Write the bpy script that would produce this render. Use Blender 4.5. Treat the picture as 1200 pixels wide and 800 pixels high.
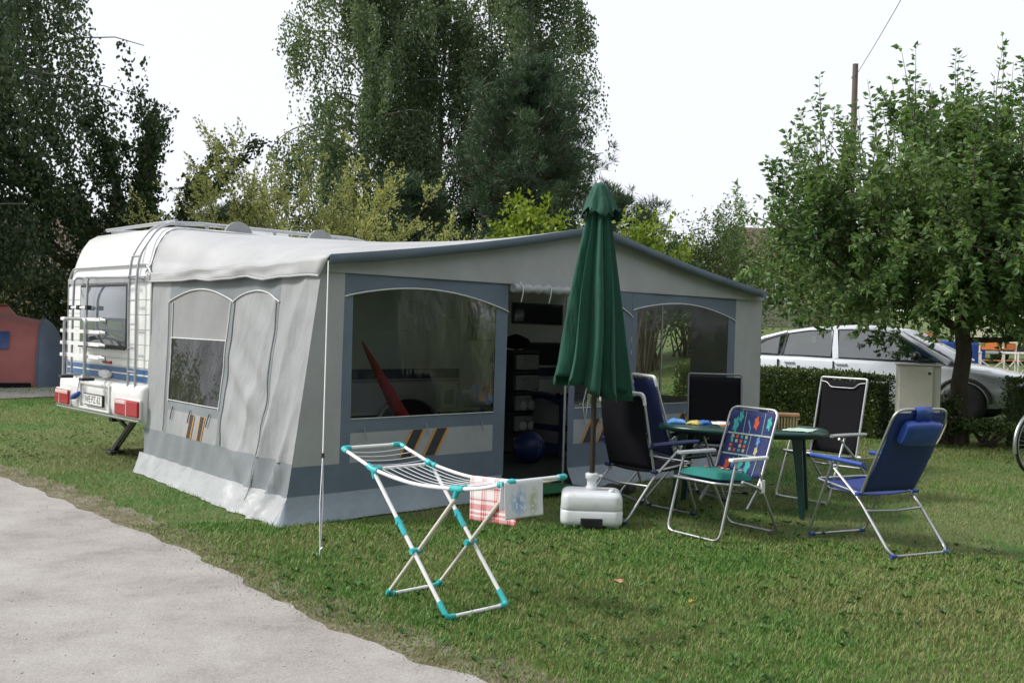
import bpy, bmesh, math, random
import numpy as np
from mathutils import Vector, Matrix

rnd = random.Random(7)
rng = np.random.default_rng(11)
R = math.radians
scene = bpy.context.scene
C = scene.collection
for o in list(bpy.data.objects):
    bpy.data.objects.remove(o)

# ------------------------------------------------------------------ camera
cam_d = bpy.data.cameras.new('camera')
cam = bpy.data.objects.new('camera', cam_d)
C.objects.link(cam)
cam_d.sensor_width = 36.0
cam_d.lens = 35.94
cam_d.clip_start = 0.05
cam_d.clip_end = 2000
cam.matrix_world = Matrix.Translation((0, 0, 1.522)) @ (Matrix.Rotation(math.pi / 2 - 0.0131, 4, 'X') @ Matrix.Rotation(0.0267, 4, 'Z'))
scene.camera = cam

# ------------------------------------------------------------------ sky, sun, exposure
SUN_AZ = Vector((-0.995, -0.06, 0)).normalized()
SUN_EL = R(43)
sun_vec = SUN_AZ * math.cos(SUN_EL) + Vector((0, 0, math.sin(SUN_EL)))
world = bpy.data.worlds.new('World')
scene.world = world
world.use_nodes = True
wn = world.node_tree
wn.nodes.clear()
w_out = wn.nodes.new('ShaderNodeOutputWorld')
w_bg = wn.nodes.new('ShaderNodeBackground')
w_sky = wn.nodes.new('ShaderNodeTexSky')
w_sky.sky_type = 'NISHITA'
w_sky.sun_disc = False
w_sky.sun_elevation = SUN_EL
w_sky.sun_rotation = math.atan2(SUN_AZ.x, SUN_AZ.y)
w_sky.air_density = 1.0
w_sky.dust_density = 6.0
w_mix = wn.nodes.new('ShaderNodeMixRGB')
w_mix.inputs[0].default_value = 0.93
w_mix.inputs[2].default_value = (4.45, 4.56, 4.85, 1)
wn.links.new(w_sky.outputs[0], w_mix.inputs[1])
wn.links.new(w_mix.outputs[0], w_bg.inputs[0])
w_bg.inputs[1].default_value = 0.1
wn.links.new(w_bg.outputs[0], w_out.inputs[0])

sun_d = bpy.data.lights.new('sun', 'SUN')
sun_d.energy = 1.5
sun_d.angle = R(10)
sun_d.color = (1.0, 0.965, 0.9)
sun = bpy.data.objects.new('sun', sun_d)
C.objects.link(sun)
sun.rotation_euler = sun_vec.to_track_quat('Z', 'Y').to_euler()
sun.location = (0, 0, 30)

scene.render.engine = 'CYCLES'
scene.view_settings.view_transform = 'Standard'
scene.view_settings.look = 'None'
scene.view_settings.gamma = 1.0
scene.view_settings.exposure = 1.2
scene.view_settings.use_curve_mapping = False
scene.cycles.transparent_max_bounces = 16
scene.cycles.max_bounces = 6

# ------------------------------------------------------------------ helpers
def tag(o, label=None, cat=None, group=None, kind=None):
    if label: o['label'] = label
    if cat: o['category'] = cat
    if group: o['group'] = group
    if kind: o['kind'] = kind
    return o

def empty(name, loc=(0, 0, 0), rz=0.0, label=None, cat=None, group=None):
    o = bpy.data.objects.new(name, None)
    C.objects.link(o)
    o.location = loc
    o.rotation_euler = (0, 0, rz)
    o.empty_display_size = 0.1
    return tag(o, label, cat, group)

def fillet(pts, r, n=4):
    """round the inner corners of a polyline"""
    pts = [Vector(p) for p in pts]
    out = [pts[0]]
    for i in range(1, len(pts) - 1):
        a, b, c = pts[i - 1], pts[i], pts[i + 1]
        d1, d2 = (a - b), (c - b)
        rr = min(r, d1.length * 0.45, d2.length * 0.45)
        p1, p2 = b + d1.normalized() * rr, b + d2.normalized() * rr
        for k in range(n + 1):
            t = k / n
            out.append(p1 * (1 - t) ** 2 + b * 2 * t * (1 - t) + p2 * t * t)
    out.append(pts[-1])
    return out

class MB:
    def __init__(self):
        self.v, self.f, self.m, self.s = [], [], [], []
    def add(self, verts, faces, mi=0, smooth=False):
        k = len(self.v)
        self.v += [tuple(p) for p in verts]
        self.f += [tuple(i + k for i in f) for f in faces]
        self.m += [mi] * len(faces)
        self.s += [smooth] * len(faces)
        return self
    def box(self, x0, x1, y0, y1, z0, z1, mi=0, M=None):
        vs = [Vector((x, y, z)) for x in (x0, x1) for y in (y0, y1) for z in (z0, z1)]
        if M is not None: vs = [M @ p for p in vs]
        return self.add(vs, [(0, 1, 3, 2), (4, 6, 7, 5), (0, 4, 5, 1), (2, 3, 7, 6), (0, 2, 6, 4), (1, 5, 7, 3)], mi)
    def bar(self, a, b, w, h, up=(0, 0, 1), mi=0):
        """rectangular bar from a to b"""
        a, b = Vector(a), Vector(b)
        d = (b - a)
        L = d.length
        d.normalize()
        u = Vector(up)
        x = d.cross(u)
        if x.length < 1e-4: x = d.cross(Vector((1, 0, 0)))
        x.normalize()
        u = x.cross(d)
        vs = []
        for t in (0, L):
            for sx in (-1, 1):
                for su in (-1, 1):
                    vs.append(a + d * t + x * sx * w / 2 + u * su * h / 2)
        return self.add(vs, [(0, 1, 3, 2), (4, 6, 7, 5), (0, 4, 5, 1), (2, 3, 7, 6), (0, 2, 6, 4), (1, 5, 7, 3)], mi)
    def tube(self, pts, r, seg=8, mi=0, caps=True, closed=False):
        pts = [Vector(p) for p in pts]
        n = len(pts)
        rs = r if isinstance(r, (list, tuple)) else [r] * n
        rings = []
        ref = None
        for i, p in enumerate(pts):
            if closed: t = pts[(i + 1) % n] - pts[i - 1]
            elif i == 0: t = pts[1] - pts[0]
            elif i == n - 1: t = pts[-1] - pts[-2]
            else: t = (pts[i + 1] - p).normalized() + (p - pts[i - 1]).normalized()
            if t.length < 1e-9: t = Vector((0, 0, 1))
            t.normalize()
            if ref is None:
                ref = Vector((0, 0, 1)) if abs(t.z) < 0.9 else Vector((1, 0, 0))
            x = ref - t * ref.dot(t)
            if x.length < 1e-5: x = t.orthogonal()
            x.normalize()
            ref = x
            y = t.cross(x)
            rings.append([p + (x * math.cos(2 * math.pi * k / seg) + y * math.sin(2 * math.pi * k / seg)) * rs[i] for k in range(seg)])
        vs = [q for ring in rings for q in ring]
        fs = []
        for i in range(n if closed else n - 1):
            j = (i + 1) % n
            for k in range(seg):
                k2 = (k + 1) % seg
                fs.append((i * seg + k, i * seg + k2, j * seg + k2, j * seg + k))
        self.add(vs, fs, mi, True)
        if caps and not closed:
            self.add(rings[0], [tuple(reversed(range(seg)))], mi)
            self.add(rings[-1], [tuple(range(seg))], mi)
        return self
    def grid(self, P, mi=0, smooth=True, flip=False):
        nu, nv = len(P), len(P[0])
        vs = [q for row in P for q in row]
        fs = []
        for i in range(nu - 1):
            for j in range(nv - 1):
                q = (i * nv + j, (i + 1) * nv + j, (i + 1) * nv + j + 1, i * nv + j + 1)
                fs.append(tuple(reversed(q)) if flip else q)
        return self.add(vs, fs, mi, smooth)
    def lathe(self, prof, seg=20, M=None, mi=0, smooth=True):
        vs, fs = [], []
        for (r, z) in prof:
            for k in range(seg):
                a = 2 * math.pi * k / seg
                p = Vector((r * math.cos(a), r * math.sin(a), z))
                vs.append(M @ p if M is not None else p)
        for i in range(len(prof) - 1):
            for k in range(seg):
                k2 = (k + 1) % seg
                fs.append((i * seg + k, i * seg + k2, (i + 1) * seg + k2, (i + 1) * seg + k))
        self.add(vs, fs, mi, smooth)
        self.add(vs[:seg], [tuple(reversed(range(seg)))], mi)
        self.add(vs[-seg:], [tuple(range(seg))], mi)
        return self
    def poly(self, pts, mi=0):
        return self.add(pts, [tuple(range(len(pts)))], mi)
    def prism(self, pts, d, mi=0):
        """closed polygon pts extruded by vector d"""
        d = Vector(d)
        n = len(pts)
        a = [Vector(p) for p in pts]
        vs = a + [p + d for p in a]
        fs = [tuple(reversed(range(n))), tuple(range(n, 2 * n))]
        for i in range(n):
            j = (i + 1) % n
            fs.append((i, j, n + j, n + i))
        return self.add(vs, fs, mi)
    def build(self, name, mats, parent=None, bevel=0, seg=2, solid=0, sub=0, recalc=True):
        me = bpy.data.meshes.new(name)
        me.from_pydata(self.v, [], self.f)
        if not isinstance(mats, (list, tuple)): mats = [mats]
        for m in mats: me.materials.append(m)
        me.polygons.foreach_set('material_index', self.m)
        me.polygons.foreach_set('use_smooth', self.s)
        if recalc:
            bm = bmesh.new()
            bm.from_mesh(me)
            bmesh.ops.recalc_face_normals(bm, faces=bm.faces)
            bm.to_mesh(me)
            bm.free()
        me.update()
        o = bpy.data.objects.new(name, me)
        C.objects.link(o)
        o.parent = parent
        if solid:
            md = o.modifiers.new('solid', 'SOLIDIFY'); md.thickness = solid; md.offset = 0
        if bevel:
            md = o.modifiers.new('bevel', 'BEVEL'); md.width = bevel; md.segments = seg; md.limit_method = 'ANGLE'; md.angle_limit = R(40)
        if sub:
            md = o.modifiers.new('sub', 'SUBSURF'); md.levels = sub; md.render_levels = sub
        return o

def np_mesh(name, verts, faces_idx, nper, mat, parent=None, smooth=False):
    """fast mesh from numpy: faces all with nper corners"""
    me = bpy.data.meshes.new(name)
    nv, nf = len(verts), len(faces_idx)
    me.vertices.add(nv)
    me.vertices.foreach_set('co', np.ascontiguousarray(verts, dtype=np.float32).ravel())
    me.loops.add(nf * nper)
    me.loops.foreach_set('vertex_index', np.ascontiguousarray(faces_idx, dtype=np.int32).ravel())
    me.polygons.add(nf)
    me.polygons.foreach_set('loop_start', np.arange(0, nf * nper, nper, dtype=np.int32))
    if smooth: me.polygons.foreach_set('use_smooth', np.ones(nf, dtype=bool))
    me.materials.append(mat)
    me.update(calc_edges=True)
    o = bpy.data.objects.new(name, me)
    C.objects.link(o)
    o.parent = parent
    return o

def copy_tree(o, parent=None):
    c = o.copy()
    C.objects.link(c)
    c.parent = parent
    for ch in list(o.children): copy_tree(ch, c)
    return c

def text_mesh(name, body, size, mat, parent, M, extrude=0.001, spacing=1.0):
    cu = bpy.data.curves.new(name, 'FONT')
    cu.body = body
    cu.size = size
    cu.extrude = extrude
    cu.align_x = 'CENTER'
    cu.align_y = 'CENTER'
    cu.space_character = spacing
    t = bpy.data.objects.new(name + '_tmp', cu)
    C.objects.link(t)
    bpy.context.view_layer.update()
    me = bpy.data.meshes.new_from_object(t.evaluated_get(bpy.context.evaluated_depsgraph_get()))
    bpy.data.objects.remove(t)
    me.transform(M)
    me.materials.clear()
    me.materials.append(mat)
    me.name = name
    o = bpy.data.objects.new(name, me)
    C.objects.link(o)
    o.parent = parent
    return o

def sines(n, seed, lo, hi):
    r = np.random.default_rng(seed)
    k = np.exp(r.uniform(np.log(lo), np.log(hi), n))
    a = r.uniform(0, 2 * np.pi, n)
    return k * np.cos(a), k * np.sin(a), r.uniform(0, 6.28, n), 1.0 / k
def wob(S, x, y):
    kx, ky, ph, am = S
    return float(np.sum(am * np.sin(kx * x + ky * y + ph)) / np.sum(am))

# ------------------------------------------------------------------ materials
MATS = {}
def nmat(name):
    m = bpy.data.materials.new(name)
    m.use_nodes = True
    m.node_tree.nodes.clear()
    MATS[name] = m
    nt = m.node_tree
    out = nt.nodes.new('ShaderNodeOutputMaterial')
    return m, nt, out
def ramp(nt, fac, stops):
    r = nt.nodes.new('ShaderNodeValToRGB')
    el = r.color_ramp.elements
    while len(el) < len(stops): el.new(0.5)
    for e, (p, c) in zip(el, stops):
        e.position = p
        e.color = (*c, 1)
    nt.links.new(fac, r.inputs[0])
    return r.outputs[0]
def noise(nt, scale, detail=4, rough=0.55, vec=None, coord='Object', stretch=None):
    t = nt.nodes.new('ShaderNodeTexNoise')
    t.inputs['Scale'].default_value = scale
    t.inputs['Detail'].default_value = detail
    t.inputs['Roughness'].default_value = rough
    if vec is None:
        tc = nt.nodes.new('ShaderNodeTexCoord')
        vec = tc.outputs[coord]
    if stretch:
        mp = nt.nodes.new('ShaderNodeMapping')
        mp.inputs['Scale'].default_value = stretch
        nt.links.new(vec, mp.inputs[0])
        vec = mp.outputs[0]
    nt.links.new(vec, t.inputs['Vector'])
    return t.outputs['Fac']
def bump(nt, h, strength, dist, normal=None):
    b = nt.nodes.new('ShaderNodeBump')
    b.inputs['Strength'].default_value = strength
    b.inputs['Distance'].default_value = dist
    nt.links.new(h, b.inputs['Height'])
    if normal is not None: nt.links.new(normal, b.inputs['Normal'])
    return b.outputs[0]
def simple(name, col, rough=0.5, var=0.12, scale=6, metallic=0.0, bmp=0.0, bscale=60, spec=0.5, coat=0.0, dirt=None, stretch=None, translucent=0.0):
    m, nt, out = nmat(name)
    p = nt.nodes.new('ShaderNodeBsdfPrincipled')
    n = noise(nt, scale, 5, stretch=stretch)
    lo = tuple(max(0, c * (1 - var)) for c in col)
    hi = tuple(min(1, c * (1 + var)) for c in col)
    col_o = ramp(nt, n, [(0.3, lo), (0.7, hi)])
    if dirt:
        n2 = noise(nt, dirt[1], 6, 0.65)
        mx = nt.nodes.new('ShaderNodeMixRGB')
        mp = nt.nodes.new('ShaderNodeMapRange')
        mp.inputs['From Min'].default_value = 0.52
        mp.inputs['From Max'].default_value = 0.78
        mp.inputs['To Max'].default_value = dirt[2]
        nt.links.new(n2, mp.inputs[0])
        nt.links.new(mp.outputs[0], mx.inputs[0])
        nt.links.new(col_o, mx.inputs[1])
        mx.inputs[2].default_value = (*dirt[0], 1)
        col_o = mx.outputs[0]
    nt.links.new(col_o, p.inputs['Base Color'])
    p.inputs['Roughness'].default_value = rough
    p.inputs['Metallic'].default_value = metallic
    p.inputs['Specular IOR Level'].default_value = spec
    p.inputs['Coat Weight'].default_value = coat
    if bmp:
        nb = noise(nt, bscale, 4, stretch=stretch)
        nt.links.new(bump(nt, nb, bmp, 0.01), p.inputs['Normal'])
    if translucent:
        tl = nt.nodes.new('ShaderNodeBsdfTranslucent')
        nt.links.new(col_o, tl.inputs[0])
        ms = nt.nodes.new('ShaderNodeMixShader')
        ms.inputs[0].default_value = translucent
        nt.links.new(p.outputs[0], ms.inputs[1])
        nt.links.new(tl.outputs[0], ms.inputs[2])
        nt.links.new(ms.outputs[0], out.inputs[0])
    else:
        nt.links.new(p.outputs[0], out.inputs[0])
    return m
def leaf_mat(name, dark, mid, light, trans=0.35, rough=0.45, patch=0.5):
    m, nt, out = nmat(name)
    g = nt.nodes.new('ShaderNodeNewGeometry')
    n = noise(nt, patch, 2, vec=g.outputs['Position'])
    ad = nt.nodes.new('ShaderNodeMath'); ad.operation = 'MULTIPLY_ADD'
    nt.links.new(g.outputs['Random Per Island'], ad.inputs[0]); ad.inputs[1].default_value = 0.55
    nt.links.new(n, ad.inputs[2])
    col = ramp(nt, ad.outputs[0], [(0.35, dark), (0.75, mid), (1.05 if False else 1.0, light)])
    p = nt.nodes.new('ShaderNodeBsdfPrincipled')
    p.inputs['Roughness'].default_value = rough
    p.inputs['Specular IOR Level'].default_value = 0.35
    nt.links.new(col, p.inputs['Base Color'])
    tl = nt.nodes.new('ShaderNodeBsdfTranslucent')
    br = nt.nodes.new('ShaderNodeMixRGB'); br.blend_type = 'MULTIPLY'; br.inputs[0].default_value = 1
    nt.links.new(col, br.inputs[1]); br.inputs[2].default_value = (1.0, 1.0, 0.55, 1)
    nt.links.new(br.outputs[0], tl.inputs[0])
    ms = nt.nodes.new('ShaderNodeMixShader'); ms.inputs[0].default_value = trans
    nt.links.new(p.outputs[0], ms.inputs[1]); nt.links.new(tl.outputs[0], ms.inputs[2])
    nt.links.new(ms.outputs[0], out.inputs[0])
    return m
def cloth(name, col, var=0.07, wr=0.35, wscale=5, rough=0.75, trans=0.0, stretch=None, dirt=0.25, sheen=0.3):
    """tent cloth: faint weave, soft creases as fine relief, weathering blotches"""
    m, nt, out = nmat(name)
    p = nt.nodes.new('ShaderNodeBsdfPrincipled')
    n = noise(nt, 1.7, 6, 0.62)
    lo = tuple(c * (1 - var * 2) for c in col); hi = tuple(min(1, c * (1 + var)) for c in col)
    co = ramp(nt, n, [(0.32, lo), (0.66, hi)])
    n2 = noise(nt, 9, 6, 0.7)
    mx = nt.nodes.new('ShaderNodeMixRGB'); mx.blend_type = 'MULTIPLY'
    mp = nt.nodes.new('ShaderNodeMapRange'); mp.inputs['From Min'].default_value = 0.55; mp.inputs['From Max'].default_value = 0.8; mp.inputs['To Max'].default_value = dirt
    nt.links.new(n2, mp.inputs[0]); nt.links.new(mp.outputs[0], mx.inputs[0])
    nt.links.new(co, mx.inputs[1]); mx.inputs[2].default_value = (0.62, 0.6, 0.55, 1)
    nt.links.new(mx.outputs[0], p.inputs['Base Color'])
    p.inputs['Roughness'].default_value = rough
    p.inputs['Specular IOR Level'].default_value = 0.35
    p.inputs['Sheen Weight'].default_value = sheen * 0.3
    nb = noise(nt, wscale, 3, 0.5, stretch=stretch)
    b1 = bump(nt, nb, wr, 0.06)
    nb2 = noise(nt, 350, 2, 0.5)
    nt.links.new(bump(nt, nb2, 0.12, 0.004, b1), p.inputs['Normal'])
    if trans:
        tl = nt.nodes.new('ShaderNodeBsdfTranslucent')
        nt.links.new(mx.outputs[0], tl.inputs[0])
        ms = nt.nodes.new('ShaderNodeMixShader'); ms.inputs[0].default_value = trans
        nt.links.new(p.outputs[0], ms.inputs[1]); nt.links.new(tl.outputs[0], ms.inputs[2])
        nt.links.new(ms.outputs[0], out.inputs[0])
    else:
        nt.links.new(p.outputs[0], out.inputs[0])
    return m
def film(name, tint, clear=0.85, rough=0.06, wr=0.5, wscale=6, stretch=(1, 1, 1), spec_boost=1.0):
    """thin clear plastic or glass: see-through sheet with a wavy gloss"""
    m, nt, out = nmat(name)
    tr = nt.nodes.new('ShaderNodeBsdfTransparent'); tr.inputs[0].default_value = (*tint, 1)
    gl = nt.nodes.new('ShaderNodeBsdfGlossy'); gl.inputs['Roughness'].default_value = rough
    gl.inputs[0].default_value = (1, 1, 1, 1)
    n = noise(nt, wscale, 4, 0.6, stretch=stretch)
    b = bump(nt, n, wr, 0.05)
    nt.links.new(b, gl.inputs['Normal'])
    fr = nt.nodes.new('ShaderNodeFresnel'); fr.inputs[0].default_value = 1.45
    nt.links.new(b, fr.inputs['Normal'])
    mu = nt.nodes.new('ShaderNodeMath'); mu.operation = 'MULTIPLY_ADD'; mu.use_clamp = True
    nt.links.new(fr.outputs[0], mu.inputs[0]); mu.inputs[1].default_value = spec_boost; mu.inputs[2].default_value = 1 - clear
    ms = nt.nodes.new('ShaderNodeMixShader')
    nt.links.new(mu.outputs[0], ms.inputs[0])
    nt.links.new(tr.outputs[0], ms.inputs[1]); nt.links.new(gl.outputs[0], ms.inputs[2])
    nt.links.new(ms.outputs[0], out.inputs[0])
    return m

M = {}
M['white_gel'] = simple('caravan_white', (0.78, 0.79, 0.78), 0.28, 0.05, 2.5, coat=0.3, dirt=((0.5, 0.49, 0.44), 5, 0.35))
M['bumper_white'] = simple('bumper_white', (0.74, 0.75, 0.74), 0.32, 0.05, 3, dirt=((0.45, 0.44, 0.4), 8, 0.4))
M['cream_wall'] = simple('caravan_cream', (0.60, 0.61, 0.58), 0.4, 0.06, 3, dirt=((0.4, 0.39, 0.34), 6, 0.3))
M['blue_stripe'] = simple('blue_stripe', (0.045, 0.13, 0.29), 0.3, 0.1, 5)
M['navy_stripe'] = simple('navy_stripe', (0.02, 0.035, 0.075), 0.35, 0.1, 5)
M['alu'] = simple('aluminium', (0.50, 0.51, 0.53), 0.34, 0.08, 12, metallic=0.85, bmp=0.08, bscale=90)
M['alu_dull'] = simple('dull_aluminium', (0.5, 0.51, 0.53), 0.45, 0.1, 12, metallic=0.7)
M['white_plastic'] = simple('white_plastic', (0.78, 0.79, 0.8), 0.35, 0.06, 7, dirt=((0.5, 0.49, 0.45), 12, 0.4))
M['tank_white'] = simple('tank_white', (0.72, 0.75, 0.78), 0.4, 0.05, 5, dirt=((0.42, 0.42, 0.36), 9, 0.45))
M['black_plastic'] = simple('black_plastic', (0.02, 0.021, 0.024), 0.45, 0.2, 10)
M['dark_gap'] = simple('dark_recess', (0.03, 0.03, 0.03), 0.7, 0.2, 10)
M['dark_glass'] = simple('dark_glass', (0.02, 0.022, 0.025), 0.05, 0.1, 3, spec=0.8)
M['red_lens'] = simple('red_lens', (0.36, 0.005, 0.012), 0.15, 0.15, 30, bmp=0.1, bscale=120, coat=0.2)
M['pale_lens'] = simple('pale_lens', (0.75, 0.55, 0.52), 0.12, 0.1, 30, coat=0.6)
M['grey_trim'] = simple('grey_trim', (0.32, 0.33, 0.33), 0.45, 0.1, 8)
M['plate_white'] = simple('plate_white', (0.75, 0.76, 0.74), 0.35, 0.05, 20)
M['black_paint'] = simple('black_paint', (0.015, 0.015, 0.018), 0.4, 0.2, 10)
M['steel_dark'] = simple('dark_steel', (0.06, 0.06, 0.065), 0.5, 0.25, 14, metallic=0.4)
M['cl_light'] = cloth('tent_light_grey', (0.36, 0.375, 0.39), wr=0.22, wscale=4)
M['cl_side'] = cloth('tent_side_grey', (0.315, 0.327, 0.338), wr=0.30, wscale=6, stretch=(1, 1.8, .6))
M['cl_front'] = cloth('tent_gable_grey', (0.395, 0.405, 0.415), wr=0.16, wscale=3)
M['cl_blue'] = cloth('tent_blue_grey', (0.14, 0.18, 0.235), wr=0.14, wscale=4)
M['cl_band'] = cloth('tent_band_grey', (0.20, 0.225, 0.24), wr=0.22, wscale=4)
M['cl_blind'] = cloth('tent_blind_grey', (0.27, 0.275, 0.28), wr=0.1, wscale=3)
M['cl_roof'] = cloth('tent_roof_white', (0.42, 0.43, 0.44), wr=0.28, wscale=2.2, rough=0.5, dirt=0.15)
M['cl_skirt'] = cloth('tent_skirt_grey', (0.39, 0.41, 0.42), wr=0.4, wscale=6, rough=0.4, dirt=0.5)
M['cl_skirt_b'] = cloth('tent_skirt_blue', (0.26, 0.31, 0.35), wr=0.35, wscale=6, rough=0.45, dirt=0.5)
M['piping'] = simple('piping_white', (0.72, 0.73, 0.72), 0.5, 0.08, 20)
M['str_orange'] = simple('stripe_orange', (0.55, 0.28, 0.06), 0.7, 0.12, 20)
M['str_dark'] = simple('stripe_charcoal', (0.035, 0.038, 0.045), 0.7, 0.12, 20)
M['film'] = film('clear_tent_film', (0.88, 0.90, 0.89), 0.992, 0.08, 0.14, 3.0, (1, 1, 0.45), 0.4)
M['film_side'] = film('creased_tent_film', (0.34, 0.37, 0.40), 0.97, 0.10, 0.45, 4, (1, 1, 0.5), 0.9)
M['glass'] = film('window_glass', (0.5, 0.55, 0.56), 0.9, 0.02, 0.02, 2, (1, 1, 1), 1.2)
M['mirror_glass'] = simple('caravan_window_glass', (0.12, 0.14, 0.16), 0.04, 0.2, 2, spec=1.0, coat=1.0)
M['um_green'] = cloth('parasol_green', (0.010, 0.078, 0.050), var=0.16, wr=0.55, wscale=9, stretch=(1, 1, 0.22), dirt=0.15)
M['um_pole'] = simple('parasol_pole', (0.03, 0.022, 0.016), 0.5, 0.2, 20)
M['teal'] = simple('teal_plastic', (0.03, 0.42, 0.44), 0.35, 0.08, 20)
M['rack_white'] = simple('rack_white', (0.78, 0.78, 0.8), 0.3, 0.04, 20)
M['rack_cream'] = simple('rack_cream', (0.66, 0.63, 0.56), 0.35, 0.05, 20)
M['line'] = simple('line_white', (0.72, 0.74, 0.76), 0.5, 0.05, 20)
M['table_green'] = simple('table_green', (0.006, 0.042, 0.036), 0.3, 0.15, 8, dirt=((0.08, 0.11, 0.1), 9, 0.35))
M['navy'] = simple('navy_fabric', (0.012, 0.022, 0.10), 0.6, 0.15, 40, bmp=0.3, bscale=300)
M['blue_fab'] = simple('blue_fabric', (0.018, 0.042, 0.20), 0.6, 0.15, 40, bmp=0.3, bscale=300)
M['blue_plas'] = simple('blue_plastic', (0.03, 0.075, 0.33), 0.35, 0.1, 20)
M['black_fab'] = simple('black_mesh', (0.006, 0.006, 0.009), 0.85, 0.2, 60, bmp=0.3, bscale=400, spec=0.2)
M['teal_cush'] = simple('teal_cushion', (0.006, 0.15, 0.13), 0.8, 0.15, 14, bmp=0.4, bscale=30)
# ------------------------------------------------------------------ the ground
def sstep(a, b, x):
    t = np.clip((x - a) / (b - a), 0, 1)
    return t * t * (3 - 2 * t)
def gz(x, y):
    """lawn level: flat round the pitch, rising gently beyond the hedge on the right"""
    x = np.asarray(x, float); y = np.asarray(y, float)
    z = 0.042 * np.maximum(0, y - 12.5) * sstep(-1.0, 5.0, x - 0.10 * (y - 12.5) + 0.0) * (1 - sstep(90, 200, y) * 0.3)
    return z
def gzf(x, y): return float(gz(x, y))

EDGE = [(-16, 22.5), (-12.5, 18.3), (-8.6, 13.9), (-6.6, 11.6), (-4.8, 9.64), (-3.36, 8.12), (-2.25, 6.83), (-1.42, 5.79), (-0.8, 5.03), (-0.43, 4.65), (-0.11, 4.36), (0.5, 3.75), (1.6, 2.6), (3.2, 0.8), (5, -1.5), (8, -5)]
def resample(pl, step):
    pl = np.array(pl, float)
    seg = np.linalg.norm(np.diff(pl, axis=0), axis=1)
    s = np.concatenate([[0], np.cumsum(seg)])
    t = np.arange(0, s[-1], step)
    return np.stack([np.interp(t, s, pl[:, i]) for i in range(2)], 1)
edge_pts = resample(EDGE, 0.06)
SE1, SE2 = sines(9, 3, 0.8, 5), sines(9, 4, 8, 40)
edge_off = np.array([0.13 * wob(SE1, p[0], p[1]) + 0.05 * wob(SE2, p[0], p[1]) for p in edge_pts])
tang = np.gradient(edge_pts, axis=0); tang /= np.linalg.norm(tang, axis=1)[:, None]
nrm = np.stack([tang[:, 1], -tang[:, 0]], 1)          # to the lower left, on the path side
nrm *= np.sign((nrm @ np.array([-1, -1])))[:, None]
edge_pts = edge_pts + nrm * edge_off[:, None]
def path_dist(x, y):
    """signed distance to the path edge: > 0 on the path"""
    P = np.stack([x, y], 1)
    out = np.empty(len(P))
    for i in range(0, len(P), 20000):
        q = P[i:i + 20000]
        d = ((q[:, None, :] - edge_pts[None, ::3, :]) ** 2).sum(2)
        k = d.argmin(1) * 3
        out[i:i + 20000] = ((q - edge_pts[k]) * nrm[k]).sum(1)
    return out

def lawn_material(name, blade=False):
    m, nt, out = nmat(name)
    g = nt.nodes.new('ShaderNodeNewGeometry')
    pos = g.outputs['Position']
    n1 = noise(nt, 0.55, 5, 0.6, vec=pos)
    n2 = noise(nt, 3.2, 4, 0.6, vec=pos)
    ad = nt.nodes.new('ShaderNodeMath'); ad.operation = 'MULTIPLY_ADD'
    nt.links.new(n2, ad.inputs[0]); ad.inputs[1].default_value = 0.45; nt.links.new(n1, ad.inputs[2])
    p = nt.nodes.new('ShaderNodeBsdfPrincipled')
    if blade:
        a2 = nt.nodes.new('ShaderNodeMath'); a2.operation = 'MULTIPLY_ADD'
        nt.links.new(g.outputs['Random Per Island'], a2.inputs[0]); a2.inputs[1].default_value = 0.42; nt.links.new(ad.outputs[0], a2.inputs[2])
        col = ramp(nt, a2.outputs[0], [(0.5, (0.054, 0.158, 0.020)), (0.8, (0.098, 0.228, 0.034)), (0.96, (0.142, 0.262, 0.052)), (1.0, (0.25, 0.275, 0.10))])
        at = nt.nodes.new('ShaderNodeAttribute'); at.attribute_name = 'dry'
        mx = nt.nodes.new('ShaderNodeMixRGB'); nt.links.new(at.outputs['Fac'], mx.inputs[0])
        nt.links.new(col, mx.inputs[1]); mx.inputs[2].default_value = (0.30, 0.25, 0.125, 1)
        p.inputs['Roughness'].default_value = 0.5
        p.inputs['Specular IOR Level'].default_value = 0.3
        nt.links.new(mx.outputs[0], p.inputs['Base Color'])
        tl = nt.nodes.new('ShaderNodeBsdfTranslucent'); nt.links.new(mx.outputs[0], tl.inputs[0])
        ms = nt.nodes.new('ShaderNodeMixShader'); ms.inputs[0].default_value = 0.3
        nt.links.new(p.outputs[0], ms.inputs[1]); nt.links.new(tl.outputs[0], ms.inputs[2])
        nt.links.new(ms.outputs[0], out.inputs[0])
    else:
        n3 = noise(nt, 45, 5, 0.7, vec=pos)
        a2 = nt.nodes.new('ShaderNodeMath'); a2.operation = 'MULTIPLY_ADD'
        nt.links.new(n3, a2.inputs[0]); a2.inputs[1].default_value = 0.5; nt.links.new(ad.outputs[0], a2.inputs[2])
        col = ramp(nt, a2.outputs[0], [(0.55, (0.030, 0.078, 0.013)), (0.85, (0.072, 0.15, 0.026)), (1.0, (0.12, 0.145, 0.045))])
        nt.links.new(col, p.inputs['Base Color'])
        p.inputs['Roughness'].default_value = 0.9
        nt.links.new(bump(nt, n3, 0.8, 0.03), p.inputs['Normal'])
        nt.links.new(p.outputs[0], out.inputs[0])
    return m
M['lawn'] = lawn_material('lawn_soil')
M['blade'] = lawn_material('grass_blade', True)

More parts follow.
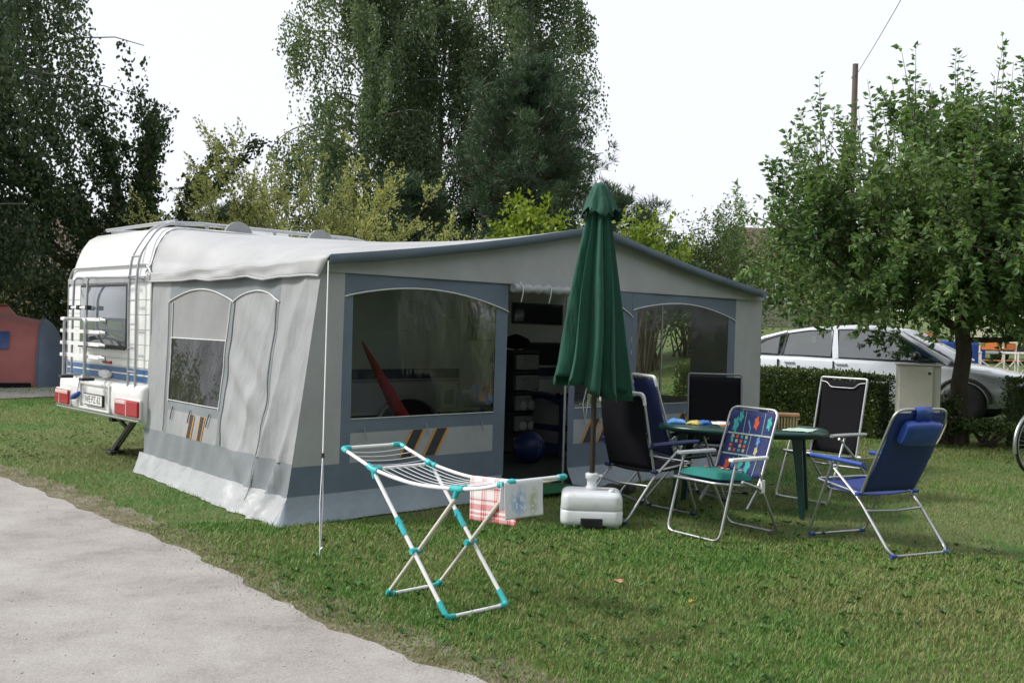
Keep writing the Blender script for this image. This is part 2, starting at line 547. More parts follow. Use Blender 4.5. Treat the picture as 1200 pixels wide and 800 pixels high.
xs = np.concatenate([np.linspace(-400, -40, 14), np.linspace(-36, 44, 81), np.linspace(50, 400, 14)])
ys = np.concatenate([np.linspace(-60, -8, 6), np.linspace(-6, 60, 67), np.linspace(64, 200, 24), np.linspace(230, 700, 8)])
X, Y = np.meshgrid(xs, ys, indexing='ij')
Z = gz(X, Y) - 0.012
gv = np.stack([X, Y, Z], 2).reshape(-1, 3)
nx, ny = len(xs), len(ys)
ii, jj = np.meshgrid(np.arange(nx - 1), np.arange(ny - 1), indexing='ij')
a = (ii * ny + jj).ravel()
gf = np.stack([a, a + ny, a + ny + 1, a + 1], 1)
ground = np_mesh('ground', gv, gf, 4, M['lawn'], smooth=True)
tag(ground, kind='structure')

# gravel track: pale compacted chippings
m, nt, out = nmat('pale_gravel')
g = nt.nodes.new('ShaderNodeNewGeometry'); pos = g.outputs['Position']
n1 = noise(nt, 1.4, 9, 0.72, vec=pos); n2 = noise(nt, 60, 4, 0.7, vec=pos); n3 = noise(nt, 190, 3, 0.7, vec=pos)
ad = nt.nodes.new('ShaderNodeMath'); ad.operation = 'MULTIPLY_ADD'
nt.links.new(n2, ad.inputs[0]); ad.inputs[1].default_value = 0.55; nt.links.new(n1, ad.inputs[2])
col = ramp(nt, ad.outputs[0], [(0.5, (0.19, 0.172, 0.155)), (0.70, (0.325, 0.305, 0.288)), (0.98, (0.44, 0.425, 0.41))])
sp = ramp(nt, n3, [(0.30, (0.42, 0.41, 0.39)), (0.46, (1, 1, 1))])
mu = nt.nodes.new('ShaderNodeMixRGB'); mu.blend_type = 'MULTIPLY'; mu.inputs[0].default_value = 1
nt.links.new(col, mu.inputs[1]); nt.links.new(sp, mu.inputs[2])
p = nt.nodes.new('ShaderNodeBsdfPrincipled'); p.inputs['Roughness'].default_value = 0.9
nt.links.new(mu.outputs[0], p.inputs['Base Color'])
b1 = bump(nt, n2, 0.35, 0.02); nt.links.new(bump(nt, n3, 0.5, 0.006, b1), p.inputs['Normal'])
nt.links.new(p.outputs[0], out.inputs[0])
M['gravel'] = m
M['pebble'] = simple('pebble', (0.46, 0.445, 0.43), 0.85, 0.3, 60)

def strip(name, edge, normal, widths):
    rows = []
    for w in widths:
        q = edge + normal * w
        rows.append([(float(a), float(b), 0.004 + gzf(a, b)) for a, b in q])
    mb = MB(); mb.grid(rows)
    return tag(mb.build(name, M['gravel']), kind='structure')
# trodden verge: thatch, dust and straw between lawn and track
m, nt, out = nmat('trodden_verge')
g = nt.nodes.new('ShaderNodeNewGeometry'); pos = g.outputs['Position']
n1 = noise(nt, 5, 6, 0.7, vec=pos); n2 = noise(nt, 90, 4, 0.7, vec=pos)
ad = nt.nodes.new('ShaderNodeMath'); ad.operation = 'MULTIPLY_ADD'
nt.links.new(n2, ad.inputs[0]); ad.inputs[1].default_value = 0.6; nt.links.new(n1, ad.inputs[2])
col = ramp(nt, ad.outputs[0], [(0.5, (0.055, 0.065, 0.025)), (0.72, (0.14, 0.12, 0.065)), (0.92, (0.26, 0.235, 0.185))])
p = nt.nodes.new('ShaderNodeBsdfPrincipled'); p.inputs['Roughness'].default_value = 0.95
nt.links.new(col, p.inputs['Base Color']); nt.links.new(bump(nt, n2, 0.7, 0.02), p.inputs['Normal'])
nt.links.new(p.outputs[0], out.inputs[0]); M['verge'] = m
rows = []
for w_ in (-0.34, -0.2, -0.1, 0.06):
    q = edge_pts + nrm * (w_ + (0.10 * np.array([wob(SE2, a_ * .6, b_ * .6) for a_, b_ in edge_pts]) if w_ < -.15 else 0 * edge_off))[:, None]
    rows.append([(float(a_), float(b_), (-0.004 if w_ < .05 else 0.0) + gzf(a_, b_)) for a_, b_ in q])
mb = MB(); mb.grid(rows); tag(mb.build('path_verge', M['verge']), kind='structure')
strip('gravel_path', edge_pts, nrm, [-0.02, 0.3, 0.8, 1.5, 2.4, 3.4, 4.2])
e2 = resample([(-20, 3.0), (-13.5, 12.2), (-9.22, 18.45), (-8.56, 19.41), (-5, 24.5), (0, 31)], 0.12)
e2 = e2 + np.stack([0.1 * np.array([wob(SE1, q[0] * 1.3, q[1]) for q in e2])] * 2, 1)
t2 = np.gradient(e2, axis=0); t2 /= np.linalg.norm(t2, axis=1)[:, None]
n2_ = np.stack([-t2[:, 1], t2[:, 0]], 1)
strip('far_gravel_path', e2, n2_, [0, 0.7, 1.4, 2.0, 2.5])

# loose stones on the near track
ns = 3600
k = rng.integers(0, len(edge_pts), ns * 3)
w = rng.random(ns * 3) ** 1.2 * 3.4 + 0.02
P = edge_pts[k] + nrm[k] * w[:, None] + rng.normal(0, 0.05, (ns * 3, 2))
keep = (P[:, 1] > 2.5) & (P[:, 1] < 11)
P = P[keep][:ns]
sz = 0.0018 + 0.0055 * rng.random(len(P)) ** 4
oct_ = np.array([(1, 0, 0), (0, 1, 0), (-1, 0, 0), (0, -1, 0), (0, 0, .7), (0, 0, -.7)], float)
of = np.array([(0, 1, 4), (1, 2, 4), (2, 3, 4), (3, 0, 4), (1, 0, 5), (2, 1, 5), (3, 2, 5), (0, 3, 5)])
V = oct_[None] * sz[:, None, None] * rng.uniform(0.6, 1.3, (len(P), 6, 1))
V[:, :, 0] += P[:, 0:1]; V[:, :, 1] += P[:, 1:2]; V[:, :, 2] += 0.004 + sz[:, None] * 0.35
F = of[None] + (np.arange(len(P)) * 6)[:, None, None]
tag(np_mesh('gravel', V.reshape(-1, 3), F.reshape(-1, 3), 3, M['pebble']), 'small loose stones scattered over the pale track', 'gravel', kind='stuff')

# ------------------------------------------------------------------ awning / caravan frame of reference
AX, AY, TH = -1.4873, 7.8942, 0.7508
EX = np.array([math.cos(TH), math.sin(TH)]); EY = np.array([-math.sin(TH), math.cos(TH)])
def to_sd(x, y):
    q = np.stack([x - AX, y - AY], 1)
    return q @ EX, q @ EY
def to_w(s, d, z=0.0):
    q = np.array([AX, AY]) + EX * s + EY * d
    return Vector((q[0], q[1], z))

# ------------------------------------------------------------------ grass
def grass(n, r0, r1, power, near):
    u = rng.random(n)
    r = (r0 ** power + u * (r1 ** power - r0 ** power)) ** (1 / power)
    a = rng.uniform(-0.66, 0.66, n)
    x, y = r * np.sin(a), r * np.cos(a)
    pd = path_dist(x, y)
    s, d = to_sd(x, y)
    patch = np.array([0.0])
    keep = (rng.random(n) < np.clip(0.5 - pd / 0.16, 0, 1) ** 1.5 + 0.05 * np.clip(1 - pd / .35, 0, 1)) & ~((s > -0.2) & (s < 6.05) & (d > 0.06) & (d < 3.3)) & ~((d > 3.2) & (d < 5.2) & (s > 0.6) & (s < 6))
    d2 = ((np.stack([x, y], 1)[:, None] - e2[None, ::4]) ** 2).sum(2) if n < 1 else None
    x, y, pd, r = x[keep], y[keep], pd[keep], r[keep]
    n = len(x)
    z = gz(x, y) - 0.008
    az = rng.uniform(0, 2 * np.pi, n)
    kx, ky, ph, am = sines(10, 21, 1.2, 7)
    clump = (np.sin(np.outer(x, kx) + np.outer(y, ky) + ph) * am).sum(1) / am.sum()
    hgt = rng.uniform(0.013, 0.031, n) * (1 + 0.7 * clump) * np.clip(0.8 - pd * 1.2, 0.35, 1.15)
    long_ = rng.random(n) < 0.008
    hgt = np.where(long_, hgt * 1.9, hgt)
    lean = rng.uniform(0.25, 1.3, n) * hgt
    wd = (0.0010 + 0.00030 * r) * rng.uniform(0.7, 1.3, n)
    ca, sa = np.cos(az), np.sin(az)
    dx, dy = ca * lean, sa * lean
    wx, wy = -sa * wd, ca * wd
    tip = np.stack([x + dx, y + dy, z + hgt], 1)
    b0 = np.stack([x - wx, y - wy, z], 1); b1 = np.stack([x + wx, y + wy, z], 1)
    kx, ky, ph, am = sines(10, 31, 0.35, 3.0)
    dry = (np.sin(np.outer(x, kx) + np.outer(y, ky) + ph) * am).sum(1) / am.sum()
    spot = np.exp(-(((x - 2.0) / 1.0) ** 2 + ((y - 5.9) / 0.75) ** 2)) * 0.45 + np.exp(-(((x - 3.2) / 1.0) ** 2 + ((y - 5.3) / 0.6) ** 2)) * 0.3
    dryf = np.clip(-0.10 + 0.8 * (dry - 0.05) + spot + np.clip(0.75 + pd * 2.2, 0, 0.95), 0.02, 0.95) * rng.uniform(0.15, 1.0, n)
    if near:
        m0 = np.stack([x + dx * .38 - wx * .8, y + dy * .38 - wy * .8, z + hgt * .62], 1)
        m1 = np.stack([x + dx * .38 + wx * .8, y + dy * .38 + wy * .8, z + hgt * .62], 1)
        V = np.stack([b0, b1, m0, m1, tip], 1)
        F = np.array([(0, 1, 3), (0, 3, 2), (2, 3, 4)])
        k = 5
    else:
        V = np.stack([b0, b1, tip], 1)
        F = np.array([(0, 1, 2)])
        k = 3
    F = F[None] + (np.arange(n) * k)[:, None, None]
    return V.reshape(-1, 3), F.reshape(-1, 3), np.repeat(dryf, k)
V1, F1, D1 = grass(262000, 2.8, 8.0, 1.35, True)
V2, F2, D2 = grass(410000, 8.0, 30.0, 1.1, False)
go = np_mesh('grass', np.concatenate([V1, V2]), np.concatenate([F1, F2 + len(V1)]), 3, M['blade'])
at = go.data.attributes.new('dry', 'FLOAT', 'POINT')
at.data.foreach_set('value', np.concatenate([D1, D2]).astype(np.float32))
tag(go, 'short mown green lawn with dry straw patches', 'grass', kind='stuff')

# low broad-leaved weeds and clover scattered through the lawn
nw = 2600
r_ = rng.uniform(3.2 ** 1.3, 15 ** 1.3, nw) ** (1 / 1.3); a_ = rng.uniform(-.6, .6, nw)
wx_, wy_ = r_ * np.sin(a_), r_ * np.cos(a_)
kx, ky, ph, am = sines(10, 41, .5, 4)
cl_ = (np.sin(np.outer(wx_, kx) + np.outer(wy_, ky) + ph) * am).sum(1) / am.sum()
s_, d_ = to_sd(wx_, wy_)
ok = (path_dist(wx_, wy_) < -.08) & (cl_ > .02) & ~((s_ > -.3) & (d_ > -.1) & (d_ < 5.3))
wx_, wy_ = wx_[ok], wy_[ok]
V, F = [], []
for x_, y_ in zip(wx_, wy_):
    z_ = gzf(x_, y_)
    for q in range(rnd.randint(4, 7)):
        t_ = rnd.uniform(0, 6.28); L_ = rnd.uniform(.018, .04); h_ = rnd.uniform(.012, .034); w_ = L_ * .38
        c_, sn = math.cos(t_), math.sin(t_)
        k_ = len(V)
        V += [(x_, y_, z_ + .006), (x_ + c_ * L_ * .55 - sn * w_, y_ + sn * L_ * .55 + c_ * w_, z_ + h_), (x_ + c_ * L_, y_ + sn * L_, z_ + h_ * .9), (x_ + c_ * L_ * .55 + sn * w_, y_ + sn * L_ * .55 - c_ * w_, z_ + h_)]
        F.append((k_, k_ + 1, k_ + 2, k_ + 3))
M['weed'] = leaf_mat('weed_leaf', (0.03, 0.085, 0.018), (0.055, 0.14, 0.03), (0.10, 0.20, 0.05), .25, .45, 2)
tag(np_mesh('lawn_weeds', np.array(V), np.array(F), 4, M['weed']), 'low broad-leaved weeds and clover growing through the lawn', 'weeds', kind='stuff')

# a few fallen leaves on the lawn
M['leaf_pink'] = simple('fallen_leaf_pale', (0.5, 0.28, 0.2), 0.7, 0.2, 30)
M['leaf_yel'] = simple('fallen_leaf_yellow', (0.5, 0.36, 0.05), 0.7, 0.2, 30)
for i, (x, y, mm, lab) in enumerate([(0.66, 6.05, 'leaf_pink', 'pale curled fallen leaf on the lawn'), (1.02, 5.62, 'leaf_yel', 'small yellow fallen leaf on the lawn')]):
    mb = MB(); L = 0.05 if i == 0 else 0.04
    P = []
    for u in np.linspace(-1, 1, 7):
        hw = 0.5 * (1 - u * u) ** 0.8 + 0.02
        P.append([(u * L * 0.7, v * hw * L * 0.8, 0.030 + 0.012 * abs(v) + 0.014 * u * u) for v in (-1, -.5, 0, .5, 1)])
    mb.grid(P)
    o = mb.build('fallen_leaf', M[mm], solid=0.001)
    o.location = (x, y, 0); o.rotation_euler = (0.2, 0.1, 0.6 + i)
    tag(o, lab, 'leaf')
# ------------------------------------------------------------------ caravan (local axes: s along, d across, z up)
D0, D1c = 3.06, 5.31
cv = empty('caravan', (AX, AY, 0), TH, 'white touring caravan with ladder, bicycle rack and red tail lights on its rear', 'caravan')
def cv_top(s):
    e = 0.55
    q = min(s, 6.0 - s)
    if q < e: return 1.96 + 0.51 * (1 - (1 - max(0, q) / e) ** 6)
    return 2.47
def section(s, n=7, grow=0.0):
    zt = cv_top(s) + grow; zb = 0.46
    r = 0.2
    a, b = D0 - grow, D1c + grow
    pts = [(a, zb), (a, 0.9), (a, 1.4), (a, zt - r)]
    for k in range(1, n + 1):
        t = k / n * math.pi / 2
        pts.append((a + r - r * math.cos(t), zt - r + r * math.sin(t)))
    for k in range(0, n + 1):
        t = k / n * math.pi / 2
        pts.append((b - r + r * math.sin(t), zt - r + r * math.cos(t)))
    pts += [(b, 1.4), (b, 0.9), (b, zb)]
    return [(s, d, z) for d, z in pts]
ss = [0, .006, .015, .03, .05, .075, .1, .16, .24, .34, .46, .62, 1.2, 2, 3, 4, 5, 5.38, 5.6, 5.75, 5.88, 5.96, 6.0]
mb = MB(); mb.grid([section(s) for s in ss])
mb.poly([Vector(p) for p in section(0)]); mb.poly([Vector(p) for p in section(6.0)])
mb.grid([[(s, d, 0.46) for d in (D0, D1c)] for s in (0, 6)])
body = mb.build('body', M['white_gel'], cv)
# edge trim bead round the rear contour
mb = MB(); mb.tube([Vector((-0.004, d, z)) for s, d, z in section(0.02)], 0.012, 6); mb.build('edge_trim', M['alu_dull'], body)

def rear_box(name, d0, d1, z0, z1, t, mat, parent=None, bevel=0.004, s=0.0):
    mb = MB(); mb.box(s - t, s - 0.001, d0, d1, z0, z1)
    return mb.build(name, mat, parent or cv, bevel=bevel)
rear_box('trim_band', D0 + .01, D1c - .01, 1.885, 1.945, 0.022, M['alu_dull'])
# ribbed wall sheets each side of the window and below it
for (d0, d1) in ((D0 + .02, 3.56), (4.93, D1c - .02)):
    for k in range(5):
        z0 = 1.10 + k * 0.152
        rear_box('wall_sheet', d0, d1, z0, z0 + 0.146, 0.010, M['white_gel'], body, 0.004)
rear_box('wall_sheet', D0 + .02, D1c - .02, 1.02, 1.094, 0.010, M['white_gel'], body, 0.004)
rear_box('blue_band', D0 + .015, D1c - .015, 0.955, 1.005, 0.012, M['blue_stripe'], body, 0.002)
rear_box('white_band', D0 + .015, D1c - .015, 0.938, 0.953, 0.012, M['white_gel'], body, 0.002)
rear_box('blue_band', D0 + .015, D1c - .015, 0.875, 0.936, 0.012, M['blue_stripe'], body, 0.002)
# rear window: black rubber frame and bulging dark acrylic pane
rear_box('wall_gap', 3.57, 4.92, 1.10, 1.885, 0.006, M['white_gel'], body, 0.002)
win = rear_box('rear_window', 3.60, 4.90, 1.20, 1.875, 0.028, M['black_plastic'], cv, 0.01)
mb = MB(); P = []
for i in range(13):
    row = []
    for j in range(9):
        u, v = i / 12, j / 8
        bulge = 0.028 * (1 - (2 * u - 1) ** 4) * (1 - (2 * v - 1) ** 4)
        row.append((-0.030 - bulge, 3.63 + u * 1.24, 1.23 + v * 0.615))
    P.append(row)
mb.grid(P); mb.build('pane', M['mirror_glass'], win)
mb = MB(); mb.box(-.05, -.03, 3.62, 4.88, 1.185, 1.205); mb.build('sill', M['black_plastic'], win, bevel=.004)
# bumper moulding
mb = MB(); P = []
prof = [(0.0, 0.86), (-0.07, 0.85), (-0.10, 0.81), (-0.105, 0.74), (-0.105, 0.60), (-0.09, 0.53), (-0.05, 0.475), (0.05, 0.455)]
ds = [D0 - .02, D0 - .012, D0 + .03, D0 + .1, 3.8, 4.6, D1c - .1, D1c - .03, D1c + .012, D1c + .02]
for i, d in enumerate(ds):
    k = [0.15, .6, .9, 1, 1, 1, 1, .9, .6, .15][i]
    P.append([(s * k if s < 0 else s, d, z) for s, z in prof])
mb.grid(P); bump_o = mb.build('bumper', M['bumper_white'], cv)
for (d0, d1, z0, z1, t) in ((3.80, 4.60, .79, .815, .016), (3.80, 4.60, .525, .55, .016), (3.785, 3.815, .525, .815, .018), (4.585, 4.615, .525, .815, .018)):
    mb = MB(); mb.box(-.105 - t, -.10, d0, d1, z0, z1); mb.build('recess_rib', M['bumper_white'], bump_o, bevel=.005)
mb = MB(); mb.box(-.119, -.1, D0 - .012, D1c + .012, .495, .51); mb.build('rubbing_strip', M['grey_trim'], bump_o, bevel=.004)
# tail lights: red lens with a pale upper strip
for (d0, d1) in ((D0 - .018, D0 + .56), (D1c - .40, D1c + .025)):
    mb = MB(); mb.box(-.135, -.09, d0, d1, .535, .70); tl = mb.build('tail_light', M['red_lens'], cv, bevel=.018, seg=3)
    near = d0 < 4
    mb = MB(); mb.box(-.139, -.12, d0 + (.30 if near else .02), d1 - .03, .652, .693); mb.build('clear_lens', M['pale_lens'], tl, bevel=.006)
    mb = MB(); mb.box(-.138, -.12, d0 + .27, d0 + .285, .54, .695); mb.build('lens_divider', M['pale_lens'], tl, bevel=.003)
    mb = MB(); mb.box(-.115, -.09, d0 - .008, d1 + .012, .522, .712); mb.build('lamp_surround', M['bumper_white'], tl, bevel=.01)
# number plate
mb = MB(); mb.box(-.128, -.108, 3.94, 4.46, .575, .70); pl = mb.build('number_plate', M['black_plastic'], cv, bevel=.004)
mb = MB(); mb.box(-.131, -.127, 3.952, 4.448, .586, .69); mb.build('plate_face', M['plate_white'], pl)
Mt = Matrix(((0, 0, -1, -.1315), (-1, 0, 0, 4.20), (0, 1, 0, .6385), (0, 0, 0, 1)))
text_mesh('plate_lettering', 'WE·PZ 62', .108, M['black_paint'], pl, Mt @ Matrix.Scale(0.92, 4, (1, 0, 0)), .0006)
# blue plug holder hanging on the bumper and grey stay
mb = MB(); mb.tube([(-.13, 4.58, .69), (-.15, 4.66, .65), (-.15, 4.78, .62)], [.02, .035, .015], 8); mb.tube([(-.12, 4.60, .86), (-.13, 4.62, .75), (-.135, 4.63, .68)], .004, 5)
mb.build('blue_plug', M['blue_plas'], cv)
# small high red lamp and round vent on the wall
mb = MB(); mb.box(-.03, -.008, 4.0, 4.22, 1.03, 1.06); mb.build('marker_lamp', M['red_lens'], cv, bevel=.006)
mb = MB(); mb.lathe([(.0, 0), (.09, 0), (.1, .015), (.095, .05), (.06, .06), (0.01, .062)], 18, Matrix.Translation((-.005, 4.12, .92)) @ Matrix.Rotation(-math.pi / 2, 4, 'Y') @ Matrix.Scale(1.5, 4, (0, 1, 0)) @ Matrix.Scale(.45, 4, (1, 0, 0))); mb.build('outlet_cover', M['white_gel'], cv)
# ladder: two tubes up the rear wall and over the roof, five rungs
lad = MB(); lad.v = lad.v
rails = []
for d in (3.24, 3.42):
    pts = fillet([(-.075, d, .78), (-.085, d, 1.9), (-.06, d, 2.16), (.16, d, 2.50), (.62, d, 2.525)], .28, 7)
    mb = MB(); mb.tube(pts, .0145, 9); rails.append(mb)
ladder = rails[0].build('ladder', M['alu'], cv)
rails[1].build('ladder_rail', M['alu'], ladder)
for z in (.98, 1.22, 1.46, 1.70, 1.94, 2.14):
    s = -.078 if z < 2 else -.062
    mb = MB(); mb.tube([(s, 3.24, z), (s, 3.42, z)], .010, 7); mb.build('ladder_rung', M['alu'], ladder)
for d in (3.24, 3.42):
    for z in (.80, 1.915):
        mb = MB(); mb.tube([(-.08, d, z), (.0, d, z)], .012, 7); mb.build('ladder_bracket', M['alu'], ladder)
# roof rails on four feet, with grey half-round end plates on the awning side
for d, s1 in ((3.33, 2.85), (5.0, 2.6)):
    mb = MB(); mb.tube(fillet([(.35, d, 2.50), (.62, d, 2.525), (s1 - .3, d, 2.52), (s1, d, 2.46)], .2, 5), .022, 9); rr = mb.build('roof_rail', M['alu'], cv)
    for s in (.7, 1.5, 2.3):
        mb = MB(); mb.tube([(s, d, 2.45), (s, d, 2.52)], .018, 7); mb.build('rail_foot', M['alu_dull'], rr)
for s in (1.02, 2.04):
    mb = MB()
    pts = [(s + .17 * math.cos(t), 3.24, 2.42 + .16 * math.sin(t)) for t in np.linspace(0, math.pi, 15)]
    mb.prism(pts, (0, .03, 0)); mb.build('rail_end_plate', M['grey_trim'], cv, bevel=.006)
mb = MB(); mb.tube([(.32, 3.24, 2.525), (.32, 5.06, 2.52)], .020, 9); mb.build('cross_bar', M['alu'], cv)
mb = MB(); mb.box(1.35, 1.85, 3.6, 4.1, 2.45, 2.54); mb.build('roof_hatch', M['white_plastic'], cv, bevel=.03, seg=3)
# bicycle rack: two bent tubes on the wall, folded U frame and four channel rails
rk = MB()
tubes = []
for d in (4.46, 4.86):
    mb = MB(); mb.tube(fillet([(-.0, d, 1.95), (-.11, d, 1.95), (-.12, d, 1.5), (-.12, d, .9), (-.06, d, .86)], .09, 5), .014, 9); tubes.append(mb)
rack = tubes[0].build('bicycle_rack', M['alu'], cv)
tubes[1].build('upright_tube', M['alu'], rack)
mb = MB(); mb.tube([(-.115, 3.36, 1.93), (-.115, 4.5, 1.945)], .013, 8); mb.build('top_tube', M['alu'], rack)
mb = MB(); mb.tube([(-.12, 4.38, 1.62), (-.12, 4.95, 1.62)], .016, 8); mb.build('clamp_bar', M['white_plastic'], rack)
for d in (4.40, 4.66, 4.92):
    mb = MB(); mb.box(-.15, -.10, d - .03, d + .03, 1.595, 1.645); mb.build('clamp_block', M['black_plastic'], rack, bevel=.006)
mb = MB(); mb.tube(fillet([(-.29, 4.02, .87), (-.29, 4.02, 1.50), (-.29, 4.62, 1.50), (-.29, 4.62, .87)], .07, 5), .017, 9); mb.build('folding_frame', M['alu'], rack)
for d in (4.02, 4.62):
    mb = MB(); mb.tube([(-.29, d, .885), (-.11, d, .885)], .015, 8); mb.build('frame_arm', M['alu'], rack)
    mb = MB(); mb.box(-.33, -.20, d - .05, d + .05, .855, .885); mb.build('frame_shoe', M['black_plastic'], rack, bevel=.006)
for z in (1.485, 1.355, 1.225, 1.095):
    mb = MB()
    pr = [(-.27, z + .028), (-.265, z + .028), (-.262, z + .006), (-.208, z + .006), (-.205, z + .028), (-.20, z + .028), (-.20, z - .006), (-.27, z - .006)]
    mb.prism([(s, 3.70, zz) for s, zz in pr], (0, 1.10, 0)); rl = mb.build('channel_rail', M['white_plastic'], rack)
    mb = MB(); mb.tube(fillet([(-.235, 3.70, z + .03), (-.235, 3.62, z + .025), (-.235, 3.60, z - .03), (-.235, 3.70, z - .02)], .03, 4), .006, 6); mb.build('tie_strap', M['black_plastic'], rack)
    mb = MB(); mb.lathe([(.0, 0), (.022, 0), (.024, .01), (.018, .05), (0.002, .06)], 8, Matrix.Translation((-.235, 4.79, z + .01)) @ Matrix.Rotation(-math.pi / 2, 4, 'X')); mb.build('rail_cap', M['white_plastic'], rack)
# corner steady: folded-down steel leg
mb = MB(); mb.bar((.25, 3.95, .46), (.28, 4.60, .05), .055, .05); mb.bar((.25, 4.62, .47), (.26, 4.18, .30), .035, .035); st = mb.build('corner_steady', M['steel_dark'], cv, bevel=.004)
mb = MB(); mb.bar((.245, 4.02, .415), (.272, 4.50, .113), .02, .058); mb.build('steady_slot', M['alu_dull'], st)
mb = MB(); mb.box(.2, .36, 4.52, 4.68, .0, .035); mb.build('steady_foot', M['steel_dark'], st, bevel=.008)
# chassis
mb = MB(); mb.box(.3, 5.8, 3.5, 3.6, .34, .46); mb.box(.3, 5.8, 4.75, 4.85, .34, .46); mb.tube([(3.17, 3.2, .31), (3.17, 5.15, .31)], .04, 8); mb.build('chassis', M['steel_dark'], cv)
for d0 in (3.10, 5.07):
    Mw = Matrix.Translation((3.17, d0, .31)) @ Matrix.Rotation(-math.pi / 2, 4, 'X')
    mb = MB(); mb.lathe([(.17, 0.02), (.2, 0), (.28, 0), (.31, .03), (.31, .14), (.28, .17), (.17, .17)], 24, Mw); wh = mb.build('wheel', M['black_plastic'], cv)
    mb = MB(); mb.lathe([(.0, .03), (.05, .0), (.17, .02), (.185, .05)], 20, Mw); mb.build('rim', M['alu_dull'], wh)
# awning side of the caravan: windows, stripe, wheel arch and door, seen through the tent
def side_box(name, s0, s1, z0, z1, t, mat, parent=cv, bevel=.004):
    mb = MB(); mb.box(s0, s1, D0 - t, D0 - .001, z0, z1)
    return mb.build(name, mat, parent, bevel=bevel)
side_box('wall_skin', .2, 5.9, .50, 2.2, .006, M['cream_wall'], body, 0)
side_box('blue_band', .15, 5.92, .88, 1.0, .012, M['navy_stripe'], body, .002)
side_box('grey_band', .15, 5.92, .84, .872, .012, M['grey_trim'], body, .002)
for k, z in enumerate((1.10, 1.28, 1.46, 1.64, 1.82)):
    side_box('wall_groove', .2, 5.9, z, z + .012, .010, M['cream_wall'], body, .002)
for (s0, s1, z0, z1) in ((4.86, 5.82, 1.58, 1.86), (4.93, 5.85, 1.03, 1.34), (.7, 1.75, 1.12, 1.72)):
    w = side_box('side_window', s0, s1, z0, z1, .022, M['black_plastic'], cv, .012)
    mb = MB(); mb.box(s0 + .035, s1 - .035, D0 - .034, D0 - .02, z0 + .03, z1 - .03); mb.build('pane', M['dark_glass'], w, bevel=.01)
dr = side_box('entrance_door', 3.98, 4.62, .5, 2.12, .02, M['cream_wall'], cv, .012)
mb = MB(); mb.box(4.1, 4.5, D0 - .032, D0 - .018, 1.35, 1.85); mb.build('door_window', M['dark_glass'], dr, bevel=.01)
mb = MB(); mb.box(4.5, 4.57, D0 - .05, D0 - .018, 1.05, 1.15); mb.build('door_handle', M['black_plastic'], dr, bevel=.006)
mb = MB()
pts = [Vector((3.18 + .44 * math.cos(t), D0 - .04, .36 + .30 * math.sin(t))) for t in np.linspace(0, math.pi, 17)]
mb.tube(pts, .025, 8); mb.build('wheel_arch', M['cream_wall'], cv)
mb = MB(); mb.prism([(3.18 + .41 * math.cos(t), D0 - .02, .36 + .27 * math.sin(t)) for t in np.linspace(0, math.pi, 15)], (0, .018, 0)); mb.build('wheel_well', M['dark_gap'], cv)
svc = side_box('service_flap', 3.70, 3.94, .50, .80, .02, M['white_plastic'], cv, .012)
mb = MB(); mb.box(3.75, 3.89, D0 - .028, D0 - .018, .56, .74); mb.build('flap_panel', M['grey_trim'], svc, bevel=.008)
# ------------------------------------------------------------------ awning tent on the caravan
W, HB = 6.04, 3.06
aw = empty('awning', (AX, AY, 0), TH, 'large grey awning tent with white roof and clear windows fixed to the caravan', 'awning')
SW = sines(14, 5, 2.0, 16)
SW2 = sines(10, 6, 3.0, 9)
def Fm(s, z, off=0.0):
    """front wall: splayed at the left corner, bulging softly"""
    sp = 0.28 * (1 - z / 1.9) * max(0.0, 1 - s / 0.24) if s < 0.24 else 0.0
    b = 0.022 * wob(SW, s * 1.0, z * 0.6)
    fl = 0.11 * max(0.0, 1 - z / 0.2) ** 1.3 + (0.014 * math.sin(s * 9) + .02 * wob(SW2, s * 2, z)) * max(0, 1 - z / .25)
    return Vector((s - sp, b - off - fl, z))
def Gm(d, z, off=0.0):
    """left side wall: leaning outwards at the foot, creased towards the front corner"""
    sp = (0.28 - 0.24 * d / 3.06) * (1 - z / 1.9)
    k = max(0.0, 1 - d / 1.4)
    wr = 0.060 * k * (1 - 1.6 * abs(math.sin(d * 8.5 + z * 2.6 + .4 * math.sin(z * 3))) ** .8) * min(1, d * 5) * (.6 + .4 * math.sin(z * 2.3 + 1)) + 0.018 * wob(SW, d * 1.4, z) + 0.010 * wob(SW2, d * 3 + z * 2.0, z * .7)
    wr += 0.020 * max(0, 1 - abs(d - .95) / .55) * (math.sin(z * 12 - d * 10) + .6 * math.sin(z * 21 - d * 14 + 1)) * (.5 + .5 * math.sin(z * 2.1))
    wr += 0.008 * max(0, 1 - z / .9) * math.sin(d * 21 + z * 9)
    fl = (0.11 - .05 * d / 3.06) * max(0.0, 1 - z / 0.2) ** 1.2 + (.025 * wob(SW2, d * 4, z * 2)) * max(0, 1 - z / .3)
    edge = min(1.0, d / .15)
    return Vector((-sp - off - fl - wr * edge, d, z))
def sheet(name, a0, a1, zlo, zhi, mat, mp, parent=aw, na=12, nz=14, off=0.0, solid=0.0):
    lo = zlo if callable(zlo) else (lambda a: zlo)
    hi = zhi if callable(zhi) else (lambda a: zhi)
    P = []
    for i in range(na + 1):
        a = a0 + (a1 - a0) * i / na
        l, h = lo(a), hi(a)
        P.append([mp(a, l + (h - l) * j / nz, off) for j in range(nz + 1)])
    mb = MB(); mb.grid(P)
    return mb.build(name, mat, parent, solid=solid)
def cord(name, pts, r, mat, parent):
    mb = MB(); mb.tube(pts, r, 6); return mb.build(name, mat, parent)

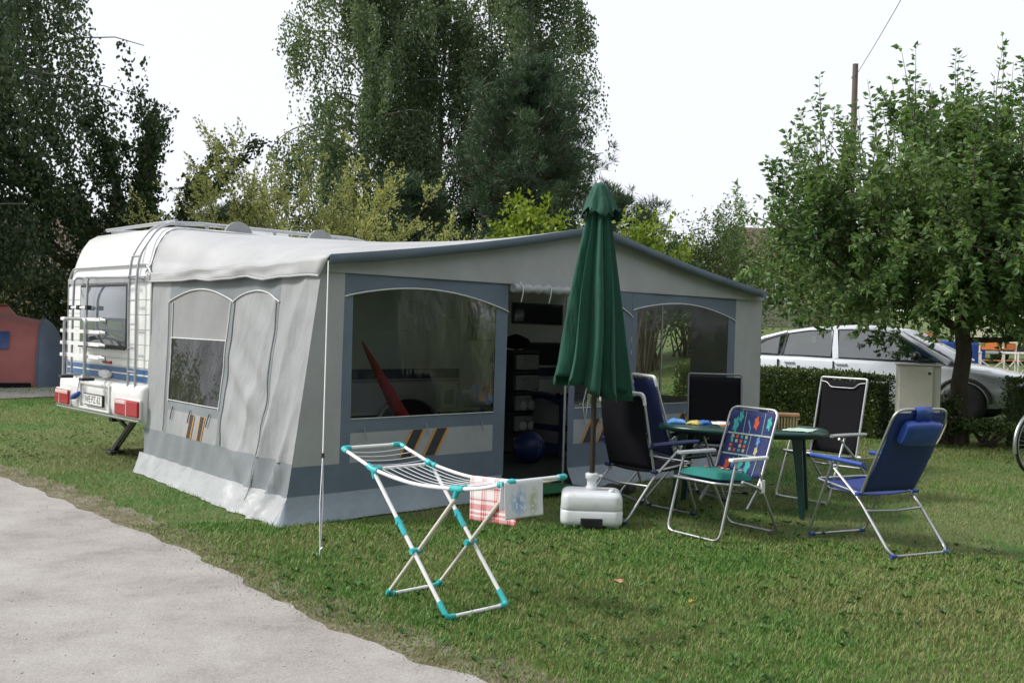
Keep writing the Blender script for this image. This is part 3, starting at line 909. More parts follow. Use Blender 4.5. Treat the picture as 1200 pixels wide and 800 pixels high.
# --- roof: gable at the front, caravan contour at the back
def back_z(s): return cv_top(min(max(s, 0.0), 6.0)) - 0.035
def roof_pt(u, v):
    # front contour (v=0)
    def front(u):
        if u < .07: return 0.0, 1.885 + (2.045 - 1.885) * u / .07
        if u > .93: return W, 1.885 + (2.0 - 1.885) * (1 - u) / .07
        t = (u - .07) / .86
        s = W * t
        pk = 2.525
        z = 2.045 + (pk - 2.045) * t / .5 if t < .5 else 2.0 + (pk - 2.0) * (1 - t) / .5
        z -= 0.035 * math.sin(math.pi * min(1, (t / .5 if t < .5 else (1 - t) / .5)))
        return s, z
    def back(u):
        if u < .07: return 0.0, 1.885 + (back_z(.012) - 1.885) * u / .07
        if u > .93: return 6.0, 1.885 + (back_z(5.988) - 1.885) * (1 - u) / .07
        t = (u - .07) / .86
        s = 6.0 * (t ** 1.25 / (t ** 1.25 + (1 - t) ** 1.25))
        return s, back_z(s)
    (s0, z0), (s1, z1) = front(u), back(u)
    dfr, dbk = -0.13, (3.065 if (u < .05 or u > .95) else 3.15)
    if u < .07: dfr = -0.0 - 0.13 * (u / .07)
    if u > .93: dfr = .03 - 0.16 * ((1 - u) / .07)
    w = v
    s = s0 * (1 - w) + s1 * w
    z = z0 * (1 - w) + z1 * w
    d = dfr * (1 - v) + dbk * v
    sag = math.sin(math.pi * v)
    if .07 <= u <= .93:
        z -= 0.05 * sag * (0.6 + .4 * math.sin(u * 19))
        z += 0.014 * sag * wob(SW, s * 1.1, d * 1.3)
    else:
        k = math.sin(math.pi * min(1, max(0, (u if u < .5 else 1 - u) / .07)))
        s += (-1 if u < .5 else 1) * (.012 + .03 * sag) * min(1, v * 8) + (-1 if u < .5 else 1) * k * sag * (0.018 * math.sin(d * 5 + u * 60) + .010 * math.sin(d * 13 - u * 40))
    if u < .22:
        k = (1 - u / .22) * sag ** .5
        z += 0.020 * k * (math.sin(d * 7 + s * 11) + .6 * math.sin(d * 13 - s * 6)) * max(0, 1 - v)
    return Vector((s - (.012 if u < .07 else 0), d, z))
us = list(np.linspace(0, .07, 7)) + list(np.linspace(.085, .3, 16)) + list(np.linspace(.32, .7, 20)) + list(np.linspace(.715, .915, 14)) + list(np.linspace(.93, 1, 5))
mb = MB(); mb.grid([[roof_pt(u, v) for v in np.linspace(0, 1, 34)] for u in us])
roof = mb.build('roof', M['cl_roof'], aw, solid=0.004)
cord('roof_hem', [roof_pt(0.0, v) + Vector((-.006, 0, 0)) for v in np.linspace(0.0, 1, 24)], .010, M['cl_roof'], roof)
cord('rail_bead', [roof_pt(u, 1.0) + Vector((-.004 if u < .1 else 0, 0, .006)) for u in np.linspace(.005, .5, 40)], .011, M['alu_dull'], roof)
# eaves valance in blue-grey along the front edge
P = []
for u in np.linspace(.07, .93, 60):
    a = roof_pt(u, 0)
    h = .075 + .010 * wob(SW, a.x * 3, 0)
    P.append([a + Vector((0, -.004, .004)), a + Vector((0, .006 + .004 * wob(SW2, a.x * 4, 1), -h * .5)), a + Vector((0, .022 + .010 * wob(SW2, a.x * 3, 2), -h))])
mb = MB(); mb.grid(P); mb.build('valance', M['cl_blue'], aw, solid=.003)
# gable between valance and panels
def eave(s):
    t = s / W
    z = 2.045 + .48 * t / .5 if t < .5 else 2.0 + .525 * (1 - t) / .5
    return z - 0.035 * math.sin(math.pi * min(1, (t / .5 if t < .5 else (1 - t) / .5))) - .012
sheet('gable', 0.0, W, 1.92, eave, M['cl_front'], lambda s, z, o: Vector((s, -.02 + .02 * wob(SW, s, z), z)), na=48, nz=8)
# left corner strip, upper and lower cloth
sheet('corner_strip', 0.0, .22, .42, 1.925, M['cl_front'], Fm, na=5, nz=16)
sheet('corner_band', 0.0, .22, .19, .42, M['cl_blue'], Fm, na=5, nz=5)
sheet('skirt', -0.0, 1.95, 0.0, .195, M['cl_skirt_b'], Fm, na=60, nz=6, off=.004)
mb = MB(); P = []
for j in range(7):
    z = .2 * j / 6
    a, b = Gm(0.0, z, .006), Fm(0.0, z, .004)
    c = Vector((min(a.x, b.x), min(a.y, b.y), z))
    P.append([a.lerp(c, .0), a.lerp(c, .5), a.lerp(c, .75) * .5 + b.lerp(c, .75) * .5, b.lerp(c, .5), b])
mb.grid(P); mb.build('skirt', M['cl_skirt_b'], aw)
sheet('corner_strip', 5.52, W, .0, 1.925, M['cl_front'], Fm, na=8, nz=16)

def stripes(parent, mp, a_list, zlo, zhi, slant, orange_w, dark_w, off):
    for a in a_list:
        for (x0, x1, mm) in ((0, orange_w, 'str_orange'), (orange_w, orange_w + dark_w, 'str_dark'), (orange_w + dark_w, 2 * orange_w + dark_w, 'str_orange')):
            P = []
            for j in range(9):
                t = j / 8
                z = zlo + (zhi - zlo) * t
                P.append([mp(a + x0 + slant * t, z, off), mp(a + x1 + slant * t, z, off)])
            mb = MB(); mb.grid(P); mb.build('print_stripe', M[mm], parent)

def window_panel(sa, sb, name, stripe_at, film_mat):
    """blue-grey framed panel with arched clear window, light lower field and dark foot band"""
    fl = sa + .08; fr = sb - .14
    def arch(s):
        t = (s - sa) / (sb - sa)
        return 1.735 * (1 - t) + 1.665 * t + .125 * math.sin(math.pi * min(1, max(0, t))) ** .85
    e = sheet(name, fl, fr, arch, lambda s: 1.93, M['cl_blue'], Fm, aw, 24, 4)
    sheet('panel_frame', sa, fl, .42, lambda s: 1.93, M['cl_blue'], Fm, e, 3, 20)
    sheet('panel_frame', fr, sb, .42, lambda s: 1.93, M['cl_blue'], Fm, e, 3, 20)
    sheet('panel_frame', fl, fr, .655, .765, M['cl_blue'], Fm, e, 20, 3)
    lw = sheet('lower_field', fl, fr, .42, .655, M['cl_light'], Fm, e, 20, 4)
    sheet('foot_band', sa, sb, .19, .42, M['cl_blue'], Fm, e, 20, 5)
    sheet('window_film', fl, fr, .765, arch, film_mat, Fm, e, 30, 20, off=-.004)
    cord('piping', [Fm(s, arch(s) + .002, .008) for s in np.linspace(sa, sb, 40)], .006, M['piping'], e)
    cord('piping', [Fm(s, .768, .006) for s in np.linspace(fl, fr, 24)], .003, M['piping'], e)
    stripes(e, Fm, stripe_at, .425, .652, .13, .025, .105, .004)
    # blind ties
    for s in (fl + .12, (fl + fr) / 2, fr - .15):
        cord('blind_tie', [Fm(s, .70, .012), Fm(s + .01, .66, .018), Fm(s + .03, .61, .014)], .004, M['grey_trim'], e)
    return e
window_panel(.22, 1.97, 'front_window_panel', (.78, 1.04), M['film'])
window_panel(3.70, 5.52, 'front_window_panel', (4.4, 4.66), M['film'])
window_panel(2.80, 3.695, 'front_door_panel', (2.98, 3.2), M['film'])
for (s0, s1) in ((2.80, W),):
    sheet('skirt', s0, s1, 0.0, .195, M['cl_skirt_b'], Fm, na=60, nz=6, off=.004)
# rolled-up door above the opening
mb = MB()
pts = [Fm(s, 1.885, .045) for s in np.linspace(1.98, 2.84, 22)]
mb.tube(pts, [.040 + .010 * math.sin(i * 1.9) + .004 * math.sin(i * 4.1) for i in range(22)], 12); rd = mb.build('rolled_door', M['cl_skirt'], aw)
for s in (2.06, 2.42, 2.74):
    cord('roll_strap', [Fm(s, 1.94, .05), Fm(s, 1.90, .10), Fm(s, 1.84, .098), Fm(s + .005, 1.76, .07)], .005, M['piping'], rd)
# poles
for (s, d, h, r) in ((2.775, .03, 1.93, .013), (0.05, .06, 1.98, .013), (5.97, .06, 1.95, .013), (4.62, .35, 2.2, .012)):
    mb = MB(); mb.tube([(s, d, 0), (s, d, h)], r, 8); mb.build('tent_pole', M['alu'], aw)
mb = MB(); mb.tube([(.04, .05, 1.99), (W / 2, .05, 2.44), (5.98, .05, 1.95)], .012, 8); mb.build('roof_pole', M['alu'], aw)
mb = MB(); mb.tube([(W / 2, .05, 2.44), (W / 2, 3.0, 2.40)], .012, 8); mb.build('roof_pole', M['alu'], aw)

# --- left side wall
sd = sheet('side_wall', 2.62, 3.08, .44, 1.90, M['cl_side'], Gm, aw, 8, 20)
sheet('side_field', 0.0, .56, .44, 1.90, M['cl_side'], Gm, sd, 34, 34)
sheet('foot_band', 0.0, 3.12, .185, .44, M['cl_band'], Gm, sd, 60, 8)
sheet('skirt', -.02, 3.2, -.004, .19, M['cl_skirt'], Gm, sd, 90, 8, off=.006)
def arch_w(d):
    t = (d - 1.36) / (2.62 - 1.36); return 1.685 + .115 * math.sin(math.pi * min(1, max(0, t))) ** .9
def arch_d(d):
    t = (d - .56) / (1.36 - .56); return 1.685 + .095 * math.sin(math.pi * min(1, max(0, t))) ** .9
sheet('panel_frame', 1.36, 2.62, arch_w, 1.90, M['cl_band'], Gm, sd, 24, 5)
sheet('panel_frame', .56, 1.36, arch_d, 1.90, M['cl_band'], Gm, sd, 18, 5)
sheet('panel_frame', 2.545, 2.62, .44, arch_w, M['cl_band'], Gm, sd, 3, 24)
sheet('panel_frame', 1.32, 1.40, .44, lambda d: 1.69, M['cl_band'], Gm, sd, 3, 24, off=.002)
sheet('panel_frame', .56, .62, .44, lambda d: 1.69, M['cl_band'], Gm, sd, 4, 24, off=.002)
sheet('panel_frame', 1.40, 2.545, .665, .755, M['cl_band'], Gm, sd, 20, 3)
sheet('blind', 1.40, 2.545, 1.345, arch_w, M['cl_blind'], Gm, sd, 20, 8)
sheet('window_film', 1.40, 2.545, .755, 1.345, M['film_side'], Gm, sd, 30, 20)
lf = sheet('lower_field', 1.40, 2.545, .44, .665, M['cl_side'], Gm, sd, 20, 4)
sheet('door_field', .62, 1.32, .44, arch_d, M['cl_side'], Gm, sd, 44, 44)
stripes(sd, lambda a, z, o: Gm(4.1 - a, z, o), (2.05, 2.28), .445, .66, .05, .02, .09, .005)
cord('piping', [Gm(d, arch_w(d), .008) for d in np.linspace(1.36, 2.62, 30)], .006, M['piping'], sd)
cord('piping', [Gm(d, arch_d(d), .008) for d in np.linspace(.56, 1.36, 26)], .006, M['piping'], sd)
cord('piping', [Gm(d, 1.345, .007) for d in np.linspace(1.41, 2.54, 20)], .005, M['piping'], sd)
cord('piping', [Gm(d, .757, .007) for d in np.linspace(1.41, 2.54, 20)], .004, M['piping'], sd)
for d in (1.405, 2.54):
    cord('zip', [Gm(d, z, .007) for z in np.linspace(.74, 1.68, 20)], .006, M['piping'], sd)
for d in (.60, 1.33, 2.63):
    cord('zip', [Gm(d, z, .006) for z in np.linspace(.10 if d < 1 else .45, 1.68, 26)], .004, M['grey_trim'], sd)
for d in (1.55, 1.98, 2.4):
    cord('blind_tie', [Gm(d, .70, .012), Gm(d + .02, .65, .016), Gm(d + .045, .58, .014)], .005, M['steel_dark'], sd)

# --- right side wall with its own clear window
def Rm(d, z, off=0.0): return Vector((W + .01 * wob(SW, d, z) + off, d, z))
def top_r(d): return 1.90
rw = sheet('side_wall', 0, 1.02, .0, 1.9, M['cl_light'], Rm, aw, 8, 12)
sheet('side_field', 2.0, 3.08, .0, 1.9, M['cl_light'], Rm, rw, 8, 12)
sheet('side_field', 1.02, 2.0, .0, .72, M['cl_light'], Rm, rw, 6, 5)
sheet('side_field', 1.02, 2.0, 1.80, 1.9, M['cl_light'], Rm, rw, 6, 2)
sheet('window_film', 1.02, 2.0, .72, 1.80, M['film'], Rm, rw, 6, 6)

# storm strap from the left corner with spring hook and peg
g0 = to_w(0, 0); top = Vector((0.0, -.10, 2.0))
pegw = Vector((-1.21, 6.62, 0.0))
pl_ = Matrix.Rotation(-TH, 4, 'Z') @ (pegw - Vector((AX, AY, 0)))
a, b = top, Vector((pl_.x, pl_.y, .02))
mid = a.lerp(b, .70)
st = cord('storm_strap', [a, a.lerp(b, .35), mid], .005, M['piping'], aw)
cord('strap_loop', [mid, mid.lerp(b, .5) + Vector((.012, 0, 0)), b], .004, M['alu'], st)
cord('strap_loop', [mid, mid.lerp(b, .5) + Vector((-.012, 0, 0)), b], .004, M['alu'], st)
mb = MB(); mb.tube([mid + Vector((0, 0, .02)), mid - Vector((0, 0, .02))], .012, 8); mb.build('strap_spring', M['steel_dark'], st)
mb = MB(); mb.tube([b + Vector((0, 0, -.1)), b + Vector((0, 0, .03)), b + Vector((.02, 0, .045))], .006, 6); mb.build('tent_peg', M['alu'], st)

# ------------------------------------------------------------------ inside the awning
def loc(o, s, d, z=0.0, rz=0.0):
    o.location = to_w(s, d, z); o.rotation_euler = (0, 0, TH + rz); return o
M['sheet_dark'] = simple('groundsheet_dark', (0.035, 0.04, 0.038), 0.8, 0.25, 9, bmp=.3, bscale=90)
mb = MB(); mb.grid([[(s, d, .012 + .004 * wob(SW, s * 2, d * 2)) for d in np.linspace(.08, 3.0, 14)] for s in np.linspace(.02, 6.0, 24)])
o = mb.build('groundsheet', M['sheet_dark'], solid=.004); loc(o, 0, 0); tag(o, 'dark groundsheet laid over the floor of the awning', 'groundsheet')
M['mat_green'] = simple('door_mat_green', (0.01, 0.12, 0.05), 0.95, 0.2, 60, bmp=.6, bscale=200)
mb = MB(); mb.box(-.33, .33, -.2, .2, .03, .045); o = mb.build('door_mat', M['mat_green'], bevel=.004); loc(o, 2.50, -.10); tag(o, 'green door mat at the open awning entrance', 'mat')

# drawer tower
M['clear_box'] = simple('frosted_drawer', (0.30, 0.31, 0.31), 0.3, 0.1, 9)
M['paper'] = simple('paper_white', (0.7, 0.7, 0.68), 0.7, 0.05, 9)
tw = empty('drawer_tower', label='tall tower of see-through plastic drawers inside the awning', cat='drawers'); loc(tw, 4.20, 2.25)
for k in range(5):
    z0 = .04 + k * .245
    mb = MB(); mb.box(-.20, .20, -.22, .2, z0 + .205, z0 + .235); mb.box(-.21, -.19, -.2, .2, z0, z0 + .21); mb.box(.19, .21, -.2, .2, z0, z0 + .21); mb.build('shelf_frame', M['black_plastic'], tw, bevel=.006)
    mb = MB(); mb.box(-.18, .18, -.225, .18, z0 + .01, z0 + .19); dwr = mb.build('drawer', M['clear_box'], tw, bevel=.015)
    mb = MB(); mb.box(-.06, .06, -.245, -.22, z0 + .12, z0 + .15); mb.build('drawer_handle', M['grey_trim'], dwr, bevel=.006)
    if k in (1, 2):
        for x in (-.07, .07):
            mb = MB(); mb.lathe([(.02, 0), (.055, 0), (.055, .02), (.02, .02)], 16, Matrix.Translation((x, -.227, z0 + .07)) @ Matrix.Rotation(math.pi / 2, 4, 'X')); mb.build('paper_roll', M['paper'], dwr)
o = MB(); o.lathe([(.02, 0), (.16, .02), (.19, .07), (.15, .13), (.05, .17), (.01, .18)], 14, Matrix.Translation((0, 0, 0))); o = o.build('dark_bag', M['black_fab']); loc(o, 4.17, 2.22, 1.27); tag(o, 'soft black bag lying on top of the drawer tower', 'bag')

# folding play pen
M['mesh_grey'] = simple('cot_mesh_grey', (0.25, 0.26, 0.27), 0.8, 0.12, 60)
pp = empty('folding_cot', label='navy framed folding cot with grey mesh sides inside the awning', cat='cot'); loc(pp, 4.60, 1.75)
cs = [(-.30, -.2), (.30, -.2), (.30, .45), (-.30, .45)]
for (x, y) in cs:
    mb = MB(); mb.tube([(x, y, .02), (x, y, .72)], .026, 8); mb.build('corner_post', M['navy'], pp)
for i in range(4):
    a, b = cs[i], cs[(i + 1) % 4]
    mb = MB(); mb.tube(fillet([(a[0], a[1], .66), ((a[0] + b[0]) / 2, (a[1] + b[1]) / 2, .74), (b[0], b[1], .66)], .2, 5), .03, 8); mb.build('top_rail', M['navy'], pp)
    mb = MB(); mb.bar((a[0], a[1], .36), (b[0], b[1], .36), .02, .07); mb.bar((a[0], a[1], .12), (b[0], b[1], .12), .02, .12); mb.build('fabric_band', M['navy'], pp)
    mb = MB(); mb.grid([[(a[0], a[1], .1), (a[0], a[1], .68)], [(b[0], b[1], .1), (b[0], b[1], .68)]]); mb.build('mesh_side', M['mesh_grey'], pp, solid=.004)
mb = MB(); mb.tube([(-.28, -.25, .06), (.1, -.34, .16)], .035, 10); mb.build('rolled_mattress', M['mesh_grey'], pp)

# blue ball with pale lettering-like print bands
M['ball_blue'] = simple('ball_blue', (0.012, 0.028, 0.12), 0.45, 0.1, 10)
M['ball_print'] = simple('ball_print', (0.22, 0.26, 0.40), 0.5, 0.1, 30)
mb = MB(); pr = [(max(.002, .18 * math.sin(t)), -.18 * math.cos(t)) for t in np.linspace(0, math.pi, 17)]
mb.lathe(pr, 26); bl = mb.build('ball', M['ball_blue']); loc(bl, 3.66, 1.42, .195, .3); tag(bl, 'navy blue ball with pale print on the awning floor', 'ball')
for lon, n0, n1 in ((-1.15, -.7, .6), (-1.95, -.5, .45), (-1.72, -.4, .25)):
    mb = MB()
    for lt in np.arange(n0, n1, .115):
        w_ = .085 if lon == -1.15 else .05
        def sp(lo, la): return Vector((.1815 * math.cos(la) * math.cos(lo), .1815 * math.cos(la) * math.sin(lo), .1815 * math.sin(la)))
        for (a0, a1, b0, b1) in ((0, .3, 0, 1), (.3, 1, .7, 1) if int(lt * 20) % 2 else (.3, 1, .05, .35)):
            q = [sp(lon + (a0 * 2 - 1) * w_, lt + b0 * .08), sp(lon + (a1 * 2 - 1) * w_, lt + b0 * .08), sp(lon + (a1 * 2 - 1) * w_, lt + b1 * .08), sp(lon + (a0 * 2 - 1) * w_, lt + b1 * .08)]
            mb.poly(q)
    mb.build('print_band', M['ball_print'], bl)

# red furled beach parasol leaning behind the left window
M['red_fab'] = simple('red_fabric', (0.42, 0.035, 0.02), 0.7, 0.15, 20, bmp=.3, bscale=60)
rp = empty('red_parasol', label='furled red beach parasol leaning behind the left awning window', cat='parasol'); loc(rp, 1.95, 1.5)
a, b = Vector((.22, .1, .35)), Vector((-.48, .05, 1.35))
mb = MB(); mb.tube([Vector((.30, .1, .02)), a.lerp(b, .5)], .012, 8); mb.build('pole', M['white_plastic'], rp)
mb = MB(); mb.tube([a, a.lerp(b, .12), a.lerp(b, .5), a.lerp(b, .85), b], [.03, .085, .06, .03, .008], 11); mb.build('canopy', M['red_fab'], rp)
# lamp with white shade, dark box, and a pot of red flowers behind the right window
lp = empty('table_lamp', label='lamp with tapered white shade behind the right awning window', cat='lamp'); loc(lp, 5.30, 1.30)
mb = MB(); mb.lathe([(.005, 0), (.10, 0), (.10, .02), (.02, .04), (.018, .62), (.005, .62)], 12); mb.build('lamp_base', M['grey_trim'], lp)
mb = MB(); mb.lathe([(.17, .55), (.09, .95), (.085, .95), (.165, .55)], 20); mb.build('lamp_shade', M['paper'], lp)
M['wood'] = simple('dark_wood', (0.09, 0.055, 0.03), 0.55, 0.3, 12, stretch=(1, 6, 1))
tb = empty('camping_cupboard', label='low dark camping cupboard behind the right awning window', cat='cupboard'); loc(tb, 4.55, 1.0)
mb = MB(); mb.box(-.35, .55, -.2, .22, .0, .66); mb.build('carcass', M['black_fab'], tb, bevel=.01)
mb = MB(); mb.box(-.38, .58, -.23, .25, .661, .69); mb.build('top', M['wood'], tb, bevel=.006)
M['petal'] = simple('orange_red_petal', (0.6, 0.08, 0.02), 0.6, 0.3, 40)
M['terracotta'] = simple('terracotta', (0.32, 0.12, 0.06), 0.8, 0.15, 20)
M['pot_leaf'] = leaf_mat('pot_plant_leaf', (0.02, 0.07, 0.01), (0.06, 0.17, 0.02), (0.12, 0.25, 0.04), .3)
fp = empty('flower_pot', label='pot of orange-red flowers behind the right awning window', cat='plant'); loc(fp, 4.50, .85, .69)
mb = MB(); mb.lathe([(.05, 0), (.06, .01), (.075, .10), (.082, .10), (.082, .12), (.07, .12)], 14); mb.build('pot', M['terracotta'], fp)
mb = MB()
for k in range(46):
    a = rnd.uniform(0, 6.28); t = rnd.uniform(.1, 1.2); L = rnd.uniform(.06, .16)
    c = Vector((math.cos(a) * math.sin(t), math.sin(a) * math.sin(t), math.cos(t)))
    q = Vector((0, 0, .12)) + c * L; w_ = c.cross(Vector((0, 0, 1))).normalized() * .02
    mb.poly([q - c * .03, q + w_, q + c * .04, q - w_])
mb.build('leaves', M['pot_leaf'], fp)
for k in range(5):
    a = rnd.uniform(0, 6.28); x, y, z = .06 * math.cos(a), .06 * math.sin(a), .27 + rnd.uniform(-.04, .04)
    mb = MB(); mb.lathe([(.004, 0), (.025, .006), (.034, .02), (.01, .024)], 8, Matrix.Translation((x, y, z)) @ Matrix.Rotation(rnd.uniform(-.5, .5), 4, 'X')); mb.build('flower', M['petal'], fp)
# ------------------------------------------------------------------ closed green parasol and its white water tank
UX, UY = 0.655, 8.0
um = empty('parasol', (UX, UY, 0), 0, 'tall closed dark green parasol standing in a white water-filled base', 'parasol')
mb = MB(); mb.tube([(0, 0, .28), (0, 0, 2.66)], .021, 12); mb.build('pole', M['um_pole'], um)
mb = MB(); mb.lathe([(.001, 2.70), (.012, 2.70), (.024, 2.685), (.03, 2.665), (.025, 2.655), (.001, 2.65)][::-1], 12); mb.build('finial', M['alu_dull'], um)
# eight folded gores: star-shaped section, loose hem
NF = 9
folds_ph = [rnd.uniform(-.15, .15) for _ in range(NF)]
fdep = [rnd.uniform(.55, 1.25) for _ in range(NF)]
hem = [rnd.uniform(-.06, .08) for _ in range(NF)]
def canopy(ztop, rt, zbot, rb, nz, seg, depth, hemw, lean, fade, tilt=0.0):
    P = []
    for i in range(nz + 1):
        t = i / nz
        row = []
        for k in range(seg + 1):
            a = 2 * math.pi * (k % seg) / seg
            f = a / (2 * math.pi) * NF
            j = int(f) % NF
            w = f - int(f)
            tri = abs(w - .5) * 2
            skew = folds_ph[j] * 1.6
            r = rt + (rb - rt) * (t ** .9)
            amp = depth * fdep[j] * min(1, t * fade)
            rr = r * (1 - amp * (1 - tri) ** 0.8) * (1 + .10 * math.sin(3 * a + 1) * t) * (1 + .07 * math.sin(2 * a + .6) * t)
            z = ztop + (zbot - ztop) * t + (hem[j] * (1 - tri) + hemw * tri * math.sin(j * 2.1)) * t ** 6
            aa = a + skew * t + .10 * math.sin(7 * t + a * 2) * t
            z -= tilt * math.cos(aa) * t ** 3 * rr
            row.append((rr * math.cos(aa) + lean[0] * t, rr * math.sin(aa) + lean[1] * t, z))
        P.append(row)
    mb = MB(); mb.grid(P); return mb
canopy(2.645, .05, 1.06, .315, 40, 160, .60, -.05, (-.05, 0), 6, .24).build('canopy', M['um_green'], um, solid=.004)
canopy(2.665, .045, 2.405, .165, 12, 96, .22, -.02, (0, 0), 3).build('vent_cap', M['um_green'], um, solid=.004)
mb = MB()
for k in range(8):
    a = k / 8 * 6.283
    mb.tube([(.03 * math.cos(a), .03 * math.sin(a), 1.75), (.12 * math.cos(a), .12 * math.sin(a), 1.08)], .006, 5)
mb.build('ribs', M['steel_dark'], um)
mb = MB(); mb.tube([(-.05, -.05, 1.15), (-.09, -.05, .95), (-.07, -.05, .80), (-.05, -.04, .98)], .004, 5); mb.build('cord', M['piping'], um)

bs = empty('parasol_stand', (UX, UY, 0), -.05, 'white plastic water tank holding up the green parasol', 'stand')
def rbox(z0, z1, hx, hy, r, top_in=0.0, n=6):
    """rounded-rectangle prism sections"""
    def sec(z, ins):
        out = []
        for cx, cy, a0 in ((1, 1, 0), (-1, 1, 90), (-1, -1, 180), (1, -1, 270)):
            for k in range(n + 1):
                t = R(a0 + 90 * k / n)
                out.append((cx * (hx - r) + (r - ins) * math.cos(t), cy * (hy - r) + (r - ins) * math.sin(t), z))
        return out
    return sec
sec = rbox(0, 0, .24, .20, .07)
mb = MB()
prof = [(.025, .02), (.035, .004), (.06, 0), (.125, 0), (.135, .006), (.14, .012), (.145, .006), (.155, .002), (.235, .006), (.258, .018), (.270, .04), (.275, .066)]
rows = [sec(z, i) for z, i in prof]
rows = [row + [row[0]] for row in rows]
mb.grid(rows); mb.poly(rows[0][:-1]); mb.poly(rows[-1][:-1]); tank = mb.build('tank', M['tank_white'], bs)
mb = MB(); mb.lathe([(.022, .27), (.052, .27), (.046, .30), (.038, .31), (.038, .355), (.05, .36), (.052, .40), (.045, .405), (.0225, .405)], 18); mb.build('neck', M['tank_white'], bs)
mb = MB(); mb.tube([(.045, 0, .385), (.08, 0, .385)], .012, 8); mb.build('clamp_screw', M['tank_white'], bs)
mb = MB(); mb.lathe([(.001, .262), (.022, .262), (.022, .287), (.018, .29), (.001, .29)], 12, Matrix.Translation((.15, -.1, .005))); mb.build('filler_cap', M['tank_white'], bs)
mb = MB(); mb.box(-.085, .085, -.205, -.15, .014, .085); gp = mb.build('wheel_recess', M['dark_gap'], bs, bevel=.006)
for k in range(7):
    mb = MB(); mb.box(-.07 + k * .021, -.062 + k * .021, -.212, -.19, .022, .074); mb.build('roller_rib', M['black_plastic'], gp)
for sx in (-1, 1):
    mb = MB(); mb.box(sx * .16 - .05, sx * .16 + .05, -.15, .15, .0, .03); mb.build('foot', M['tank_white'], bs, bevel=.008)

# ------------------------------------------------------------------ drying rack (axes: w across, l along)
wv = Vector((EX[0], EX[1], 0)); lv = Vector((-EY[0], -EY[1], 0))
dr_o = Vector((-0.765, 5.77, 0))
rot = Matrix(((lv.x, wv.x, 0, dr_o.x), (lv.y, wv.y, 0, dr_o.y), (0, 0, 1, 0), (0, 0, 0, 1)))
dry = empty('drying_rack', (0, 0, 0), 0, 'white and turquoise folding laundry rack standing on the lawn', 'laundry rack')
dry.matrix_world = rot
WD, LC, ZT = .42, .745, .705
def sagc(u): return -.028 * math.sin(math.pi * u)
def centre(u, w): return Vector((LC * u, w, ZT + sagc(u) - .012 * u))
WLx, WLz = -.315, .085
WRx, WRz = .36, .075
cr = centre(1, 0)
def left(u, w): return Vector((WLx * u, w, ZT + WLz * u))
def right(u, w): return Vector((LC + WRx * u, w, cr.z + WRz * u - .012 * math.sin(math.pi * u)))
for w in (0, WD):
    mb = MB(); mb.tube([centre(u, w) for u in np.linspace(0, 1, 11)], .0105, 9); mb.build('side_rail', M['rack_white'], dry)
    mb = MB(); mb.tube([left(0, w), left(1, w)], .0105, 9); mb.build('wing_rail', M['rack_white'], dry)
    mb = MB(); mb.tube([right(u, w) for u in np.linspace(0, 1, 6)], .0105, 9); mb.build('wing_rail', M['rack_white'], dry)
for p0, p1 in ((left(1, 0), left(1, WD)), (centre(0, 0), centre(0, WD)), (centre(1, 0), centre(1, WD)), (right(1, 0), right(1, WD))):
    mb = MB(); mb.tube([p0, p1], .0105, 9); mb.build('cross_bar', M['rack_white'], dry)
def joint(pts, r=.0155, parent=dry):
    mb = MB(); mb.tube(pts, r, 10); mb.build('joint', M['teal'], parent)
for w, sg in ((0, 1), (WD, -1)):
    iw = Vector((0, sg * .055, 0))
    e = left(1, w); joint(fillet([e + iw, e, e.lerp(left(0, w), .16)], .02, 3))
    e = centre(0, w); joint([left(.16, w), e + Vector((0, 0, -.004)), centre(.06, w)], .0175); joint([e, e + iw], .0155); joint([e, e + Vector((.02, 0, -.05))], .0165)
    e = centre(1, w); joint([centre(.93, w), e + Vector((0, 0, -.004)), right(.13, w)], .0175); joint([e, e + iw], .0165); joint([e, e + Vector((-.02, 0, -.05))], .0165)
    e = right(1, w); joint(fillet([e + iw, e, right(.86, w)], .02, 3))
# crossed legs: outer pair from the left end to the near foot, inner pair back
FN, FB = .685, .125
for w, sg in ((0, 1), (WD, -1)):
    a, b = centre(0, w) + Vector((.012, 0, -.02)), Vector((FN, w, .016))
    mb = MB(); mb.tube([a, b], .0115, 9); mb.build('leg', M['rack_white'], dry)
    joint([a.lerp(b, .33), a.lerp(b, .45)], .0165)
    joint([a.lerp(b, .36) + Vector((0, -.02, 0)), a.lerp(b, .36) + Vector((0, .02, 0))], .01)
    joint(fillet([b + Vector((0, sg * .05, 0)), b, b.lerp(a, .10)], .02, 3), .0165)
    w2 = w + sg * .028
    a2, b2 = centre(1, w2) + Vector((-.012, 0, -.02)), Vector((FB, w2, .016))
    mb = MB(); mb.tube([a2, b2], .0115, 9); mb.build('leg', M['rack_cream'], dry)
    joint(fillet([b2 + Vector((0, sg * .05, 0)), b2, b2.lerp(a2, .05)], .02, 3), .0165)
    # pivot where the legs cross
    best = min(((a.lerp(b, t) - a2.lerp(b2, q)).length, t, q) for t in np.linspace(.3, .9, 40) for q in np.linspace(.3, .9, 40))
    c = a.lerp(b, best[1]); joint([c - Vector((0, sg * .02, 0)), c + Vector((0, sg * .055, 0))], .018)
for x, w0, w1 in ((FN, 0, WD), (FB, .028, WD - .028)):
    mb = MB(); mb.tube([(x, w0, .016), (x, w1, .016)], .0115, 9); mb.build('foot_bar', M['rack_white'], dry)
for k in range(7):
    w = WD * (k + 1) / 8
    mb = MB(); mb.tube([centre(u, w) + Vector((0, 0, -.01 * math.sin(math.pi * u))) for u in np.linspace(0, 1, 9)], .0021, 5); mb.build('line', M['line'], dry)
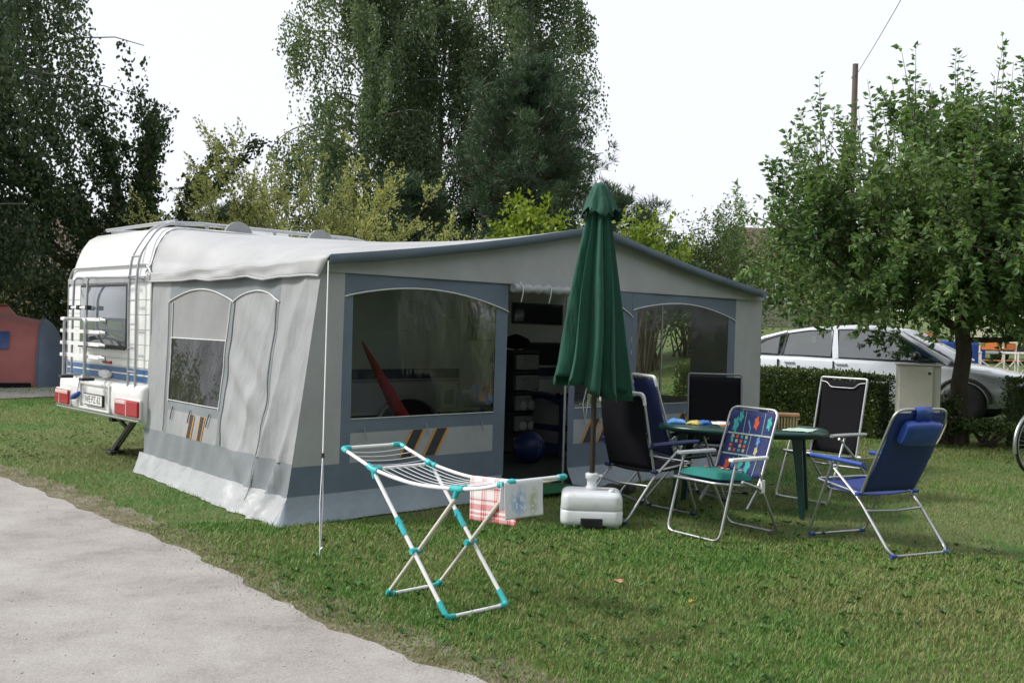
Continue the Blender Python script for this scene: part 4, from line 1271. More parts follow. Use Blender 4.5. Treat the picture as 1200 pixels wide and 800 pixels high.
for k in range(4):
    u = (k + 1) / 5
    for fn in (left, right):
        mb = MB(); mb.tube([fn(u, w) + Vector((0, 0, -.012 * math.sin(math.pi * w / WD))) for w in np.linspace(0, WD, 7)], .0021, 5); mb.build('line', M['line'], dry)

def cloth_over(name, P0, P1, drop_a, drop_b, outv, mat, label, cat, amp=.012, seed=1, nu=26, nv=40):
    """cloth folded over a bar from P0 to P1, hanging drop_a on the near side and drop_b behind"""
    S = sines(8, seed, 2, 7)
    P0, P1, outv = Vector(P0), Vector(P1), Vector(outv)
    tot = drop_a + drop_b
    rows = []
    L = (P1 - P0).length
    for i in range(nu + 1):
        u = i / nu
        base = P0.lerp(P1, u)
        row = []
        for j in range(nv + 1):
            t = j / nv * tot
            x = t - drop_a          # <0 near side, >0 far side
            h = max(0, abs(x) - .015)
            side = -1 if x < 0 else 1
            o = side * (.013 + .012 * min(1, h * 4)) * min(1, abs(x) / .015)
            wv_ = amp * wob(S, u * 4 * L / .4, h * 3) * min(1, h * 5)
            pz = .013 * (1 - min(1, abs(x) / .015)) - h
            row.append(base - outv * (o * 1.0) * -1 * -1 + outv * wv_ + Vector((0, 0, pz)) + (P1 - P0).normalized() * (.02 * wob(S, 1, h * 6) * min(1, h * 3)))
        rows.append(row)
    mb = MB(); mb.grid(rows)
    o = mb.build(name, mat, None, solid=.0025)
    uv = o.data.uv_layers.new(name='cloth')
    k = 0
    n1 = nv + 1
    for poly in o.data.polygons:
        for li in poly.loop_indices:
            vi = o.data.loops[li].vertex_index
            uv.data[li].uv = (vi // n1 / nu, vi % n1 / nv)
    o.matrix_world = rot
    return tag(o, label, cat)
# red check material
def uvmat(name):
    m, nt, out = nmat(name)
    p = nt.nodes.new('ShaderNodeBsdfPrincipled'); p.inputs['Roughness'].default_value = .85
    nt.links.new(p.outputs[0], out.inputs[0])
    u = nt.nodes.new('ShaderNodeUVMap'); u.uv_map = 'cloth'
    s = nt.nodes.new('ShaderNodeSeparateXYZ'); nt.links.new(u.outputs[0], s.inputs[0])
    return m, nt, p, u, s
def mth(nt, op, a, b=None, clamp=False):
    n = nt.nodes.new('ShaderNodeMath'); n.operation = op; n.use_clamp = clamp
    for i, v in enumerate((a, b)):
        if v is None: continue
        if hasattr(v, 'links') or hasattr(v, 'is_linked'): nt.links.new(v, n.inputs[i])
        else: n.inputs[i].default_value = v
    return n.outputs[0]
def bands(nt, coord, lines):
    """1 inside any of the [lo, hi] bands"""
    tot = None
    for lo, hi in lines:
        q = mth(nt, 'MULTIPLY', mth(nt, 'GREATER_THAN', coord, lo), mth(nt, 'LESS_THAN', coord, hi))
        tot = q if tot is None else mth(nt, 'MAXIMUM', tot, q)
    return tot
m, nt, p, u, s = uvmat('red_check_towel')
bx = bands(nt, s.outputs[0], [(.02, .05), (.065, .085), (.26, .29), (.305, .33), (.345, .36), (.52, .55), (.565, .60), (.61, .63), (.80, .83), (.845, .875), (.95, 1.01)])
by = bands(nt, s.outputs[1], [(-.01, .05), (.07, .10), (.13, .20), (.24, .26), (.38, .40), (.43, .45), (.60, .62), (.66, .68), (.85, .9), (.93, 1.01)])
ck = nt.nodes.new('ShaderNodeTexChecker'); ck.inputs['Scale'].default_value = 150; nt.links.new(u.outputs[0], ck.inputs[0])
tot = mth(nt, 'MULTIPLY', mth(nt, 'ADD', bx, by), .55, True)
tot = mth(nt, 'MULTIPLY', tot, mth(nt, 'ADD', mth(nt, 'MULTIPLY', ck.outputs['Fac'], .3), .85), True)
mx = nt.nodes.new('ShaderNodeMixRGB'); nt.links.new(tot, mx.inputs[0]); mx.inputs[1].default_value = (.74, .72, .71, 1); mx.inputs[2].default_value = (.55, .035, .05, 1)
nt.links.new(mx.outputs[0], p.inputs['Base Color']); M['towel'] = m
m, nt, p, u, s = uvmat('printed_white_cloth')
def blot(cx, cy, rx, ry, sc):
    mp = nt.nodes.new('ShaderNodeMapping'); nt.links.new(u.outputs[0], mp.inputs[0]); mp.inputs['Location'].default_value = (-cx / rx, -cy / ry, 0); mp.inputs['Scale'].default_value = (1 / rx, 1 / ry, 1)
    ln = nt.nodes.new('ShaderNodeVectorMath'); ln.operation = 'LENGTH'; nt.links.new(mp.outputs[0], ln.inputs[0])
    n = noise(nt, sc, 4, .7, vec=u.outputs[0])
    return mth(nt, 'MULTIPLY', mth(nt, 'SUBTRACT', 1.0, ln.outputs['Value'], True), mth(nt, 'GREATER_THAN', n, .47), True)
mx = nt.nodes.new('ShaderNodeMixRGB'); nt.links.new(mth(nt, 'MULTIPLY', blot(.36, .22, .3, .3, 9), 1.2, True), mx.inputs[0]); mx.inputs[1].default_value = (.72, .74, .77, 1); mx.inputs[2].default_value = (.25, .42, .72, 1)
mx2 = nt.nodes.new('ShaderNodeMixRGB'); nt.links.new(mth(nt, 'MULTIPLY', blot(.75, .2, .16, .3, 8), 1.2, True), mx2.inputs[0]); nt.links.new(mx.outputs[0], mx2.inputs[1]); mx2.inputs[2].default_value = (.42, .46, .30, 1)
nt.links.new(mx2.outputs[0], p.inputs['Base Color']); M['print_cloth'] = m
cloth_over('checked_towel', centre(.50, WD), centre(1.0, WD) + Vector((.02, 0, 0)), .25, .22, (0, -1, 0), M['towel'], 'red and white checked tea towel hung over the laundry rack', 'towel', seed=4)
cloth_over('printed_cloth', right(1, 0) + Vector((-.0, -.02, 0)), right(1, .24), .19, .15, (1, 0, 0), M['print_cloth'], 'small white cloth with blue and green print on the laundry rack', 'cloth', amp=.010, seed=8)

# ------------------------------------------------------------------ table
ta = empty('garden_table', (2.03, 8.92, 0), -.34, 'oval dark green plastic garden table in front of the awning', 'table')
def oval(a, b, z, n=44, e=2.5):
    out = []
    for k in range(n):
        t = 2 * math.pi * k / n
        c, s_ = math.cos(t), math.sin(t)
        out.append((a * math.copysign(abs(c) ** (2 / e), c), b * math.copysign(abs(s_) ** (2 / e), s_), z))
    return out
mb = MB(); rows = [oval(.70, .44, .675), oval(.72, .46, .68), oval(.725, .465, .70), oval(.72, .46, .716), oval(.70, .44, .722)]
rows = [r + [r[0]] for r in rows]
mb.grid(rows); mb.poly(rows[0][:-1]); mb.poly(rows[-1][:-1]); mb.build('table_top', M['table_green'], ta)
mb = MB(); r1, r2 = oval(.62, .36, .655), oval(.62, .36, .676); mb.grid([r1 + [r1[0]], r2 + [r2[0]]]); mb.build('apron', M['table_green'], ta, solid=.02)
for (x, y) in ((-.50, -.22), (.50, -.22), (-.50, .24), (.50, .24)):
    mb = MB()
    vs = []
    for z, w, t, ox in ((0, .045, .03, 1.08), (.35, .06, .032, 1.02), (.675, .085, .035, .95)):
        for a, b in ((-1, -1), (1, -1), (1, 1), (-1, 1)):
            vs.append((x * ox + a * w / 2, y * ox + b * t, z))
    fs = [(0, 1, 2, 3), (8, 9, 10, 11)] + [(l * 4 + i, l * 4 + (i + 1) % 4, (l + 1) * 4 + (i + 1) % 4, (l + 1) * 4 + i) for l in (0, 1) for i in range(4)]
    mb.add(vs, fs); mb.build('leg', M['table_green'], ta, bevel=.008)

def on_table(o, x, y, rz=0, z=.722):
    q = Matrix.Translation((2.03, 8.92, 0)) @ Matrix.Rotation(-.34, 4, 'Z') @ Vector((x, y, z))
    o.location = q; o.rotation_euler = (0, 0, rz - .34); return o
M['cup_blue'] = simple('cup_blue', (0.03, 0.16, 0.55), 0.35, 0.08, 20)
mb = MB(); mb.lathe([(.03, .0), (.036, .0), (.046, .12), (.043, .12), (.034, .008), (.002, .008)], 18); o = mb.build('cup', M['cup_blue']); on_table(o, .10, -.18); tag(o, 'bright blue plastic cup on the green table', 'cup')
M['pack_blue'] = simple('packet_blue', (0.12, 0.32, 0.7), 0.4, 0.4, 25)
M['pack_yellow'] = simple('packet_yellow', (0.5, 0.42, 0.12), 0.4, 0.4, 30)
def packet(name, mat, x, y, rz, label, sx=.10, sy=.055, h=.03, seed=3):
    S = sines(8, seed, 2, 9); rows = []
    for i in range(13):
        u = i / 6 - 1
        rows.append([(u * sx, v * sy, .004 + h * max(0, (1 - u ** 4) * (1 - v ** 4)) + .010 * wob(S, u * 2, v * 2)) for v in np.linspace(-1, 1, 9)])
    mb = MB(); mb.grid(rows); o = mb.build(name, mat, solid=.003); on_table(o, x, y, rz); return tag(o, label, 'packet')
packet('snack_packet', M['pack_blue'], -.56, -.10, .4, 'crumpled blue and white packet near the rounded end of the green table', .085, .06, .035, 3)
packet('snack_packet', M['pack_yellow'], -.40, -.12, -.3, 'crumpled yellow and grey packet beside a blue one on the table', .06, .05, .03, 5)
packet('snack_packet', M['cup_blue'], -.33, -.06, .9, 'small flat bright blue packet behind the yellow packet on the table', .06, .045, .03, 6)
M['book_or'] = simple('booklet_orange', (0.55, 0.2, 0.06), 0.5, 0.3, 18)
bk = empty('booklet', label='orange covered booklet lying flat on the green table', cat='booklet'); on_table(bk, -.06, -.16, .15)
mb = MB(); mb.box(-.105, .105, -.075, .075, .002, .012); mb.build('pages', M['paper'], bk)
mb = MB(); mb.box(-.108, .108, -.078, .078, .012, .0145); mb.build('cover', M['book_or'], bk)
S9 = sines(6, 77, 2, 6)
for x, y, rz, lab in ((-.16, .10, .2, 'loose white sheet of paper behind the orange booklet'), (.50, -.12, -.15, 'pale green sheet of paper at the planter end of the table')):
    mb = MB(); mb.grid([[(u * .12, v * .16, .004 + .012 * abs(wob(S9, u * 2, v * 2 + x))) for v in np.linspace(-1, 1, 9)] for u in np.linspace(-1, 1, 8)])
    o = mb.build('paper_sheet', M['paper'] if rz > 0 else simple('paper_green', (.45, .6, .52), .6, .06, 9), solid=.001); on_table(o, x, y, rz); tag(o, lab, 'paper')
# wicker planter trough
M['wicker'] = simple('wicker_tan', (0.20, 0.16, 0.075), 0.8, 0.3, 40, bmp=.5, bscale=80)
M['planter_rim'] = simple('planter_rim', (0.24, 0.12, 0.06), 0.7, 0.2, 20)
pt = empty('planter_trough', label='ribbed tan planter trough on the green table', cat='planter'); on_table(pt, .34, .08, .1)
mb = MB(); mb.prism([(-.12, -.07, 0), (.12, -.07, 0), (.12, .07, 0), (-.12, .07, 0)], (0, 0, .10)); mb.build('trough', M['wicker'], pt, bevel=.006)
for k in range(10):
    for sy in (-1, 1):
        mb = MB(); mb.tube([(-.11 + k * .0245, sy * .074, .0), (-.112 + k * .0249, sy * .078, .098)], .008, 6); mb.build('rib', M['wicker'], pt)
mb = MB(); mb.box(-.135, .135, -.088, .088, .10, .125); mb.build('rim', M['planter_rim'], pt, bevel=.005)

# ------------------------------------------------------------------ chairs (front is local +x)
def place(o, x, y, ang):
    o.location = (x, y, gzf(x, y)); o.rotation_euler = (0, 0, ang); return o
def strip_panel(mb, pts, hw, mi=0, sag=.012, n=8):
    """fabric sling following pts (x,z), width 2*hw"""
    rows = []
    for (x, z) in pts:
        rows.append([(x, hw * v, z - sag * (1 - v * v)) for v in np.linspace(-1, 1, n + 1)])
    mb.grid(rows, mi)

def recliner(name, label, x, y, ang, fab, arm, frame='alu', recline=28, back_len=.72, tip=None, headrest=None, top_round=.09, hw=.235, group=None):
    o = empty(name, label=label, cat='chair', group=group); place(o, x, y, ang)
    fm = M[frame]
    hx, hz = -.20, .40                        # hinge of the back
    a = R(recline)
    tx, tz = hx - math.sin(a) * back_len, hz + math.cos(a) * back_len
    # back frame: inverted U
    mb = MB(); mb.tube(fillet([(hx + .02, -hw, hz - .04), (tx, -hw, tz), (tx, hw, tz), (hx + .02, hw, hz - .04)], top_round, 5), .0108, 9); bf = mb.build('back_frame', fm, o)
    if tip:
        mb = MB(); q = Vector((tx, 0, tz)); dn = Vector((math.sin(a), 0, -math.cos(a)))
        mb.tube(fillet([q + dn * .09 + Vector((0, -hw, 0)), q + Vector((0, -hw, 0)), q + Vector((0, hw, 0)), q + dn * .09 + Vector((0, hw, 0))], top_round, 5), .0145, 9); mb.build('top_sleeve', M[tip], bf)
    mb = MB(); n = 12
    pts = []
    for k in range(n + 1):
        t = k / n
        xx = hx + (tx - hx) * (.02 + .94 * t); zz = hz + (tz - hz) * (.02 + .94 * t)
        bow = .02 * math.sin(math.pi * t)
        pts.append((xx - bow * math.cos(a), zz - bow * math.sin(a)))
    strip_panel(mb, pts, hw - .004, sag=.0); back = mb.build('backrest', M[fab], o, solid=.006)
    # seat
    sx0, sx1 = hx + .02, .27
    mb = MB(); strip_panel(mb, [(sx0 + (sx1 - sx0) * k / 8, .395 + .045 * k / 8 - .02 * math.sin(math.pi * k / 8)) for k in range(9)], hw - .004, sag=.014); mb.build('seat', M[fab], o, solid=.006)
    mb = MB(); mb.tube(fillet([(sx0, -hw, .40), (sx1, -hw, .445), (sx1, hw, .445), (sx0, hw, .40)], .05, 4), .0100, 9); mb.build('seat_frame', fm, o)
    # legs: two U frames crossing under the arms
    aw_ = hw + .035
    mb = MB(); mb.tube(fillet([(.06, -aw_, .60), (.30, -aw_, .014), (.30, aw_, .014), (.06, aw_, .60)], .06, 5), .0108, 9); mb.build('front_leg_frame', fm, o)
    mb = MB(); mb.tube(fillet([(.12, -aw_ + .018, .59), (-.20, -aw_ + .018, .36), (-.52, -aw_ + .018, .014), (-.52, aw_ - .018, .014), (-.20, aw_ - .018, .36), (.12, aw_ - .018, .59)], .07, 5), .0108, 9); mb.build('rear_leg_frame', fm, o)
    mb = MB(); mb.tube([(-.27, -aw_ + .02, .29), (-.30, 0, .285), (-.27, aw_ - .02, .29)], .010, 8); mb.build('rear_stretcher', fm, o)
    for sy in (-1, 1):
        for fx in (.30, -.52):
            mb = MB(); mb.tube([(fx, sy * (aw_ - .06), .015), (fx, sy * (aw_ - .01), .015)], .0165, 8); mb.build('foot_cap', M[arm], o)
        mb = MB()
        P = []
        for k in range(9):
            t = k / 8
            xx = -.26 + t * .54
            w_ = .022 + .008 * math.sin(math.pi * t)
            zt = .615 + .02 * t - .012 * t * t
            yc = sy * (hw + .045)
            P.append([(xx, yc - w_, zt), (xx, yc - w_ * .7, zt + .016), (xx, yc + w_ * .7, zt + .016), (xx, yc + w_, zt), (xx, yc + w_ * .6, zt - .012), (xx, yc - w_ * .6, zt - .012), (xx, yc - w_, zt)])
        mb.grid(P); mb.poly(P[0][:-1]); mb.poly(P[-1][:-1]); mb.build('armrest', M[arm], o)
        mb = MB(); mb.tube([(hx, sy * (hw - .01), hz), (hx, sy * (aw_ + .012), hz)], .016, 8); mb.build('hinge', M[arm], o)
        mb = MB(); mb.tube([(-.24, sy * (hw + .03), .60), (-.255, sy * (hw + .004), .585)], .010, 6); mb.build('arm_pivot', M[arm], o)
    if headrest:
        q = Vector((tx, 0, tz)); up = Vector((-math.sin(a), 0, math.cos(a))); nb = Vector((-math.cos(a), 0, -math.sin(a)))
        mb = MB(); c = q - up * .16 + nb * .055
        Mh = Matrix.Translation(c) @ Matrix.Rotation(-a, 4, 'Y')
        S = sines(6, 9, 2, 6); rows = []
        for i in range(13):
            u = i / 6 - 1
            ring = []
            for k in range(16):
                t = 2 * math.pi * k / 16
                e = .55
                cx_ = math.copysign(abs(math.cos(t)) ** e, math.cos(t)); cz_ = math.copysign(abs(math.sin(t)) ** e, math.sin(t))
                f = (1 - abs(u) ** 6) ** .25 if abs(u) < 1 else .25
                ring.append(Mh @ Vector((cx_ * .048 * (.5 + .5 * f), u * .165, cz_ * .092 * (.75 + .25 * f) + .006 * wob(S, u * 3, t))))
            rows.append(ring + [ring[0]])
        mb.grid(rows); mb.poly(rows[0][:-1]); mb.poly(rows[-1][:-1]); hp = mb.build('headrest', M[headrest], o)
        mb = MB(); w_ = .075
        path = [q - up * .09 - nb * .02, q - up * .0 - nb * .018, q + up * .02, q + nb * .025 - up * .005, q + nb * .045 - up * .07]
        mb.grid([[p - Vector((0, w_, 0)), p, p + Vector((0, w_, 0))] for p in path]); mb.build('headrest_strap', M[headrest], hp, solid=.004)
    return o
M['chair_grey'] = simple('dark_alloy', (.20, .205, .215), .45, .1, 12, metallic=.6)
# the blue armchair with a headrest, its back to us
recliner('garden_armchair', 'blue folding garden armchair with a headrest pillow hanging over its back', 2.68, 7.62, math.atan2(.91, -.42), 'blue_fab', 'blue_plas', recline=26, back_len=.70, headrest='blue_plas', hw=.25)
# black and navy armchairs left of the table
recliner('garden_armchair', 'black fabric folding armchair with navy arms beside the parasol base', 1.16, 8.52, math.atan2(.62, .78), 'black_fab', 'navy', recline=12, back_len=.64, tip='white_plastic', hw=.25)
recliner('garden_armchair', 'navy fabric folding armchair behind the black one, against the tent', 1.60, 9.40, math.atan2(.30, .95), 'navy', 'navy', recline=17, back_len=.76, tip='white_plastic', hw=.24)
# high-backed black chairs
recliner('high_back_chair', 'black high-backed chair facing us between the table and the tent window', 2.03, 10.05, math.atan2(-.98, -.12), 'black_fab', 'black_plastic', recline=10, back_len=.72, hw=.265, top_round=.02, frame='chair_grey')
hc = recliner('high_back_chair', 'black high-backed mesh chair with silver frame in front of the hedge', 2.94, 9.62, math.atan2(-.60, -.75), 'black_fab', 'alu_dull', recline=11, back_len=.74, hw=.25, top_round=.02, frame='alu_dull')
mb = MB(); a = R(11); q = Vector((-.20 - math.sin(a) * .70, 0, .40 + math.cos(a) * .70)); f = Vector((math.cos(a), 0, math.sin(a)))
up = Vector((-math.sin(a), 0, math.cos(a)))
mb.tube(fillet([q + f * .01 + Vector((0, -.24, 0)), q + f * .012 + up * -.01 + Vector((0, -.17, 0)), q + f * .012 - up * .055 + Vector((0, -.13, 0)), q + f * .012 - up * .055 + Vector((0, .13, 0)), q + f * .012 - up * .01 + Vector((0, .17, 0)), q + f * .01 + Vector((0, .24, 0))], .03, 4), .005, 6); mb.build('head_seam', M['alu_dull'], hc)

# floral folding chair
m, nt, out = nmat('floral_patchwork')
p = nt.nodes.new('ShaderNodeBsdfPrincipled'); p.inputs['Roughness'].default_value = .75; nt.links.new(p.outputs[0], out.inputs[0])
n = noise(nt, 25, 4); nt.links.new(ramp(nt, n, [(.3, (.014, .024, .11)), (.7, (.02, .035, .15))]), p.inputs['Base Color']); M['floral_base'] = m
M['f_teal'] = simple('print_teal', (0.05, 0.38, 0.34), .75, .2, 40)
M['f_red'] = simple('print_red', (0.62, 0.10, 0.04), .75, .2, 40)
M['f_sky'] = simple('print_sky', (0.10, 0.30, 0.55), .75, .2, 40)
M['f_sand'] = simple('print_sand', (0.50, 0.42, 0.25), .75, .2, 40)
M['f_line'] = simple('print_line', (0.35, 0.45, 0.42), .75, .2, 40)
fc = empty('folding_chair', label='folding chair with navy floral patchwork back and white arms', cat='chair'); place(fc, 1.60, 7.76, math.atan2(-.59, -.81))
hw = .235; a = R(20); hx, hz, bl_ = -.19, .40, .56
def bp(v, t, off=0.0):       # point on the back: v across (-1..1), t up (0..1)
    x0 = hx - math.sin(a) * bl_ * t; z0 = hz + math.cos(a) * bl_ * t
    bow = .022 * math.sin(math.pi * t) * (1 - .3 * v * v)
    return Vector((x0 - bow * math.cos(a) + off * math.cos(a), v * (hw - .012), z0 - bow * math.sin(a) + off * math.sin(a)))
mb = MB(); mb.tube(fillet([(-.05, -hw, .22), (hx, -hw, hz), (hx - math.sin(a) * (bl_ + .02), -hw, hz + math.cos(a) * (bl_ + .02)), (hx - math.sin(a) * (bl_ + .02), hw, hz + math.cos(a) * (bl_ + .02)), (hx, hw, hz), (-.05, hw, .22)], .07, 5), .0115, 9); mb.build('back_frame', M['alu'], fc)
mb = MB(); mb.grid([[bp(v, t) for v in np.linspace(-1, 1, 9)] for t in np.linspace(.06, 1.0, 13)]); bk_ = mb.build('backrest', M['floral_base'], fc, solid=.006)
def on_back(shape, mat, off=.005):
    for sh in shape: on_back1([sh], mat, off)
def on_back1(shape, mat, off=.005):
    """flat printed figure on the back sling"""
    mb = MB()
    for sh in shape: mb.poly([bp(v, t, off) for v, t in sh])
    mb.build('print_figure', M[mat], bk_)
def blob(cv_, ct, r, n=9, k=.25, lob=5, asp=2.0):
    r = r * 1.25
    return [(cv_ + r * asp * .55 * (1 + k * math.cos(lob * q)) * math.cos(q), ct + r * (1 + k * math.cos(lob * q)) * math.sin(q)) for q in [2 * math.pi * i / 20 for i in range(20)]]
def line(v0, t0, v1, t1, w=.009):
    dv, dt = v1 - v0, t1 - t0
    L = math.hypot(dv, dt)
    pv, ptt = -dt / L * w * 1.2, dv / L * w * 1.2
    return [(v0 - pv, t0 - ptt), (v1 - pv, t1 - ptt), (v1 + pv, t1 + ptt), (v0 + pv, t0 + ptt)]
on_back([line(-.95, .66, .95, .66), line(-.95, .36, .95, .36), line(-.3, .66, -.3, .98), line(.55, .66, .55, .98), line(.1, .36, .1, .66), line(-.2, .08, -.2, .36), line(.62, .08, .62, .36)], 'f_line', .0045)
on_back([blob(-.68, .78, .085), blob(-.5, .90, .065), blob(.78, .84, .07), blob(-.05, .24, .08), blob(.28, .22, .085), blob(-.72, .60, .035)], 'f_teal')
on_back([blob(.22, .83, .07), blob(-.62, .2, .075)], 'f_red')
on_back([line(-.15, .86, .0, .74, .016), line(.0, .76, -.02, .68, .016), blob(.45, .58, .05), blob(-.38, .25, .05, lob=3), blob(.1, .12, .045), line(-.35, .16, -.3, .28, .014)], 'f_sky')
on_back([blob(.45, .44, .05), ] + [[(-.75 + i * .2, .40 + j * .065), (-.64 + i * .2, .40 + j * .065), (-.64 + i * .2, .445 + j * .065), (-.75 + i * .2, .445 + j * .065)] for i in range(4) for j in range(4) if (i + j) % 3 == 0], 'f_sand')
on_back([[(-.75 + i * .2, .40 + j * .065), (-.64 + i * .2, .40 + j * .065), (-.64 + i * .2, .445 + j * .065), (-.75 + i * .2, .445 + j * .065)] for i in range(4) for j in range(4) if (i + j) % 3 == 1], 'f_red')
on_back([[(-.75 + i * .2, .40 + j * .065), (-.64 + i * .2, .40 + j * .065), (-.64 + i * .2, .445 + j * .065), (-.75 + i * .2, .445 + j * .065)] for i in range(4) for j in range(4) if (i + j) % 3 == 2 and i != j], 'f_teal')
mb = MB(); strip_panel(mb, [(-.18 + .44 * k / 8, .385 + .04 * k / 8) for k in range(9)], hw - .005, sag=.012); mb.build('seat', M['floral_base'], fc, solid=.006)
mb = MB(); mb.tube(fillet([(-.22, -hw, .375), (.27, -hw, .43), (.27, hw, .43), (-.22, hw, .375)], .05, 4), .011, 9); mb.build('seat_frame', M['alu'], fc)
aw_ = hw + .03
mb = MB(); mb.tube(fillet([(.11, -aw_, .585), (.27, -aw_, .013), (.27, aw_, .013), (.11, aw_, .585)], .07, 5), .0115, 9); mb.build('front_leg_frame', M['alu'], fc)
mb = MB(); mb.tube(fillet([(.02, -hw - .014, .43), (-.20, -hw - .014, .36), (-.40, -hw - .014, .013), (-.40, hw + .014, .013), (-.20, hw + .014, .36), (.02, hw + .014, .43)], .07, 5), .0110, 9); mb.build('rear_leg_frame', M['alu'], fc)
for sy in (-1, 1):
    mb = MB(); mb.box(-.23, .17, sy * (hw + .028) - .024, sy * (hw + .028) + .024, .585, .612); mb.build('armrest', M['white_plastic'], fc, bevel=.009, seg=3)
    mb = MB(); mb.box(-.225, -.185, sy * (hw + .012) - .014, sy * (hw + .012) + .014, .33, .43); mb.build('hinge_plate', M['white_plastic'], fc, bevel=.006)
    mb = MB(); mb.tube([(-.13, sy * (hw + .02), .585), (-.20, sy * (hw + .016), .40)], .008, 6); mb.build('arm_strut', M['alu'], fc)
# its teal seat cushion
S = sines(8, 12, 2, 6); rows = []
for i in range(17):
    u = i / 8 - 1
    rows.append([(.035 + u * .205, v * .205, .02 + .062 * (max(0, (1 - u ** 6) * (1 - v ** 6))) ** .5 * (1 + .25 * wob(S, u * 3, v * 3))) for v in np.linspace(-1, 1, 17)])
rows2 = [[(x, y, .02 - .018 * max(0, (1 - ((x - .035) / .205) ** 6) * (1 - (y / .205) ** 6)) ** .5) for (x, y, z) in r] for r in rows]
mb = MB(); mb.grid(rows); mb.grid(rows2, flip=True); cu = mb.build('seat_cushion', M['teal_cush'])
cu.matrix_world = Matrix.Translation((1.60, 7.76, .415)) @ Matrix.Rotation(math.atan2(-.59, -.81), 4, 'Z') @ Matrix.Rotation(-.09, 4, 'Y')
tag(cu, 'teal seat cushion with orange flecks on the floral folding chair', 'cushion')
for k in range(12):
    u, v = rnd.uniform(-.85, .85), rnd.uniform(-.9, .9)
    h = .02 + .062 * math.sqrt(max(0, (1 - u ** 6) * (1 - v ** 6))) * 1.12 + .003
    mb = MB(); mb.lathe([(.002, -.004), (.014, -.003), (.015, .001), (.003, .004)], 7, Matrix.Translation((.035 + u * .205, v * .205, h))); mb.build('printed_fleck', M['f_red' if k % 3 else 'f_sand'], cu)

# shoes by the tent entrance and under the chairs
M['shoe_dark'] = simple('shoe_dark', (0.03, 0.025, 0.022), .6, .3, 20)
M['shoe_tan'] = simple('shoe_tan', (0.20, 0.11, 0.055), .6, .25, 20)
def shoe(x, y, rz, mat, label):
    o = empty('shoe', (x, y, .012), rz, label, 'shoe', 'shoes left in front of the awning')
    rows = []
    for t, w_, h in ((0, .028, .05), (.1, .034, .065), (.35, .034, .062), (.55, .04, .045), (.8, .042, .034), (.95, .03, .026), (1, .012, .018)):
        x0 = -.13 + .26 * t
        rows.append([(x0, w_ * math.cos(q), .018 + h * math.sin(q)) for q in np.linspace(0, math.pi, 9)])
    mb = MB(); mb.grid(rows); mb.poly(rows[0]); mb.build('upper', M[mat], o)
    mb = MB(); pts = [(-.13 + .26 * t, w_) for t, w_ in ((0, .026), (.1, .036), (.35, .036), (.55, .043), (.8, .045), (.95, .032), (1, .012))]
    mb.prism([(a, b, 0) for a, b in pts] + [(a, -b, 0) for a, b in reversed(pts)], (0, 0, .022)); mb.build('sole', M['black_plastic'], o)
    return o
shoe(1.02, 9.62, .7, 'shoe_dark', 'dark shoe lying under the seat of the navy armchair')
shoe(1.16, 9.72, 1.2, 'shoe_dark', 'dark shoe close against the tent skirt behind the navy armchair')
q = to_w(2.62, .18); shoe(q.x, q.y, 2.3, 'shoe_tan', 'tan shoe beside the tent pole at the awning entrance')
q = to_w(2.48, .22); shoe(q.x, q.y, 2.0, 'shoe_tan', 'tan shoe in the middle of the awning entrance, away from the pole')
# ------------------------------------------------------------------ trees
M['bark'] = simple('bark_brown', (0.06, 0.047, 0.037), .9, .35, 14, bmp=.9, bscale=26, stretch=(1, 1, .3))
M['bark_birch'] = simple('bark_birch', (0.20, 0.19, 0.175), .8, .4, 5, bmp=.5, bscale=18, stretch=(1, 1, 2.5))
M['bark_pine'] = simple('bark_pine', (0.075, 0.05, 0.036), .9, .35, 10, bmp=.9, bscale=20)
M['twig'] = simple('twig_brown', (0.07, 0.05, 0.035), .85, .3, 20)
M['l_fruit'] = leaf_mat('fruit_tree_leaf', (0.046, 0.098, 0.034), (0.108, 0.205, 0.062), (0.22, 0.32, 0.135), .45, .38, .9)
M['l_birch'] = leaf_mat('birch_leaf', (0.072, 0.120, 0.062), (0.125, 0.19, 0.10), (0.185, 0.25, 0.14), .5, .5, .4)
M['l_weep'] = leaf_mat('weeping_birch_leaf', (0.030, 0.058, 0.032), (0.056, 0.094, 0.048), (0.095, 0.138, 0.066), .4, .5, .4)
M['l_pine'] = leaf_mat('pine_needle', (0.028, 0.06, 0.034), (0.050, 0.095, 0.052), (0.085, 0.135, 0.07), .2, .5, .5)
M['l_willow'] = leaf_mat('golden_shrub_leaf', (0.24, 0.28, 0.09), (0.38, 0.41, 0.15), (0.50, 0.51, 0.23), .35, .5, .8)
M['l_lime'] = leaf_mat('lime_leaf', (0.10, 0.17, 0.015), (0.19, 0.28, 0.025), (0.28, 0.36, 0.05), .4, .45, 1)
M['l_bush'] = leaf_mat('bush_leaf', (0.050, 0.10, 0.028), (0.095, 0.158, 0.045), (0.155, 0.22, 0.07), .3, .5, .5)
M['l_olive'] = leaf_mat('olive_bush_leaf', (0.045, 0.065, 0.022), (0.085, 0.11, 0.035), (0.13, 0.15, 0.055), .3, .5, .5)
M['l_dark'] = leaf_mat('dark_tree_leaf', (0.020, 0.042, 0.018), (0.038, 0.07, 0.026), (0.068, 0.105, 0.038), .25, .5, .5)
M['l_hedge'] = leaf_mat('hedge_leaf', (0.028, 0.054, 0.016), (0.068, 0.105, 0.030), (0.14, 0.175, 0.06), .2, .35, 3)

